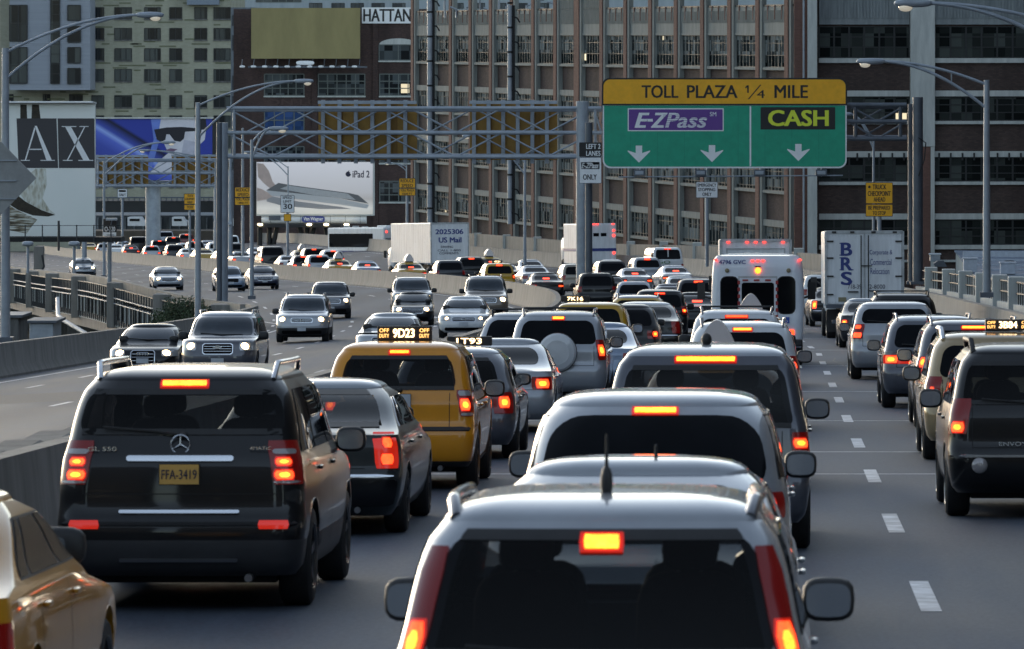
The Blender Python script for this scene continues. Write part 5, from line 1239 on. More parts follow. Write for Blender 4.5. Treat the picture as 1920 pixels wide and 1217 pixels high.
# (a) tall AX board
YA = 298
r = mkroot('billboard', 90, 443, YA, 'tall white billboard with dark panels reading A X at the left edge', 'billboard')
def f(n, b, L, tc):
    mp = n.nodes.new('ShaderNodeMapping'); mp.inputs['Scale'].default_value = (.3, .3, .22); L.new(tc.outputs['Object'], mp.inputs[0]); t = n.nodes.new('ShaderNodeTexNoise'); t.inputs['Scale'].default_value = 1.2; L.new(mp.outputs[0], t.inputs[0])
    L.new(ramp(n, L, t.outputs[0], [(.3, (.76, .80, .77)), (.7, (.84, .86, .83))]), b.inputs['Base Color'])
pbox(r, 'board', 6, 178, 195, 443, YA, 0, .35, picmat('ax_board_vinyl', f)); 
q = MB(); a = P(4, 195, YA); b = P(176, 192.5, YA); q.box(a[0], b[0], YA - .5, YA - .1, b[2], b[2] + .08, M_swh); q.box(a[0], b[0] + .1, YA - .1, YA + .5, a[2] + .003, a[2] + .10, M_concl); K(q, 'top_rail', r, smooth=0)
MD = pmat('charcoal_vinyl', (.050, .048, .054), .6)
def ax(q):
    q.prism([(P(x, y, YA)[0], P(x, y, YA)[2]) for x, y in ((31, 222), (106, 222), (109, 315), (35, 315))], YA - .012, YA - .003, MD)
    q.prism([(P(x, y, YA)[0], P(x, y, YA)[2]) for x, y in ((108, 222), (177, 222), (177.8, 315), (110.5, 315))], YA - .012, YA - .003, MD)
q = MB(); ax(q); K(q, 'dark_panel', r, smooth=0)
q = MB()
for pts in ([(65, 236), (69, 236), (97, 300), (87, 300)], [(64.5, 238), (66.5, 242), (49, 300), (46.5, 300)], [(52, 279), (78, 279), (78, 281), (52, 281)], [(39, 300), (56, 300), (56, 301.5), (39, 301.5)], [(76, 300), (103, 300), (103, 301.5), (76, 301.5)],
            [(122, 237.5), (133, 237.5), (168, 300), (156, 300)], [(158, 237.5), (160, 237.5), (128, 300), (125.5, 300)], [(116, 236.5), (143, 236.5), (143, 238), (116, 238)], [(149, 236.5), (166, 236.5), (166, 238), (149, 238)], [(118, 300), (136, 300), (136, 301.5), (118, 301.5)], [(147, 300), (175, 300), (175, 301.5), (147, 301.5)]):
    poly(q, pts, YA, .016, M_swh)
K(q, 'lettering', r, smooth=0)
# the faded fashion picture: hair and sand, printed soft
def f(n, b, L, tc):
    mp = n.nodes.new('ShaderNodeMapping'); mp.inputs['Rotation'].default_value = (0, -.6, 0); mp.inputs['Scale'].default_value = (.6, 1, 5); L.new(tc.outputs['Object'], mp.inputs[0]); t = n.nodes.new('ShaderNodeTexNoise'); t.inputs['Scale'].default_value = 2.2; t.inputs['Detail'].default_value = 8; L.new(mp.outputs[0], t.inputs[0])
    L.new(ramp(n, L, t.outputs[0], [(.36, (.05, .04, .025)), (.5, (.22, .19, .13)), (.62, (.60, .62, .56))]), b.inputs['Base Color'])
def f2(n, b, L, tc):
    mp = n.nodes.new('ShaderNodeMapping'); mp.inputs['Rotation'].default_value = (0, .5, 0); mp.inputs['Scale'].default_value = (2.5, 1, .8); L.new(tc.outputs['Object'], mp.inputs[0]); t = n.nodes.new('ShaderNodeTexNoise'); t.inputs['Scale'].default_value = 2.6; t.inputs['Detail'].default_value = 8; L.new(mp.outputs[0], t.inputs[0])
    L.new(ramp(n, L, t.outputs[0], [(.30, (.30, .28, .20)), (.5, (.58, .58, .50)), (.66, (.70, .74, .70))]), b.inputs['Base Color'])
MH = picmat('hair_print', f); MS = picmat('sand_print', f2); MHd = pmat('dark_print', (.035, .028, .018), .7, noise=.6, nscale=5)
for pts, d_, m_ in (([(38, 196), (50, 196), (51, 222), (38, 222)], .004, MHd), ([(60, 196), (73, 196), (76, 222), (59, 222)], .0045, MHd),
    ([(6, 352), (20, 356), (48, 378), (78, 394), (104, 403), (90, 406), (62, 404), (34, 394), (6, 376)], .007, MHd),
    ([(6, 378), (30, 393), (58, 406), (70, 412), (60, 424), (50, 438), (30, 434), (6, 430)], .0065, MH),
    ([(30, 350), (50, 330), (68, 316), (86, 316), (88, 345), (80, 372), (92, 392), (104, 402), (74, 392), (46, 376)], .005, MS)):
    q = MB(); poly(q, pts, YA, d_, m_); K(q, 'printed_picture', r, smooth=0)
q = MB(); a = P(-20, 452, YA); b = P(232, 443, YA); q.box(a[0], b[0], YA - 1.4, YA + .6, a[2], b[2] - .01, M_dark); q.box(a[0], b[0], YA - 1.45, YA - 1.41, a[2] + .9, a[2] + .93, M_iron)
for k in range(8): a = P(-10 + 32 * k, 452, YA); q.box(a[0] - .03, a[0] + .03, YA - 1.44, YA - 1.4, a[2], a[2] + .95, M_iron)
K(q, 'catwalk', r, smooth=0)
q = MB()
for px in (-60, 3): a = P(px, 443, YA); q.box(a[0] - .3, a[0] + .3, YA + .7, YA + 1.3, -30, a[2] - .02, M_steeld)
K(q, 'post', r, smooth=0)
# (b) blue sunglasses board
YB = 600
r = mkroot('billboard', 290, 338, YB, 'blue billboard showing a pale face in black sunglasses behind the far gantry', 'billboard')
def f(n, b, L, tc):
    sx = n.nodes.new('ShaderNodeSeparateXYZ'); L.new(tc.outputs['Generated'], sx.inputs[0])
    def mth(op, x, y):
        q = n.nodes.new('ShaderNodeMath'); q.operation = op
        for k, v in ((0, x), (1, y)):
            if isinstance(v, (int, float)): q.inputs[k].default_value = v
            else: L.new(v, q.inputs[k])
        return q.outputs[0]
    s = mth('ADD', sx.outputs[0], mth('MULTIPLY', sx.outputs[2], .85))    # diagonal light streak
    L.new(ramp(n, L, s, [(.0, (.02, .03, .20)), (.55, (.05, .08, .42)), (.70, (.10, .15, .62)), (.76, (.30, .42, .85)), (.82, (.05, .08, .42)), (.95, (.006, .008, .03)), (1.15, (.03, .05, .35))]), b.inputs['Base Color'])
pbox(r, 'board', 177, 398, 223, 338, YB, 0, .5, picmat('blue_vinyl', f))
MF = pmat('face_print', (.62, .61, .67), .7, noise=.12, nscale=.5); MFd = pmat('face_shade_print', (.48, .48, .57), .7, noise=.2, nscale=.8); MSG = pmat('sunglass_print', (.012, .012, .02), .6); MLi = pmat('lips_print', (.17, .10, .17), .6); MBl = pmat('bright_blue_print', (.14, .22, .62), .7, noise=.2, nscale=.4)
q = MB()
poly(q, [(283, 223), (302, 223), (299, 262), (284, 318), (277, 322), (276, 300), (288, 262)], YB, .006, MBl)
poly(q, [(302, 223), (372, 223), (379, 240), (386, 245), (384, 262), (376, 270), (366, 292), (352, 315), (322, 327), (280, 326), (300, 300), (318, 285), (312, 279), (308, 270), (298, 262), (292, 258), (298, 244)], YB, .010, MF)
poly(q, [(366, 223), (386, 223), (388, 243), (378, 243), (376, 262), (371, 262)], YB, .014, MSG)
poly(q, [(345, 262), (366, 266), (364, 290), (350, 300), (340, 290)], YB, .013, MFd)
K(q, 'printed_face', r, smooth=0)
q = MB(); poly(q, [(289, 243), (312, 239), (340, 238), (366, 240), (366, 246), (347, 247), (345, 260), (338, 266), (327, 264), (318, 252), (312, 252), (310, 262), (303, 266), (294, 262)], YB, .018, MSG); K(q, 'printed_sunglasses', r, smooth=0)
q = MB(); poly(q, [(311, 281), (320, 278), (333, 280), (322, 286), (312, 287)], YB, .018, MLi); poly(q, [(310, 266), (319, 269), (318, 274), (311, 272)], YB, .018, MFd); K(q, 'printed_lips', r, smooth=0)
pbox(r, 'black_side_panel', 398, 410, 222, 338, YB, .02, .4, M_sblk); pbox(r, 'top_edge', 177, 400, 220, 222.5, YB, -.2, .5, M_concl)
q = MB(); a = P(285, 338, YB); q.tube([(a[0], YB + 1, -32), (a[0], YB + 1, a[2])], .85, M_steel, 20); a = P(177, 343, YB); b = P(400, 339, YB); q.box(a[0], b[0], YB - 1, YB + 1.6, a[2], b[2], M_steeld); K(q, 'column', r, smooth=50)
# (c) tablet board
YC = 590
r = mkroot('billboard', 590, 403, YC, 'wide lit billboard showing a thin tablet on a white ground, above the bus', 'billboard')
def f(n, b, L, tc):
    sx = n.nodes.new('ShaderNodeSeparateXYZ'); L.new(tc.outputs['Generated'], sx.inputs[0])
    c = ramp(n, L, sx.outputs[2], [(.0, (.52, .50, .46)), (.12, (.62, .60, .56)), (.30, (.40, .38, .37)), (.42, (.46, .45, .46)), (1.0, (.58, .57, .60))]); L.new(c, b.inputs['Base Color']); L.new(c, b.inputs['Emission Color']); b.inputs['Emission Strength'].default_value = .16  # faint glow put into the printed vinyl itself
pbox(r, 'board', 481, 699, 304, 402, YC, 0, .4, picmat('tablet_board_glow', f))
pbox(r, 'frame', 475, 480.7, 302, 403, YC, -.1, .5, M_sblk); pbox(r, 'frame', 699.3, 702, 303, 404, YC, -.1, .5, M_concl); pbox(r, 'frame', 480.9, 699, 402.3, 404.5, YC, -.1, .5, M_concl)
MT1 = pmat('tablet_screen_print', (.46, .46, .47), .5, noise=.1); MT2 = pmat('tablet_edge_print', (.55, .55, .56), .5); MT3 = pmat('tablet_bezel_print', (.15, .15, .155), .5); MSk = pmat('skin_print', (.56, .43, .38), .7, noise=.15, nscale=1); MSh = pmat('print_shadow', (.36, .35, .36), .7)
q = MB()
poly(q, [(482, 306), (494, 307), (504, 320), (511, 340), (518, 349), (506, 353), (494, 343), (484, 332)], YC, .006, MSk); poly(q, [(482, 352), (492, 355), (500, 360), (516, 366), (500, 374), (482, 377)], YC, .006, MSk); K(q, 'printed_hand', r, smooth=0)
q = MB(); poly(q, [(500, 366), (560, 378), (640, 388), (660, 392), (600, 392), (530, 386), (500, 378)], YC, .005, MSh)
poly(q, [(499, 358), (509, 367), (640, 384), (688, 391), (692, 384), (640, 373), (520, 356)], YC, .009, MT2); poly(q, [(499, 357), (522, 343), (545, 347), (655, 362), (672, 366), (691, 382), (640, 372), (560, 363)], YC, .012, MT3)
poly(q, [(525, 354), (541, 348), (652, 363), (667, 375), (590, 366)], YC, .015, MT1); K(q, 'printed_tablet', r, smooth=0)
q = MB(); ctext(q, 'iPad 2', 661, 693, 320, 333, YC - .02, M_ink, .02)
c = P(653, 326.5, YC); q.add([(c[0] + .28 * (1 + .08 * math.cos(2 * a)) * math.cos(a) - (.10 if abs(a - .25) < .3 else 0), YC - .02, c[2] + .30 * math.sin(a)) for a in np.linspace(-.1, 6.1, 22)], [tuple(range(22))], M_ink); q.add([pp(652.6, 321.5, YC, .02), pp(655, 319, YC, .02), pp(655.3, 320, YC, .02), pp(653, 322.3, YC, .02)], [(0, 1, 2, 3)], M_ink); K(q, 'lettering', r, smooth=0)
q = MB(); a = P(490, 411, YC); b = P(686, 411, YC); q.tube([(a[0], YC + .6, a[2]), (b[0], YC + .6, b[2])], .52, M_swh, 20)
for k in range(7): x = a[0] + (b[0] - a[0]) * (k + .6) / 7; q.tube([(x, YC + .6, a[2]), (x + .05, YC + .6, a[2])], .54, M_steel, 20)
K(q, 'service_tube', r, smooth=50)
q = MB(); q.prism(rrect(566, 609, 405, 417, 5.5, YC), YC - .05, YC + .02, pmat('name_plate_blue', (.05, .07, .28), .5)); K(q, 'name_plate', r, smooth=0)
q = MB(); ctext(q, 'Van Wagner', 569, 606, 407, 415.5, YC - .06, M_swh, .02); K(q, 'plate_lettering', r, smooth=0)
pbox(r, 'mesh_box', 504, 526, 403.5, 413, YC, -.02, .04, M_steeld)
q = MB()
for (x0, x1) in ((487, 487), (505, 505), (520, 500), (560, 585), (575, 575), (610, 622), (590, 560), (625, 640)):
    a = P(x0, 421, YC + 1); b = P(x1, 520, YC + 1); q.tube([a, b], .28, M_sblk, 6)
a = P(480, 426, YC); b = P(640, 420, YC); q.box(a[0], b[0], YC - 1, YC + 2, a[2], b[2], M_sblk); K(q, 'support_frame', r, smooth=0)
q = MB()
for px in (488, 580, 612, 650): a = P(px, 421, YC - 1); q.ell((a[0], YC - 1.2, a[2]), (.30, .3, .14), pmat('board_floodlight', (.9, .8, .6), .4, emit=(1, .82, .5), es=3.0), 10, 6)
K(q, 'floodlight', r)
# dark bushes and shed clutter behind the board legs
frontal('dark_shed', 476, 740, 428, 660, pmat('shed_dark', (.03, .034, .04), .8, noise=.3), 'dark shed behind the legs of the tablet billboard', 8)
r = mkroot('concrete_wall', 900, 480, 395, 'pale concrete wall below the factory behind the farthest cars', 'wall')
q = MB(); fx = lambda Y: xr(Y) + 3; sweep(mb := MB(), fx, 300, 560, [(-.2, -2), (-.2, 1.7), (.2, 1.7), (.2, -2)], M_conc, 8); K(mb, 'wall', r, smooth=25)
q = MB()
for y in range(300, 560, 12): x = fx(y); z = ground(xr(y), y); q.box(x - .3, x + .3, y - .4, y + .4, z, z + 2.0, M_concl)
K(q, 'pillar', r, smooth=0)

# unseen dark blocks added behind the camera to block sky light and darken reflections
for i, (x0, x1, y, h) in enumerate(((-150, -62, -70, 42), (-58, -30, -95, 64), (-27, 30, -150, 92), (33, 75, -85, 62), (80, 160, -60, 44))):
    r = empty('rear_sky_blocker', ((x0 + x1) / 2, y, -12), label='tall dark brick block behind the viewpoint, %s' % ('far left', 'left', 'straight behind the road', 'right', 'far right')[i], cat='building', group='blocks behind the viewpoint')
    q = MB(); w = (x1 - x0) / 2; q.box(-w, w, -20, 0, 0, h + 12, M_bdark); q.build('wall', r, smooth=0)
    q = MB()
    for k in range(int(h / 4)): q.box(-w + 1, w - 1, .002, .05, 14 + k * 4, 15.8 + k * 4, G3)
    q.build('window_band', r, smooth=0)

r = empty('side_sky_blocker', (30, 20, -20), label='long dark brick works standing right of the road beside the viewpoint', cat='building')  # added out of view to cut light from the right and darken car sides
q = MB(); q.box(0, 26, 0, 318, 0, 52, wallmat('blocker_brick', (.016, .012, .010), (.026, .019, .016), None, .28, .10, .4)); q.build('wall', r, smooth=0)  # brick made near black so the added wall reflects dark
q = MB()
for k in range(6): q.box(-.05, -.002, 3, 315, 26 + k * 4.2, 28.2 + k * 4.2, M_muld)
q.build('window_band', r, smooth=0)
# ------------------------------------------------------------------ vehicles
C_black = paint('black', (.0045, .005, .0065)); C_white = paint('white', (.60, .62, .64)); C_silver = paint('silver', (.34, .36, .39), .35)
C_grey = paint('grey', (.095, .10, .12), .4); C_dgrey = paint('dark_grey', (.035, .038, .045), .3); C_taxi = paint('taxi_yellow', (.68, .27, .010)); C_taxid = paint('taxi_ochre', (.46, .27, .012))
C_gold = paint('gold', (.36, .27, .15), .3); C_red = paint('dark_red', (.12, .012, .012)); C_blue = paint('pale_blue', (.22, .28, .38), .3); C_navy = paint('navy', (.02, .025, .05), .2); C_tan = paint('tan', (.28, .25, .20), .3)
PC = {'black': C_black, 'white': C_white, 'silver': C_silver, 'grey': C_grey, 'dgrey': C_dgrey, 'taxi': C_taxi, 'ochre': C_taxid, 'gold': C_gold, 'red': C_red, 'blue': C_blue, 'navy': C_navy, 'tan': C_tan}
def put(xc, k, name, label, cat='car', dz=0, yaw=None, **o):
    Y = F / k; X = (xc - VX) / k; r, sh = build_car(name, label, cat, **o)
    if o.get('view') == 'front': place(r, X, Y + o.get('L', 4.7) * math.cos(math.atan(rslope(Y))), True, yaw, dz)
    else: place(r, X, Y, False, yaw, dz)
    return r
def fin(x=0, yfrac=.5, w=.5, h=.52, m=None):
    def ex(root, sh, hw, L, H, zb):
        yc = sh.yr(sh.z1) + .5 * (sh.yf(sh.z1) - sh.yr(sh.z1)); q = MB()
        pts = [(x + w * .5 * math.cos(a) * (1.0 if math.sin(a) < .3 else (1 - (math.sin(a) - .3) * .45)), H + .06 + h * math.sin(a)) for a in np.linspace(0, math.pi, 15)]
        q.prism(pts, yc - .45, yc + .45, M_ad); q.box(x - w * .45, x + w * .45, yc - .4, yc + .4, H - .02, H + .059, M_black); q.build('roof_advert', root, smooth=50)
    return ex
def lamp(text, w=.62, h=.16, side=True, dx=0, yy=None, z=0):
    def ex(root, sh, hw, L, H, zb):
        yc = yy if yy is not None else sh.yr(sh.z1) + .5 * (sh.yf(sh.z1) - sh.yr(sh.z1)); q = MB(); z0 = H + .0 + z; q.box(dx - w / 2, dx + w / 2, yc - .07, yc + .10, z0, z0 + h, M_black); o = q.build('roof_sign', root, smooth=0, bevel=.012)
        q = MB(); a, b = (-.28, .28) if not side else (-.21, .19); put_text(q, text, dx + w * a, dx + w * b, z0 + h * .22, z0 + h * .82, yc - .078, M_led, .035)
        q.build('sign_digits', o, smooth=0)
        if side:
            q = MB()
            for s_ in (-1, 1):
                for t, zz in (('OFF', .58), ('DUTY', .20)): put_text(q, t, dx + s_ * w * .37 - w * .09, dx + s_ * w * .37 + w * .09, z0 + h * zz, z0 + h * (zz + .26), yc - .078, M_ledo, .02)
            q.build('duty_lettering', o, smooth=0)
    return ex
def both(*fs):
    def ex(*a):
        for f_ in fs: f_(*a)
    return ex
def aerial(x, y, h, ball=False, z=None):
    def ex(root, sh, hw, L, H, zb):
        q = MB(); zz = (H - .01) if z is None else z; q.tube([(x, y, zz), (x, y - .0, zz + h)], [.012, .005], M_black, 6)
        q.ell((x, y, zz + .05), (.028, .045, .075), M_black, 10, 8) if not ball else q.ell((x, y, zz + .05), (.05, .06, .06), M_black, 10, 8); q.build('aerial', root, smooth=60)
    return ex
# --- close vehicles
put(1122, 450, 'crossover', 'nearest silver-roofed crossover, tall corner tail lights, cut by the bottom of the picture', 'car', kind='suv', near=2, L=4.55, W=1.82, H=1.69, col=C_silver, tail=(.98, 1.48, -.075, .05), glow=(1.0, 1.17, -.06, .03), lean=.0,
    rz=(1.02, 1.55), rm=.10, rails=1, railm=C_grey, railh=.015, railr=.03, bz=1.495, bw=.075, bh=.026, bx=-.0, plate=None, extra=aerial(.0, 1.0, .26), rs=1.0, rr=(.15, .14))
def star(root, sh, hw, L, H, zb):
    z = 1.275; y = sh.rear(0, z)[1] - .018; q = MB(); q.tube([(.072 * math.cos(a), y, z + .072 * math.sin(a)) for a in np.linspace(0, 2 * math.pi, 25)], .007, M_chrome, 6, False)
    for a in (90, 210, 330): a = math.radians(a); q.tube([(0, y, z), (.07 * math.cos(a), y, z + .07 * math.sin(a))], [.010, .003], M_chrome, 6)
    q.build('emblem', root, smooth=60)
put(333, 246, 'suv', 'big black luxury off-roader with a gold licence plate and chrome handle strip, left foreground', 'suv', kind='suv', near=2, L=5.09, W=1.94, H=1.86, col=C_black, tail=(.97, 1.30, -.17, .12), glow=(.99, 1.1, -.145, -.0),
    glows=[(1.01, 1.075, -.145, .0), (1.115, 1.165, -.13, -.01)], clear=[(1.195, 1.235, -.14, .06), (.978, .998, -.16, .06)], rails=1, railm=M_chrome, railh=.07, railr=.022, rz=(1.345, 1.69), rm=.065, bz=1.725, bw=.17, bh=.016,
    strip=[(1.165, .41, .020, M_chrome), (.76, .46, .013, M_chrome), (.17 + .23, .45, .01, M_rim)], plate='FFA-3419', platem=M_platey, pz=1.05, bumper=(.66, .685, M_dark), badges=[('GL 550', -.71, -.49, 1.225, 1.258), ('4MATIC', .53, .70, 1.235, 1.26)], extra=both(star, lambda root, sh, hw, L, H, zb: [(lambda q: (patch(q, win_grid(lambda x, z: sh.rear(x + s_ * .72, z), .635, .695, lambda z: .115, 7, 3, .01), .02, M_redlit, (0, -1, 0)), q.build('reflector', root)))(MB()) for s_ in (-1, 1)]), gate=(.90, 1.31, .74), rw=.385, clad=.56, cladm=pmat('grey_bumper', (.030, .031, .034), .5, noise=.2))
put(-330, 374, 'taxi', 'yellow taxi saloon cut off by the bottom left corner', 'taxi', kind='sedan', near=1, L=4.9, W=1.86, H=1.49, col=pmat('cab_yellow', (.50, .22, .008), .38, coat=.8, noise=.1, spec=.2), brake=0, mk=1.3, sglass=pmat('dull_side_glass', (.010, .011, .013), .25, spec=.05, noise=.6, nscale=3))
put(1180, 347, 'sedan', 'low white-roofed saloon mostly hidden right ahead of the nearest crossover', 'car', kind='sedan', near=1, L=4.9, W=1.90, H=1.56, col=C_silver, extra=lambda root, sh, hw, L, H, zb: (lambda q: (q.tube([(.1, 1.9, H - .02), (.1, 1.86, H + .07)], [.012, .008], M_black, 6), q.build('aerial', root)))(MB()))
put(1225, 266, 'crossover', 'rounded crossover with a huge black rear window and white roof in the centre lane', 'car', kind='suv', near=1, L=4.7, W=1.96, H=1.74, col=C_silver, rz=(1.06, 1.575), rm=.085, tail=(.86, 1.04, -.20, .15), glow=(.92, .99, -.12, .03), bz=1.60, bw=.15, bh=.014, rs=1.4, wc=.2, plate=None, rr=(.34, .30))
put(1322, 205, 'suv', 'square grey off-roader with a long brake light bar under its white roof edge, centre lane', 'suv', kind='suv', near=2, L=4.9, W=1.96, H=1.90, col=C_grey, roofm=C_silver, rz=(1.14, 1.71), rm=.10, tail=(.72, 1.10, -.12, .10), glow=(.98, 1.07, -.10, .02), glows=[(.96, 1.04, -.10, .03), (.74, .78, -.10, .03)], bz=1.76, bw=.27, bh=.017, rr=(.10, .09), rs=.6, extra=aerial(0, .9, .10, True))
put(1340, 163, 'taxi', 'taxi hidden behind the square off-roader, only its tall white roof advert showing', 'taxi', kind='sedan', near=0, L=5.2, W=1.95, H=1.48, col=C_taxi, extra=fin(0, .5, .46, .42))
put(1392, 121, 'suv', 'white sport utility car with a low brake light strip between roof advert and minibus', 'suv', kind='suv', near=1, L=4.6, W=1.82, H=1.70, col=C_white, tail=(.86, 1.16, -.12, .14), glow=(.95, 1.06, -.08, .04), bz=1.565, bw=.14, rails=1, railm=M_rim)
put(1381, 101, 'suv', 'white car with raised roof rails directly behind the minibus', 'suv', kind='suv', near=0, L=4.6, W=1.85, H=1.72, col=C_white, rails=1, railm=M_rim, bars=1, bw=.2)
put(1408, 91, 'taxi', 'taxi just behind the minibus with a white roof advert and amber number light', 'taxi', kind='sedan', near=0, L=4.9, W=1.9, H=1.47, col=C_taxi, extra=both(fin(0, .5, .5, .40), lamp('1B72', .55, .13, False, yy=1.7)))
# --- left lane
put(565, 194, 'sedan', 'dark saloon with pale roof and tall trapezoid red tail lights behind the black off-roader', 'car', kind='sedan', near=2, L=5.2, W=1.95, H=1.49, col=paint('deep_green', (.018, .024, .026)), roofm=None or C_silver, tail=(.66, 1.0, -.19, .06), glow=(.70, .92, -.12, -.02), glows=[(.86, .95, -.10, -.01), (.70, .80, -.13, -.01)], glowm=M_brake2, strip=[(.585, .88, .012, M_chrome)], bumper=(.30, .56, C_black), chmsl=0, rz=(1.04, 1.38), lens=M_redlit)
put(744, 162, 'taxi', 'yellow sport utility taxi with lit roof sign reading 9D23', 'taxi', kind='suv', near=2, L=4.45, W=1.81, H=1.72, col=C_taxi, tail=(.86, 1.16, -.13, .07), glow=(.93, 1.05, -.11, .0), clear=[(1.09, 1.15, -.11, .05), (.865, .90, -.11, .05)], rz=(1.16, 1.555), rm=.14, bx=-.0, bz=1.59, bw=.11, bh=.013, bumper=(.69, .735, M_black), plate=None, pz=1.04, platem=M_plate, extra=lamp('9D23', .64, .17, yy=1.25), rs=.8, gate=(.70, 1.13, .60), rr=(.12, .10), clad=.36)
put(845, 141, 'estate_car', 'grey hatchback with round amber-lit tail light under the roof sign reading 1T93', 'car', kind='wagon', near=2, L=4.45, W=1.74, H=1.49, col=C_grey, tail=(.62, .90, -.23, .06), glow=(.70, .84, -.15, -.01), rz=(.98, 1.35), rm=.15, extra=lamp('1T93', .62, .13, False, .1, 2.6, -.01), roofm=C_silver, chmsl=0, lens=M_red)
put(932, 122, 'sedan', 'silver saloon with bright amber tail light left of the spare wheel cover', 'car', kind='sedan', near=1, L=4.5, W=1.75, H=1.43, col=C_silver, tail=(.66, .86, -.27, .08), glow=(.69, .82, -.2, -.0), brake=1)
put(1045, 104, 'suv', 'silver off-roader with a round white spare wheel cover on its tailgate', 'suv', kind='suv', near=1, L=4.6, W=1.82, H=1.72, col=C_silver, tail=(.84, 1.20, -.10, .10), glow=(.92, 1.10, -.08, .04), spare=C_white, rails=1, railm=M_rim, bars=1, bz=1.585, bw=.10, bh=.018, wiper=0, plate=None)
put(975, 95, 'estate_car', 'dark-windowed estate with roof bars partly behind the silver off-roader', 'car', kind='wagon', near=0, L=4.7, W=1.84, H=1.60, col=C_silver, rails=1, railm=M_black, bars=1, bw=.05, bx=.35, plate=None)
put(1115, 98, 'sedan', 'pale blue-grey saloon between the spare wheel and the ochre taxi', 'car', kind='sedan', near=0, L=4.6, W=1.76, H=1.43, col=C_blue, brake=0, chmsl=0)
put(1105, 87, 'taxi', 'ochre sport utility taxi with unlit dark roof sign beside the brown median posts', 'taxi', kind='suv', near=1, L=4.45, W=1.81, H=1.72, col=C_taxid, tail=(.86, 1.12, -.12, .08), glow=(.90, 1.0, -.09, .0), rz=(1.14, 1.57), chmsl=0, rr=(.12, .10), extra=lamp('7K16', .62, .13, False, -.35, 1.4), rs=.8)
put(1172, 75.5, 'hatchback', 'black hatchback with one red-orange lamp right of the ochre taxi', 'car', kind='wagon', near=0, L=4.4, W=1.78, H=1.52, col=C_black, chmsl=0, glow=(.72, .84, -.12, 0))
put(1210, 70.5, 'sedan', 'long black saloon with a pale roof and unlit dark red lamps, plate glinting', 'car', kind='sedan', near=1, L=5.4, W=1.98, H=1.49, col=C_black, roofm=C_white, brake=0, chmsl=0, tail=(.66, .98, -.20, .04), strip=[(.60, .86, .012, M_chrome)])
put(1196, 63.5, 'taxi', 'ochre and grey taxi estate with bare roof above the long black saloon', 'taxi', kind='wagon', near=0, L=4.9, W=1.86, H=1.56, col=C_taxid, roofm=C_silver, rails=1, railm=M_rim, brake=0, chmsl=0)
put(1237, 58.5, 'suv', 'black sport utility car with orange high brake light, left of the minibus', 'suv', kind='suv', near=0, L=4.6, W=1.84, H=1.64, col=C_black, glow=(.92, 1.0, -.1, .02), bw=.16)
# --- right lane
put(1950, 182, 'suv', 'black sport utility car with chrome-edged bumper at the right edge of the picture', 'suv', kind='suv', near=2, L=4.87, W=1.92, H=1.80, col=C_black, rz=(1.18, 1.62), rm=.08, tail=(.88, 1.24, -.15, .10), glow=(.90, 1.0, -.11, .02), glowm=M_brake, rails=1, railm=M_black, railh=.08, railr=.03, badges=[('ENVOY', -.42, -.13, .76, .80)], strip=[(.655, .92, .012, M_rim)], chmsl=0, pz=.60, rr=(.14, .12),
    extra=lambda root, sh, hw, L, H, zb: [(lambda q: (q.lathex([], 0, 0, 0, M_red) if 0 else q.ell((s_ * .62, sh.rear(.62, .56)[1] - .0, .56), (.085, .05, .085), M_clear, 16, 10), q.build('fog_lamp', root, smooth=60)))(MB()) for s_ in (-1, 1)])
put(1862, 142, 'suv', 'gold-beige sport utility taxi with roof sign reading 3B84 and OFF DUTY', 'taxi', kind='suv', near=1, L=4.6, W=1.84, H=1.70, col=C_gold, tail=(.86, 1.12, -.14, .08), glow=(.90, .98, -.06, .0), rails=1, railm=M_chrome, railh=.09, railr=.035, extra=lamp('3B84', .62, .15, True, .25, 1.0, .02), chmsl=0, glowm=M_brake2)
put(1828, 120, 'suv', 'dark grey sport utility car with tall orange tail lamp left of the gold taxi', 'suv', kind='suv', near=1, L=4.7, W=1.88, H=1.72, col=C_grey, tail=(.80, 1.14, -.10, .10), glow=(.98, 1.12, -.08, .03), glows=[(.98, 1.12, -.08, .03), (.80, .84, -.08, .03)], rails=1, railm=C_silver, bz=1.585, bw=.18, bh=.014)
put(1752, 105.5, 'estate_car', 'silver-grey tall estate with horizontal orange and red tail lamps in the right lane', 'car', kind='suv', near=1, L=4.8, W=1.86, H=1.66, col=C_grey, roofm=C_silver, tail=(.80, .96, -.52, .12), glow=(.84, .93, -.22, .02), glows=[(.82, .94, -.19, .03)], rails=1, railm=C_silver, railh=.06, bz=1.53, bw=.10, lens=M_redlit, cladm=C_silver)
put(1678, 85.5, 'suv', 'silver sport utility car with stacked red tail lamps behind the white box truck', 'suv', kind='suv', near=1, L=4.8, W=1.95, H=1.72, col=C_silver, tail=(.90, 1.22, -.18, .12), glow=(.92, 1.02, -.14, .03), glows=[(.93, 1.03, -.15, .03), (1.12, 1.19, -.10, .03)], glowm=M_brake2, chmsl=0, rz=(1.24, 1.55), badges=[])
put(1694, 74.5, 'suv', 'black off-roader with a low roof rack in front of the box truck doors', 'suv', kind='suv', near=0, L=4.7, W=1.86, H=1.78, col=C_black, rails=1, railm=M_black, bars=1, chmsl=0, brake=0)
put(1631, 63.5, 'sedan', 'dark blue-grey saloon with a round amber lamp close behind the box truck', 'car', kind='sedan', near=1, L=4.6, W=1.80, H=1.46, col=C_dgrey, roofm=C_silver, glow=(.70, .82, -.14, .0), tail=(.68, .84, -.2, .06), chmsl=0)
put(1567, 49.5, 'sedan', 'black saloon with tall orange lamps half hidden left of the box truck', 'car', kind='sedan', near=1, L=5.2, W=1.94, H=1.49, col=C_black, glow=(.70, .96, -.16, .0), tail=(.66, 1.0, -.18, .06), strip=[(.60, .86, .014, M_chrome)])
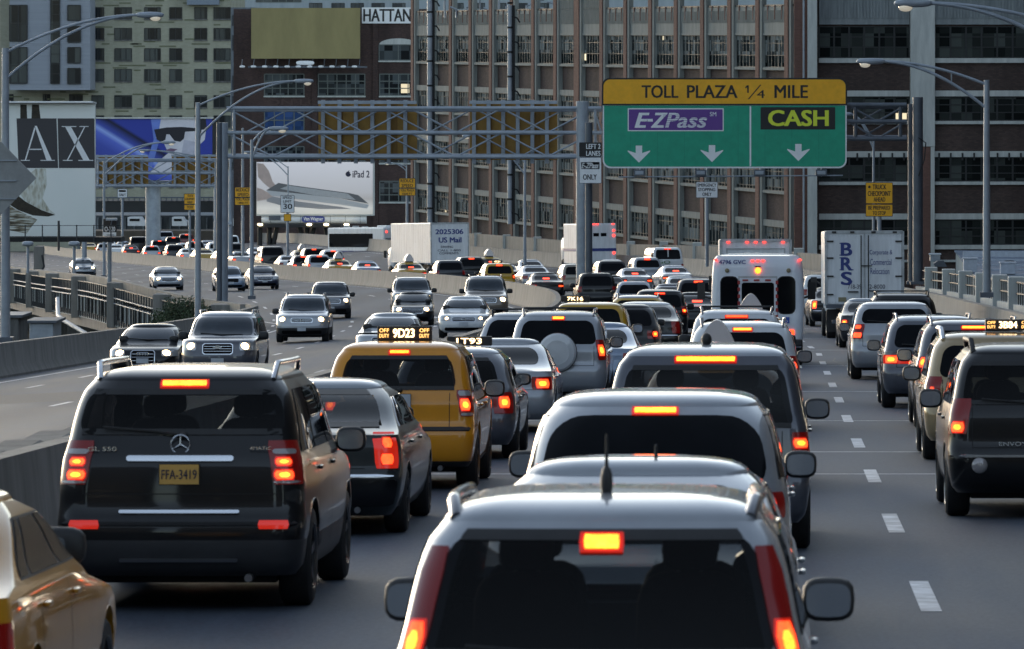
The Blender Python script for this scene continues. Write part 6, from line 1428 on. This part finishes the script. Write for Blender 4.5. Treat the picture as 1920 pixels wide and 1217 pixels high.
put(1545, 42.5, 'minivan', 'white people carrier ahead of the black saloon, left of the box truck', 'car', kind='suv', near=0, L=4.8, W=1.9, H=1.75, col=C_white, brake=0, chmsl=0)
# --- oncoming
def rings4(root, sh, hw, L, H, zb):
    q = MB()
    for k in range(4): x = -.105 + .07 * k; y = sh.front(0, .68)[1] + .03; q.tube([(x + .045 * math.cos(a), y, .68 + .045 * math.sin(a)) for a in np.linspace(0, 2 * math.pi, 17)], .008, M_chrome, 5, False)
    q.build('emblem', root)
def bow(root, sh, hw, L, H, zb):
    y = sh.front(0, .84)[1] + .03; q = MB(); q.box(-.11, .11, y - .01, y + .01, .825, .86, M_chrome); q.box(-.05, .05, y - .012, y + .012, .80, .885, M_chrome); q.build('emblem', root, smooth=0)
def hbadge(root, sh, hw, L, H, zb):
    y = sh.front(0, .83)[1] + .03; q = MB()
    for x in (-.045, .045): q.box(x - .012, x + .012, y - .01, y + .01, .79, .87, M_chrome)
    q.box(-.04, .04, y - .009, y + .009, .82, .842, M_chrome); q.build('emblem', root, smooth=0)
def vw(root, sh, hw, L, H, zb):
    y = sh.front(0, .66)[1] + .03; q = MB(); q.tube([(.075 * math.cos(a), y, .66 + .075 * math.sin(a)) for a in np.linspace(0, 2 * math.pi, 21)], .008, M_chrome, 5, False)
    q.tube([(-.05, y, .70), (-.02, y, .61), (0, y, .65), (.02, y, .61), (.05, y, .70)], .007, M_chrome, 5); q.build('emblem', root)
ON = dict(view='front')
put(262, 72, 'sedan', 'black saloon with big trapezoid grille and four-ring emblem, leftmost near oncoming car', 'car', kind='sedan', near=1, L=4.7, W=1.82, H=1.44, col=C_black, grille=(.42, .76, .30), extra=rings4, **ON)
put(403, 76, 'suv', 'dark grey sport utility car with split chrome grille beside the black oncoming saloon', 'suv', kind='suv', near=1, L=4.77, W=1.86, H=1.70, col=C_grey, roofm=C_silver, rails=1, railm=C_silver, extra=bow, grille=(.68, .92, .36), **ON)
put(556, 51, 'suv', 'silver sport utility car with dark lower bumper leading the middle oncoming lane', 'suv', kind='suv', near=1, L=4.77, W=1.95, H=1.77, col=C_silver, clad=.55, extra=hbadge, grille=(.76, .90, .38), rails=1, railm=C_silver, **ON)
put(603, 40, 'suv', 'grey-blue sport utility car just behind the silver oncoming one', 'suv', kind='suv', near=1, L=4.7, W=1.90, H=1.73, col=C_grey, clad=.5, **ON)
put(756, 40, 'suv', 'white sport utility car behind the small black oncoming saloon', 'suv', kind='suv', near=1, L=4.8, W=1.95, H=1.77, col=C_silver, rails=1, railm=C_silver, **ON)
put(763, 45, 'sedan', 'small black oncoming saloon with lamps lit, in front of the white one', 'car', kind='sedan', near=1, L=4.4, W=1.74, H=1.42, col=C_black, **ON)
put(722, 71, 'coupe', 'silver coupe with lamps off behind the 9D23 taxi sign', 'car', kind='sedan', near=1, L=4.5, W=1.76, H=1.38, col=C_silver, lights=0, **ON)
put(861, 53.5, 'sedan', 'white oncoming saloon with round emblem on its dark grille', 'car', kind='sedan', near=1, L=4.6, W=1.80, H=1.46, col=C_white, lights=1, hr=.06, extra=vw, grille=(.60, .73, .40), **ON)
put(897, 43.5, 'suv', 'bronze-grey off-roader with bright lamps nearest the median wall', 'suv', kind='suv', near=1, L=4.9, W=1.94, H=1.88, col=paint('bronze', (.16, .135, .11), .4), roofm=C_silver, rails=1, railm=M_rim, hr=.12, **ON)
put(470, 30.5, 'sedan', 'dark saloon rounding the bend right of the square column, lamps off', 'car', kind='sedan', near=1, L=4.8, W=1.85, H=1.45, col=C_navy, lights=0, **ON)
put(409, 31.5, 'hatchback', 'pale blue hatchback with an amber indicator half hidden by the lamp column', 'car', kind='wagon', near=0, L=4.4, W=1.78, H=1.5, col=C_blue, lights=0, **ON)
put(290, 31, 'sedan', 'silver and black saloon with bright lamps above the viaduct parapet', 'car', kind='sedan', near=1, L=4.8, W=1.85, H=1.42, col=C_silver, **ON)
put(136, 24, 'sedan', 'silver saloon with bluish bright lamps, farthest oncoming car', 'car', kind='sedan', near=1, L=4.8, W=1.85, H=1.46, col=C_silver, **ON)

# ------------------------------------------------------------------ lorries and buses
def boxlorry(xc, k, W, H, L, z0, name, label, cat, dz=0, yaw=None, cabm=None, wheels=((.6,), .5)):
    Y = F / k; X = (xc - VX) / k; root = empty(name, label=label, cat=cat)
    hw = W / 2; q = MB(); q.box(-hw, hw, 0, L, z0, H, M_van); q.build('cargo_box', root, smooth=0, bevel=.04)
    q = MB()
    for s_ in (-1, 1): q.box(s_ * hw - .05, s_ * hw + .05, -.03, .06, z0 - .05, H - .02, M_rimw)
    q.box(-hw, hw, -.03, .06, H - .10, H + .01, M_rimw); q.box(-hw - .01, hw + .01, -.05, .1, z0 - .12, z0 - .001, M_steeld); q.build('door_frame', root, smooth=0)
    q = MB(); q.box(-hw * .6, hw * .6, .1, L, z0 - .35, z0 - .13, M_dark); q.box(-hw * .85, hw * .85, -.06, .05, .50, .62, M_steeld); q.box(-.4, -.32, 0, .1, .6, z0 - .12, M_steeld); q.box(.32, .4, 0, .1, .6, z0 - .12, M_steeld); q.build('chassis', root, smooth=0)
    for s_ in (-1, 1):
        wheel(root, s_ * hw * .97, 1.1, .48, .5, s_, False); wheel(root, s_ * hw * .97, L + .6, .48, .28, s_, False)
    q = MB(); q.ell((0, L + 1.0, 1.35), (hw * .92, .95, .95), cabm or M_van, 16, 10, .35); q.build('cab', root)
    for s_ in (-1, 1):
        q = MB(); q.box(s_ * (hw + .22) - .1, s_ * (hw + .22) + .1, L + .9, L + .98, 1.5, 2.0, M_black); q.tube([(s_ * (hw - .1), L + 1, 1.7), (s_ * (hw + .2), L + .95, 1.9)], .03, M_black, 5); q.build('side_mirror', root, smooth=0)
    place(root, X, Y, False, yaw, dz); return root, hw
M_van = pmat('lorry_white', (.70, .73, .76), .45, noise=.16, nscale=1.6, coat=.2, aniso=(2.2, 2.2, .35)); M_rimw = pmat('lorry_frame', (.42, .44, .45), .5, noise=.3, nscale=3)
M_btext = pmat('blue_lettering', (.03, .05, .22), .5); M_lampr = pmat('marker_red', (.5, .02, .02), .3, emit=(1, .04, .03), es=1.4)
def tl(root, s, x0, x1, z0, z1, m=M_btext, bold=.02, y=-.012, name='lettering'):
    q = MB(); put_text(q, s, x0, x1, z0, z1, y, m, bold); q.build(name, root, smooth=0)
# BRS
r, hw = boxlorry(1621, 57, 2.52, 3.55, 5.2, 1.12, 'box_truck', 'white removals box truck with blue BRS lettering down its left rear door', 'truck')
q = MB(); q.box(-.025, .025, -.035, -.001, 1.15, 3.44, M_rimw); q.build('door_seam', r, smooth=0)
for s_ in (-1, 1):
    q = MB(); 
    for z in (1.45, 2.05, 2.65, 3.2): q.box(s_ * (hw - .24), s_ * (hw - .02), -.04, -.004, z - .025, z + .025, M_black)
    q.build('hinge', r, smooth=0)
q = MB(); q.tube([(-.11, -.06, 1.2), (-.11, -.06, 3.4)], .02, M_black, 5); q.tube([(.13, -.06, 1.2), (.13, -.06, 3.4)], .02, M_black, 5); q.box(-.55, -.2, -.07, -.03, 1.52, 1.56, M_black); q.box(.15, .5, -.07, -.03, 1.55, 1.59, M_black); q.box(-.12, .25, -.07, -.03, 2.38, 2.41, M_black); q.build('lock_rod', r, smooth=0)
for ch, z in (('B', 2.73), ('R', 2.25), ('S', 1.77)): tl(r, ch, -.78, -.40, z, z + .42, M_btext, .05)
q = MB()
for z in (2.73, 3.12, 2.25, 2.64): q.box(-.82, -.68, -.0125, -.0115, z, z + .03, M_btext)
q.box(-.45, -.36, -.0125, -.0115, 2.25, 2.28, M_btext); q.build('lettering_serif', r, smooth=0)
for t, x0, x1, z in (('Corporate &', .17, .92, 2.72), ('Commercial', .19, .89, 2.42), ('Relocation', .20, .82, 2.12)): tl(r, t, x0, x1, z, z + .20, M_btext, .0)
for t, x0, x1 in (('718-39', -.55, -.10), ('2-8000', .16, .68)): tl(r, t, x0, x1, 1.64, 1.78, M_ink, .0)
q = MB(); q.box(-.86, -.60, -.03, -.012, 1.22, 1.36, M_tanp := pmat('old_plate', (.25, .22, .13), .6)); q.build('licence_plate', r, smooth=0)
for x in (-1.0, -.4, .3, 1.0): q = MB(); q.box(x - .07, x + .07, -.05, -.0, 3.47, 3.53, M_black); q.build('marker_lamp', r, smooth=0)
q = MB(); q.box(1.02, 1.12, -.03, -.004, 1.33, 1.41, M_red); q.build('reflector', r, smooth=0)
q = MB()
for z in (1.2, 3.38):
    for k in range(24): x = -1.15 + k * .1; q.ell((x, -.008, z), (.010, .008, .010), M_rimw, 6, 4)
q.build('rivet_row', r, kind='stuff')
for s_ in (-1, 1): q = MB(); q.box(s_ * .95 - .28, s_ * .95 + .28, .52, .55, .22, .95, M_black); q.build('mudflap', r, smooth=0)
# US Mail trailer
r, hw = boxlorry(844, 27.6, 2.6, 3.90, 12.5, 1.15, 'mail_trailer', 'long white semi trailer lettered 2025306 US Mail in the far traffic', 'truck', yaw=-.30)
for t, x0, x1, z0, z1 in (('2025306', -1.0, .95, 3.12, 3.45), ('US Mail', -.78, .82, 2.55, 2.90)): tl(r, t, x0, x1, z0, z1, M_btext, .05)
for t, x0, x1, z0, z1 in (('DRIVING', -.62, .22, 2.18, 2.33), ('CALL 1-800', -.85, .75, 1.95, 2.09), ('COMMENTS', -.75, .60, 1.75, 1.89)): tl(r, t, x0, x1, z0, z1, M_ink, .02)
q = MB()
for k in range(22): q.box(-1.306, -1.301, .4 + k * .55, .43 + k * .55, 1.2, 3.8, M_rimw)
q.build('side_rib', r, smooth=0)
# white box truck beyond the minibus
r, hw = boxlorry(1417, 54, 2.42, 3.30, 5.0, 1.0, 'box_truck', 'pale grey box truck with a row of small red lamps showing above the minibus', 'truck', cabm=None)
for x in (-.95, -.3, 0, .3, .95): q = MB(); q.box(x - .055, x + .055, -.06, -.03, 3.17, 3.22, M_lampr); q.build('marker_lamp', r, smooth=0)
q = MB(); q.box(-1.02, 1.02, -.034, -.004, 2.95, 2.99, M_rimw); q.box(-1.02, -.98, -.034, -.004, 1.1, 2.95, M_rimw); q.box(.98, 1.02, -.034, -.004, 1.1, 2.95, M_rimw); q.build('door_frame_line', r, smooth=0)
# minibus
def minibus():
    k = 76; Y = F / k; X = (1421 - VX) / k; r = empty('minibus', label='white access minibus with twin rounded dark rear windows and a wheelchair badge', cat='minibus')
    hw = 1.16; H = 2.80; keys = [(.45, .05, .93, 6.9), (.7, 0, .97, 7), (1.0, 0, .98, 7), (1.35, .02, 1.0, 7), (1.9, .03, .99, 6.9), (2.35, .05, .97, 6.8), (2.62, .10, .94, 6.7), (2.72, .18, .88, 6.5)]
    sh = Shell(keys, 7, hw, rr=(.16, .14), rf=(.3, .3), cr=.03, cf=.1, tap=.01)
    ty = list(np.linspace(0, 1, 26)); V = []
    zs = np.linspace(.45, 2.72, 30)
    for z in zs:
        h = [p[:3] for p in sh.half(z, ty)]; V.append([(p[0], p[1], max(p[2], .50 + math.sqrt(max(0, .25 - (p[1] - 1.2) ** 2)) if abs(p[1] - 1.2) < .5 and p[0] > hw * .8 else p[2]) if z < 1.1 else p[2]) for p in h] + [(-p[0], p[1], p[2]) for p in h[-2:0:-1]])
    q = MB(); q.grid(V, M_mb := pmat('minibus_white', (.70, .74, .80), .35, coat=.6, noise=.06, nscale=2), True)
    top = V[-1]; q.grid([[(p[0] * f, 3.4 + (p[1] - 3.4) * f, 2.72 + .08 * (1 - f ** 4)) for p in top] for f in (1, .97, .9, .7, .02)], M_mb, True); q.box(-1, 1, .1, 6.8, .35, .5, M_dark); q.build('body', r, smooth=40)
    for s_ in (-1, 1):
        q = MB(); patch(q, win_grid(lambda x, z: sh.rear(x + s_ * .70, z), 1.30, 2.20, lambda z: .21, 9, 13, .14), .012, M_glass, (0, -1, 0)); patch(q, win_grid(lambda x, z: sh.rear(x + s_ * .70, z), 1.28, 2.22, lambda z: .23, 9, 13, .15), .007, M_black, (0, -1, 0)); q.build('rear_window', r)
        q = MB(); q.ell((s_ * .76, .035, 2.36), (.055, .02, .055), M_tanp, 12, 6); q.build('side_lamp', r, smooth=60)
        q = MB(); patch(q, win_grid(lambda x, z: sh.rear(x + s_ * .82, z), .76, .90, lambda z: .08, 7, 5, .03), .02, M_brake2, (0, -1, 0)); q.build('tail_light', r)
        q = MB(); q.ell((s_ * 1.04, .08, 2.62), (.05, .04, .03), M_lampr, 8, 6); q.build('corner_marker', r)
        wheel(r, s_ * 1.12, 1.2, .40, .45, s_, False); wheel(r, s_ * 1.1, 5.9, .40, .26, s_, False)
        q = MB(); q.box(s_ * 1.42 - .1, s_ * 1.42 + .1, 5.6, 5.66, 1.6, 2.05, M_black); q.tube([(s_ * 1.1, 5.6, 1.6), (s_ * 1.4, 5.63, 1.7)], .03, M_black, 5); q.build('side_mirror', r, smooth=0)
    q = MB(); patch(q, win_grid(sh.rear, .95, 2.22, lambda z: .50, 9, 5, .02), .006, M_rimw, (0, -1, 0)); patch(q, win_grid(sh.rear, .96, 2.17, lambda z: .47, 9, 5, .02), .010, M_mb, (0, -1, 0)); q.build('emergency_door', r)
    q = MB(); patch(q, win_grid(sh.rear, 1.34, 2.06, lambda z: .40, 9, 9, .05), .018, M_glass, (0, -1, 0)); q.build('door_window', r)
    q = MB()
    for s_ in (-1, 1):
        for k2 in range(7): q.box(s_ * .47 - .03, s_ * .47 + .03, -.0, .02, 1.0 + .17 * k2, 1.09 + .17 * k2, M_redp := pmat('red_tape', (.35, .03, .03), .5))
    for x in (-.38, -.1, .18): q.box(x, x + .14, 0, .02, 2.10, 2.14, M_redp)
    q.build('reflective_tape', r, smooth=0)
    q = MB(); put_text(q, '4796 GVC', -.96, -.30, 2.52, 2.62, .055, M_btext, .03); q.build('lettering', r, smooth=0)
    q = MB()
    for x in (-.13, 0, .13): q.ell((x, .06, 2.60), (.05, .03, .025), M_lampr, 8, 6)
    q.build('roof_marker', r)
    q = MB(); q.ell((0, .03, 2.36), (.07, .04, .075), M_brake, 12, 8); q.box(-.07, .07, 0, .1, 2.44, 2.47, M_black); q.build('brake_light', r)
    q = MB(); q.box(.62, .78, .0, .018, 1.06, 1.21, pmat('badge_blue', (.03, .09, .42), .5)); q.build('wheelchair_badge', r, smooth=0)
    q = MB(); q.tube([(.70 + .032 * math.cos(a), -.006, 1.11 + .032 * math.sin(a)) for a in np.linspace(2.2, 6.6, 10)], .006, M_swh, 4); q.tube([(.69, -.006, 1.18), (.69, -.006, 1.13), (.72, -.006, 1.13), (.74, -.006, 1.09)], .007, M_swh, 4); q.build('badge_symbol', r)
    q = MB(); q.box(-1.1, 1.1, -.12, .06, .50, .66, M_black); q.build('bumper', r, smooth=0, bevel=.03)
    place(r, X, Y)
minibus()
# city bus seen from its side and rear
def bus():
    k = 20.5; xc = 748; Y = F / k; X = (xc - VX) / k - .2; r = empty('city_bus', label='white city bus with long dark window band and blue stripe ahead of the mail trailer', cat='bus')
    L, hw, H = 12.0, 1.28, 3.15; q = MB(); q.box(-hw, hw, 0, L, .45, H, M_van); q.build('body', r, smooth=0, bevel=.12)
    q = MB(); q.box(-hw - .02, -hw - .001, 2.3, L - .4, 1.35, 2.6, M_glass); q.build('side_window', r, smooth=0)
    q = MB(); q.box(-hw - .018, -hw - .0, .1, L - .2, .78, 1.02, M_btext); q.box(-hw, hw, -.018, -.0, .9, 1.1, M_btext); q.build('blue_stripe', r, smooth=0)
    q = MB(); q.box(-hw + .15, hw - .15, -.03, -.0, 1.15, 2.2, M_rimw)
    for kk in range(9): q.box(-hw + .2, hw - .2, -.05, -.031, 1.22 + kk * .11, 1.26 + kk * .11, M_steeld)
    q.build('engine_grille', r, smooth=0)
    for s_ in (-1, 1):
        for z in (.98, 2.75): q = MB(); q.ell((s_ * 1.0, -.03, z), (.11, .04, .10), M_lampr, 10, 6); q.build('tail_light', r)
        for y in (2.4, 9.2): wheel(r, s_ * hw * .98, y, .48, .3, s_, False)
    q = MB(); q.box(-.5, .5, 1, 3, H + .002, H + .18, M_van); q.build('roof_unit', r, smooth=0, bevel=.05)
    place(r, X, Y, False, -.58, -1.2)
bus()
# white armoured / emergency van
def amb():
    k = 27; xc = 1124; Y = F / k; X = (xc - VX) / k; r = empty('security_van', label='tall white security truck with red lamps and a blue stripe behind the median posts', cat='truck')
    hw, H, L = 1.22, 3.35, 5.2; q = MB(); q.box(-hw, hw, 0, L, .55, H, M_van); q.build('body', r, smooth=0, bevel=.06)
    q = MB(); q.box(-hw - .01, hw + .01, -.02, -.001, 1.42, 1.62, M_btext); q.box(-hw - .02, -hw - .001, .1, L, 1.42, 1.62, M_btext); q.build('blue_stripe', r, smooth=0)
    for x in (-.42, .12): q = MB(); q.box(x, x + .40, -.03, -.002, 2.45, 2.68, M_glass); q.build('rear_window', r, smooth=0, bevel=.02)
    for x in (-1.05, 1.05):
        for z, rr_ in ((2.85, .09), (2.5, .10), (1.3, .10)): q = MB(); q.ell((x, -.02, z), (rr_, .05, rr_), M_lampr, 10, 6); q.build('tail_light', r)
    for x in (-1.0, -.55, -.35, -.12, 1.0): q = MB(); q.ell((x, -.02, H - .05), (.1, .06, .05), M_lampr, 8, 6); q.build('marker_lamp', r)
    for s_ in (-1, 1):
        wheel(r, s_ * hw * .97, 1.2, .45, .4, s_, False); wheel(r, s_ * hw * .97, 5.6, .45, .28, s_, False)
    q = MB(); q.ell((0, L + .8, 1.5), (1.1, .9, 1.0), M_van, 14, 8, .4); q.build('cab', r)
    place(r, X, Y, False, -.30)
amb()
put(1254, 30.5, 'passenger_van', 'white passenger van with two rear door windows by the factory wall', 'van', kind='van', near=0, L=5.5, W=2.0, H=2.15, col=C_white, brake=0, bw=.2, rr=(.10, .08), extra=lambda root, sh, hw, L, H, zb: ((lambda q: (q.box(-.03, .03, sh.yr(1.7) - .06, sh.yr(1.9) + .0, zb, H - .12, C_white), q.build('door_pillar', root, smooth=0)))(MB()), (lambda q: (put_text(q, 'GO', -.7, .1, 1.12, 1.32, -.02, pmat('green_lettering', (.05, .18, .06), .5), .02), q.build('lettering', root, smooth=0)))(MB())))

# ------------------------------------------------------------------ the jam beyond: (x in the photo, lane offset from the median, kind, colour, extras, label)
PROTO = {}; KIDS = {}
KD = {'sedan': dict(kind='sedan', L=4.7, W=1.8, H=1.45), 'suv': dict(kind='suv', L=4.6, W=1.85, H=1.74), 'wagon': dict(kind='wagon', L=4.5, W=1.76, H=1.52), 'van': dict(kind='van', L=5.3, W=1.98, H=2.05), 'taxi': dict(kind='sedan', L=5.2, W=1.95, H=1.48), 'minivan': dict(kind='suv', L=4.9, W=1.9, H=1.72, rs=1.3)}
def far(px, off, kind, colr, label, brake=1, top=None):
    # distance where this lane crosses that column of the photograph
    t = (px - VX) / F; lo, hi = 150, 900
    for _ in range(50):
        mid = (lo + hi) / 2
        if xmed(mid) + off - t * mid > 0: lo = mid
        else: hi = mid
    Y = (lo + hi) / 2
    return far_at(xmed(Y) + off, Y, kind, colr, label, brake, top)
USED = []
def far_at(X, Y, kind, colr, label, brake=1, top=None):
    key = (kind, colr, brake, top)
    if key not in PROTO:
        d = dict(KD[kind]); ex = {'fin': fin(0, .5, .55, .48), 'lamp': lamp('4C21', .6, .15, False), None: None}[top]
        r, sh = build_car({'taxi': 'taxi', 'van': 'van', 'suv': 'suv', 'wagon': 'estate_car', 'minivan': 'minivan'}.get(kind, 'sedan'), label, 'taxi' if (kind == 'taxi' or top) else {'suv': 'suv', 'van': 'van'}.get(kind, 'car'), col=PC[colr], near=0, brake=1 if brake else 0, chmsl=1 if brake == 1 else 0, glowm=M_brake2, extra=ex, bw=.17, bh=.028, **d)
        PROTO[key] = r; bpy.context.view_layer.update()
        for c in r.children_recursive: KIDS.setdefault(c.parent.name, []).append(c)
    else: r = copy_tree(PROTO[key], KIDS)
    r['label'] = label; r['group'] = 'cars queueing round the far bend'; place(r, X, Y)
    for (a, b, l) in USED:
        if abs(a - X) < 1.7 and abs(b - Y) < 4.9: print('CLASH', label, '|', l, round(Y - b, 1))
    USED.append((X, Y, label)); return r
FARLIST = [
 # lane next to the median wall, right to left
 (1147, 4.6, 'sedan', 'black', 'black saloon with pale roof and amber left lamp just right of the median posts', 1, None),
 (1120, 2.6, 'suv', 'black', 'black sport utility car with pale sides hidden behind the two median posts', 0, None),
 (1027, 2.6, 'sedan', 'black', 'black saloon with wide red lamps above the median wall, left of the posts', 1, None),
 (938, 2.6, 'suv', 'ochre', 'ochre sport utility taxi above the bronze off-roader', 1, 'lamp'),
 (846, 2.6, 'suv', 'dgrey', 'dark sport utility car with pale left flank below the mail trailer doors', 0, None),
 (774, 2.6, 'taxi', 'ochre', 'ochre taxi with white roof advert below the mail trailer side', 1, 'fin'),
 (692, 2.6, 'sedan', 'blue', 'pale blue saloon below the city bus', 1, None),
 (640, 2.6, 'taxi', 'ochre', 'ochre taxi with white roof advert below the front of the city bus', 1, 'fin'),
 (600, 2.5, 'suv', 'silver', 'silver sport utility car with a long red brake strip left of the bus', 1, None),
 (570, 3.0, 'wagon', 'dgrey', 'dark hatchback with amber lamp below the tablet billboard legs', 1, None),
 (545, 3.0, 'sedan', 'white', 'small white saloon below the speed limit sign post', 0, None),
 (512, 3.0, 'van', 'black', 'black van with pale left side beside the slim lamp column', 2, None),
 (455, 3.0, 'sedan', 'silver', 'silver saloon with red lamps between the lamp columns', 2, None),
 (425, 3.0, 'taxi', 'ochre', 'ochre taxi behind the square gantry column', 1, None),
 (385, 3.0, 'taxi', 'ochre', 'ochre taxi just right of the tall lamp column', 0, None),
 (356, 3.0, 'sedan', 'white', 'white saloon with dim red lamps left of the tall lamp column', 2, None),
 (330, 3.0, 'suv', 'dgrey', 'dark sport utility car with pale edge in the row against the median wall', 2, None),
 (286, 3.0, 'wagon', 'silver', 'silver hatchback with amber lamp in the row against the median wall', 1, None),
 (247, 3.0, 'sedan', 'black', 'black saloon with three bright lamps right of the O-320 board', 1, None),
 (219, 3.0, 'sedan', 'white', 'white saloon with an orange lamp right against the O-320 board', 2, None),
 (196, 3.0, 'wagon', 'silver', 'silver hatchback half behind the O-320 board post', 0, None),
 (168, 3.0, 'taxi', 'ochre', 'dark ochre taxi below the tall billboard right corner', 2, None),
 # second lane
 (1085, 6.0, 'suv', 'tan', 'tan sport utility car behind the median column', 0, None),
 (1008, 6.0, 'sedan', 'silver', 'silver saloon just above the black one with wide red lamps', 0, None),
 (950, 5.9, 'sedan', 'black', 'dark saloon with bright orange side lamp above the ochre sport utility taxi', 1, None),
 (886, 6.0, 'suv', 'black', 'black sport utility car with orange brake strip below the mail trailer corner', 1, None),
 (626, 6.0, 'suv', 'white', 'white sport utility car with red strip left of the bus wheels', 1, None),
 (590, 6.0, 'suv', 'black', 'black sport utility car with red strip, upper row below the tablet board', 1, None),
 (572, 6.0, 'taxi', 'ochre', 'taxi with white roof advert beside the speed limit post', 1, 'fin'),
 (486, 6.0, 'sedan', 'white', 'white saloon seen left of the black van', 0, None),
 (440, 6.0, 'suv', 'dgrey', 'dark sport utility car between the square column and the slim one', 0, None),
 (408, 6.0, 'suv', 'white', 'white sport utility car just left of the square gantry column', 0, None),
 (368, 6.0, 'suv', 'black', 'black sport utility car with red lamps behind the tall lamp column', 1, None),
 (345, 6.0, 'wagon', 'white', 'white hatchback with black window and amber lamp, second row', 2, None),
 (300, 6.0, 'suv', 'dgrey', 'dark-backed sport utility car with orange brake strip, second row', 1, None),
 (260, 6.0, 'van', 'black', 'tall black-backed van in the second row at left', 0, None),
 (232, 6.0, 'sedan', 'blue', 'pale blue saloon in the second row near the O-320 board', 0, None),
 (206, 6.0, 'sedan', 'white', 'white saloon in the second row just above the O-320 board', 2, None),
 # third lane
 (1195, 9.3, 'sedan', 'silver', 'silver saloon with red lights in its rear window left of the minibus roof', 1, None),
 (1150, 9.5, 'suv', 'black', 'dark sport utility car right of the median lamp post', 0, None),
 (1000, 9.6, 'sedan', 'silver', 'silver saloon in the third row left of the security truck', 0, None),
 (925, 9.6, 'taxi', 'ochre', 'taxi with pale roof advert right of the mail trailer', 1, 'fin'),
 (432, 9.6, 'van', 'white', 'white van with square window behind the square gantry column', 0, None),
 (392, 9.6, 'sedan', 'silver', 'silver saloon glimpsed in the third row at the gantry', 2, None),
 (326, 9.6, 'suv', 'black', 'black sport utility car with a long red strip in the third row', 1, None),
 (283, 9.6, 'minivan', 'silver', 'silver people carrier in the third row at left', 1, None),
 (245, 9.6, 'sedan', 'white', 'white saloon in the third row at left', 0, None),
 (212, 9.6, 'sedan', 'silver', 'silver saloon in the third row above the O-320 board', 1, None),
 # fourth lane
 (1272, 12.6, 'sedan', 'white', 'white saloon with orange brake light left of the minibus', 1, None),
 (1216, 13.0, 'suv', 'silver', 'silver sport utility car in front of the passenger van', 1, None),
 (1155, 13.2, 'sedan', 'white', 'white saloon right below the security truck stripe', 0, None),
 (862, 13.0, 'sedan', 'silver', 'silver saloon glimpsed beyond the mail trailer', 0, None),
 (350, 13.2, 'suv', 'red', 'dark sport utility car in the top row left of the tall lamp column', 1, None),
 (312, 13.2, 'van', 'silver', 'silver van in the top row of the far traffic', 0, None),
 (268, 13.2, 'sedan', 'white', 'white saloon in the top row at left', 0, None),
 (230, 13.2, 'sedan', 'silver', 'silver saloon, topmost and farthest at left', 0, None),
]
for (px, off, kd, cl, lab, br, top) in FARLIST: far(px, off, kd, cl, lab, br, top)
# cars packed left of the minibus (x, scale)
for (px, k, kd, cl, lab, br, top) in [
 (1308, 54, 'sedan', 'black', 'black saloon with amber lamp touching the left side of the minibus', 1, None),
 (1310, 47, 'suv', 'dgrey', 'dark sport utility car with orange strip directly above the black saloon left of the minibus', 1, None),
 (1262, 45, 'sedan', 'grey', 'grey saloon with a red lamp in the row left of the minibus', 2, None),
 (1232, 50.5, 'sedan', 'silver', 'silver saloon between the black sport utility car and its neighbours, roof only', 2, None),
 (1283, 38, 'sedan', 'white', 'white saloon with a high orange light below the passenger van', 1, None),
 (1190, 44, 'wagon', 'silver', 'silver hatchback with black window in the packed middle rows', 0, None)]:
    Y = F / k; far_at((px - VX) / k, Y, kd, cl, lab, br, top)
print('OBJ', len(bpy.data.objects))
